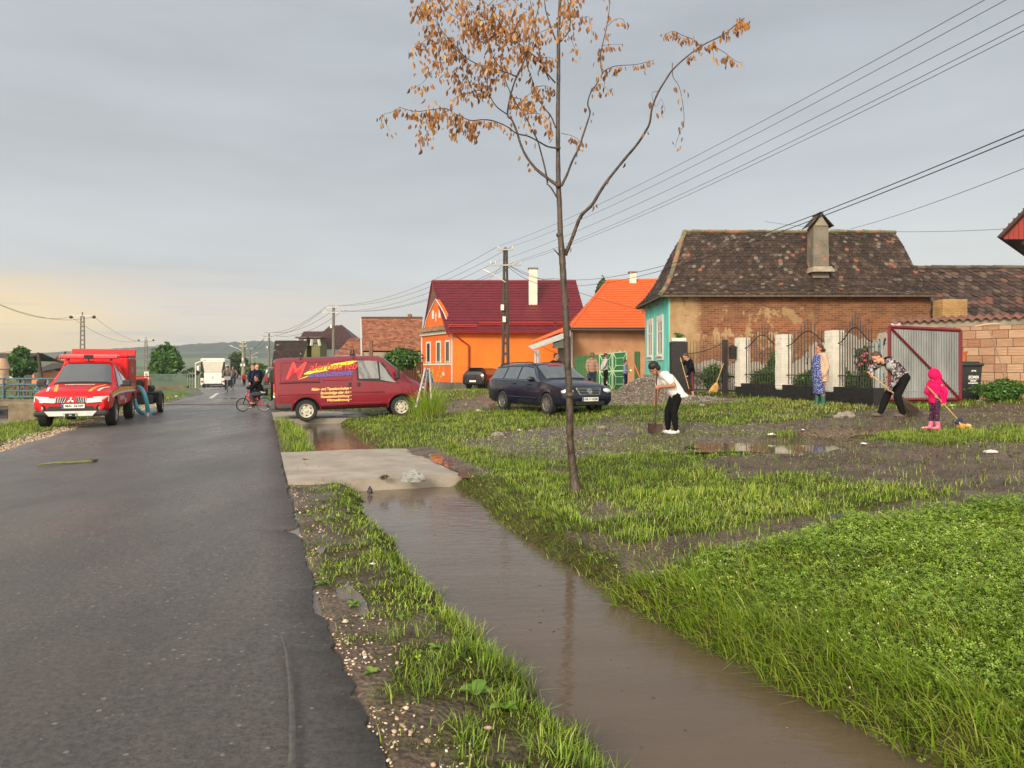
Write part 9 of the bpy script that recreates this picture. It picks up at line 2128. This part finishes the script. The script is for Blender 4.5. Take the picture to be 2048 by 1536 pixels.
# ================================================================ small things
def stakes():
 c = Vector((at(855,800,22.4).x,22.4,0)); z = tz(c.x,c.y); t = thing('stake_tripod', 'tripod of white-washed wooden stakes over a dead tuft on a mound', 'tree stakes', (c.x,c.y,z)); WS = M('whitewashed_wood', (.40,.385,.35), .75, var=.35, vs=9, bump=.4)
 top = at(855,738,22.4)
 for (px, py, Y_, tx) in ((832,815,22.1,-.06),(863,800,22.3,.06),(848,795,23.0,.0)): p = at(px,py,Y_); MB().tube([p, top+Vector((tx,(Y_-22.4)*.15,.03))], [.034,.030], 7).build('stake', WS, t)
 MB().tube([top+Vector((-.10,-.03,-.03)),top+Vector((.10,-.03,-.09))],.012,6).build('wire_tie', BLK, t)
 MB().tube([(c.x,c.y+.1,z),(c.x-.02,c.y+.08,z+.55),(c.x+.02,c.y,z+.95)],[.03,.02,.008],7).build('dead_stem', M('reddish_stem', (.14,.05,.035), .8), t)
 # arching grass tuft round it
 rn = np.random.RandomState(8); n = 520; V = []; a = rn.rand(n)*6.283; r0 = rn.rand(n)*.45; X = c.x+r0*np.cos(a)*1.3; Y = c.y+r0*np.sin(a)*.8-.05; Z = terr(X, Y); h = rn.uniform(.25,.75,n); ln = rn.uniform(.25,.75,n); w = rn.uniform(.006,.013,n); S = np.stack([-np.sin(a),np.cos(a)*0+.3,0*a],1); S /= np.linalg.norm(S,axis=1)[:,None]; D = np.stack([np.cos(a),np.sin(a),0*a],1); P0 = np.stack([X,Y,Z],1); up = np.array([0,0,1.]); pts = []
 for f in (0,.35,.7,1.0): pts.append(P0+D*(ln*f**1.6)[:,None]+up*(h*(math.sin(f*1.9)))[:,None])
 for i, f in enumerate((1,.9,.6)): V += [pts[i]-S*(w*f/2)[:,None], pts[i]+S*(w*f/2)[:,None]]
 V.append(pts[3]); V = np.stack(V,1).reshape(-1,3); b0 = np.arange(n)[:,None]*7; Fc = np.concatenate([b0+q for q in ([0,1,3],[0,3,2],[2,3,5],[2,5,4],[4,5,6])],0); tt = np.clip(rn.normal(.66,.2,n),.02,1)
 g = lines(0,'grass_tuft',V,Fc,GR,tint=np.tile(tt,5)); tag(g,'tall arching yellow-green grass tuft growing on the mound under the white stakes','grass tuft')
 for i, (px, tp, tx) in enumerate([(868,700,-14),(880,708,14),(874,706,22),(860,712,-40),(884,730,8)]):
  pass
 mb = MB(); rg = random.Random(4)
 for (x0,y0,x1,y1) in [(862,800,866,722),(864,800,884,716),(868,798,893,722),(858,796,828,722)]:
  a_ = at(x0,y0,22.3); b_ = at(x1,y1,22.2); mb.tint = .9; mb.tube([a_,a_.lerp(b_,.6)+Vector((-.02,0,.03)),b_],[.006,.004,.002],4)
  for k in range(14): f = .55+.45*rg.random(); q = a_.lerp(b_,f); mb.tint = rg.uniform(.75,1); mb.ell(q+Vector((rg.uniform(-.03,.03),0,rg.uniform(-.03,.03))),(.010,.006,.026),Matrix.Rotation(rg.uniform(-.8,.8),3,'Y'),5,3)
 o = mb.build('seed_stalks', GR); tag(o,'four tall seeding stalks rising from the tuft in front of the orange house','grass stalk')
stakes()
def broom_lean():
 a = at(1427,783,26.6); b = at(1447,727,26.95); t = thing('straw_broom', 'yellow straw broom leaning against the black steel post, bristles down', 'broom', tuple(a)); c = at(1433,766,26.6); MB().tube([b,c],.014,8).build('handle', LW, t); mb = MB(); rg = random.Random(5); d = (a-c).normalized()
 for k in range(200): u = rg.uniform(-1,1); v = rg.uniform(-1,1); mb.tube([c+Vector((.02*u,.02*v,.02)),c+d*.12+Vector((.11*u,.04*v,0)),c+d*rg.uniform(.27,.36)+Vector((.15*u-.02,.04*v,0))],[.006,.007,.004],4)
 mb.build('bristles', M('straw', (.62,.38,.12), .8, var=.3, vs=25), t); mb = MB()
 for f in (.10,.15): mb.tube([c+d*f+Vector((-.11,-.035,0)),c+d*f+Vector((0,-.05,0)),c+d*f+Vector((.11,-.035,0))],.005,5)
 mb.build('stitching', M('tan_thread', (.35,.18,.08), .8), t)
broom_lean()
a = at(1268,727,25.8); b = at(1281,758,25.2); t = stick('spade', 'spade with red-orange painted handle standing in the gravel heap', 'spade', a, b, .018, M('orange_handle', (.62,.10,.05), .5, var=.15)); MB().box(b+Vector((.03,0,-.08)),(.18,.02,.22),Matrix.Rotation(.2,3,'Y')).build('blade', RUST, t)
# stalk on the road, plastic bag, driftwood, litter, stones, board
p = gp(75,940); q = gp(188,932); p.z = q.z = .05; t = thing('green_stalk', 'green cane stalk with a dark root clump lying on the wet asphalt', 'plant stalk', tuple(p)); MB().tube([p,p.lerp(q,.3)+Vector((0,0,.01)),p.lerp(q,.6),q],[.012,.018,.019,.024],8).build('stalk', M('cane_green', (.19,.21,.06), .6, var=.3, vs=9), t)
mb = MB(); rg = random.Random(1)
for k in range(40): mb.tube([q+Vector((-.06,0,0)),q+Vector((rg.uniform(-.08,.08),rg.uniform(-.07,.07),rg.uniform(-.03,.04)))],[.01,.003],4)
mb.build('roots', M('root_brown', (.06,.035,.03), .9), t)
def plastic(name, label, c, sx, sy, sz, seed, mat, cat='litter'):
 rn = np.random.RandomState(seed); bm = bmesh.new(); bmesh.ops.create_icosphere(bm, subdivisions=3, radius=1)
 for v in bm.verts:
  n = v.co.normalized(); f = 1+.55*(float(fbm(np.array([n.x*2.3+seed]),np.array([n.y*2.3+n.z*3.1]),1.6,4,seed)[0])-.5)*2; v.co = Vector((n.x*sx*f,n.y*sy*f,max(n.z*f,-.25)*sz))
 me = bpy.data.meshes.new(name); bm.to_mesh(me); bm.free(); me.materials.append(mat); o = bpy.data.objects.new(name, me); COL.objects.link(o); o.location = c; tag(o, label, cat); return o
m_, nt, N, L_, bb = newmat('clear_plastic'); bb.inputs['Base Color'].default_value = (.62,.64,.62,1); bb.inputs['Roughness'].default_value = .2; bb.inputs['Transmission Weight'].default_value = .45; bb.inputs['Alpha'].default_value = .9; nzz = N.new('ShaderNodeTexNoise'); nzz.inputs['Scale'].default_value = 26; nzz.inputs['Detail'].default_value = 3; bpz = N.new('ShaderNodeBump'); bpz.inputs['Strength'].default_value = 1; bpz.inputs['Distance'].default_value = .02; L_.new(nzz.outputs[0],bpz.inputs['Height']); L_.new(bpz.outputs[0],bb.inputs['Normal']); CP = m_
c = at(824,962,10.5); plastic('plastic_bag', 'crumpled clear plastic bag caught on the edge of the concrete slab', (c.x,10.62,.02), .17,.10,.11, 3, CP, 'plastic bag')
a = at(760,962,10.75); b_ = at(882,946,11.3); a.z = .03; b_.z = .035; o = MB().tube([at(838,953,11.1)*1,at(858,950,11.3),at(882,947,11.6)],[.012,.009,.005],6).build('driftwood_stick', M('drift', (.10,.075,.06), .9)); tag(o,'thin dark stick lying on the slab behind the plastic bag','stick')
c = at(768,963,10.5); crown = thing('plant_debris', 'clump of washed-up dead plant debris on the slab edge', 'debris', (c.x,10.6,.03)); crown_mesh((c.x,10.6,.05),(.11,.06,.05),260,.014,88,leaf_mat('debris_leaf',[(0,(.05,.035,.02)),(.5,(.10,.08,.03)),(1,(.12,.18,.03))],.1,.6),'twigs',crown,lobes=5)
c = at(741,975,10.4); plastic('dark_litter','small dark scrap standing in the water at the slab edge',(c.x,10.35,-.12),.035,.03,.07,6,M('wet_scrap',(.04,.035,.04),.4))
WL = M('white_litter', (.68,.67,.64), .5, var=.15, vs=20)
for i, (px, py, s, lab) in enumerate([(964,1264,.030,'small crumpled white paper on the verge grass beside the ditch'),(1982,906,.085,'flat white paper scrap on the bare mud at the right'),(1543,875,.07,'white scrap at the far edge of the puddle'),(1606,866,.03,'tiny white scrap in the grass above the puddle'),(955,822,.09,'white litter in the grass below the black hatchback'),(1038,862,.05,'grey-white scrap near the gravel track left of the trunk'),(746,1131,.025,'small pale wrapper in the verge grass'),(1404,812,.07,'white scrap lying beside the gravel heap tail'),(1905,812,.08,'white plastic scrap at the foot of the wheelie bin'),(1962,803,.11,'crumpled pale plastic under the hedge'),(2028,800,.10,'bundle of pale plastic by the rake foot'),(35,836,.13,'white scrap in the grass under the abutment'),(1850,858,.06,'pale scrap behind the pink boots'),(352,793,.10,'pale scrap on the left shoulder below the coach'),(1728,890,.05,'pale twig scrap on the mud in front of the child')]):
 p = gp(px, py); plastic('litter_scrap', lab, (p.x,p.y,p.z+.008), s, s*.7, s*.35, 20+i, WL)
STN = M('field_stone', (.24,.21,.18), .8, var=.3, vs=12, bump=.5)
for i, (px, py, s, lab) in enumerate([(996,872,.14,'largest grey field stone at the left end of the gravel track'),(1203,858,.10,'grey stone at the grass edge right of the tree trunk'),(1062,862,.06,'small stone on the gravel track'),(1690,835,.22,'flat dark clod at the edge of the swept mud'),(1668,1040,.0,'x')][:4]):
 p = gp(px, py); plastic('field_stone', lab, (p.x,p.y,p.z-.01), s, s*.75, s*.6, 50+i, STN, 'stone')
p = gp(1676,1041); d_ = thing('slate_shard', 'dark flat shard of slate lying in the muddy strip', 'slate', tuple(p)); MB().prism([p+Vector((-.13,.03,.02)),p+Vector((-.02,-.04,.02)),p+Vector((.13,-.05,.035)),p+Vector((.11,.02,.04)),p+Vector((-.03,.07,.03))],(0,0,.012)).build('shard', M('slate', (.05,.052,.058), .5, var=.3), d_)
# broad-leaved weeds on the verge
WEED = leaf_mat('weed_leaf', [(0,(.05,.11,.02)),(.5,(.13,.26,.03)),(1,(.30,.42,.06))], .3, .4)
def weed(label, p, s, n, seed):
 rg = random.Random(seed); mb = MB()
 for k in range(n):
  a = k*2.4+rg.random(); l = s*rg.uniform(.6,1.1); w = l*.3; el = rg.uniform(.2,.8); d = Vector((math.cos(a)*math.cos(el),math.sin(a)*math.cos(el),math.sin(el))); sd = Vector((-math.sin(a),math.cos(a),0)); mb.tint = rg.uniform(.3,.95); G = []
  for i in range(7): f = i/6; c = p+d*l*f-Vector((0,0,l*.35*f*f)); ww = w*math.sin(math.pi*min(f*.92+.06,1))**.8; G.append([c-sd*ww+Vector((0,0,ww*.3)),c,c+sd*ww+Vector((0,0,ww*.3))])
  mb.grid(G)
 o = mb.build('broadleaf_weed', WEED, smooth=True); tag(o, label, 'weed', 'broad-leaved weeds on the verge')
for i, (px, py, s, n, lab) in enumerate([(705,1215,.07,9,'pale green weed rosette beside the roadside puddle'),(800,1240,.05,5,'small weed with one upright leaf on the middle of the verge'),(648,1172,.08,6,'dark leafed weed at the asphalt edge'),(950,1395,.12,7,'large dock leaf plant in the verge mud'),(745,1350,.06,5,'little weed among the orange pebbles'),(1010,1430,.10,6,'weed with long leaves near the bottom of the verge'),(870,1300,.06,5,'weed below the white paper scrap'),(1060,1010,.07,5,'weed on the ditch bank left of the trunk'),(1120,1000,.10,7,'narrow weed at the left foot of the young tree')]):
 weed(lab, gp(px,py)+Vector((0,0,.01)), s, n, 60+i)
# ================================================================ haze over the far fields and hills
def haze():
 m = bpy.data.materials.new('haze'); m.use_nodes = True; nt = m.node_tree; nt.nodes.clear(); o = nt.nodes.new('ShaderNodeOutputMaterial'); v = nt.nodes.new('ShaderNodeVolumePrincipled')
 v.inputs['Color'].default_value = (.78,.87,.95,1); v.inputs['Density'].default_value = .00030; v.inputs['Anisotropy'].default_value = .2; nt.links.new(v.outputs[0], o.inputs['Volume'])
 ob = MB().box((0, 1250, 55), (9000, 2700, 114)).build('haze', m); tag(ob, kind='stuff')
haze()
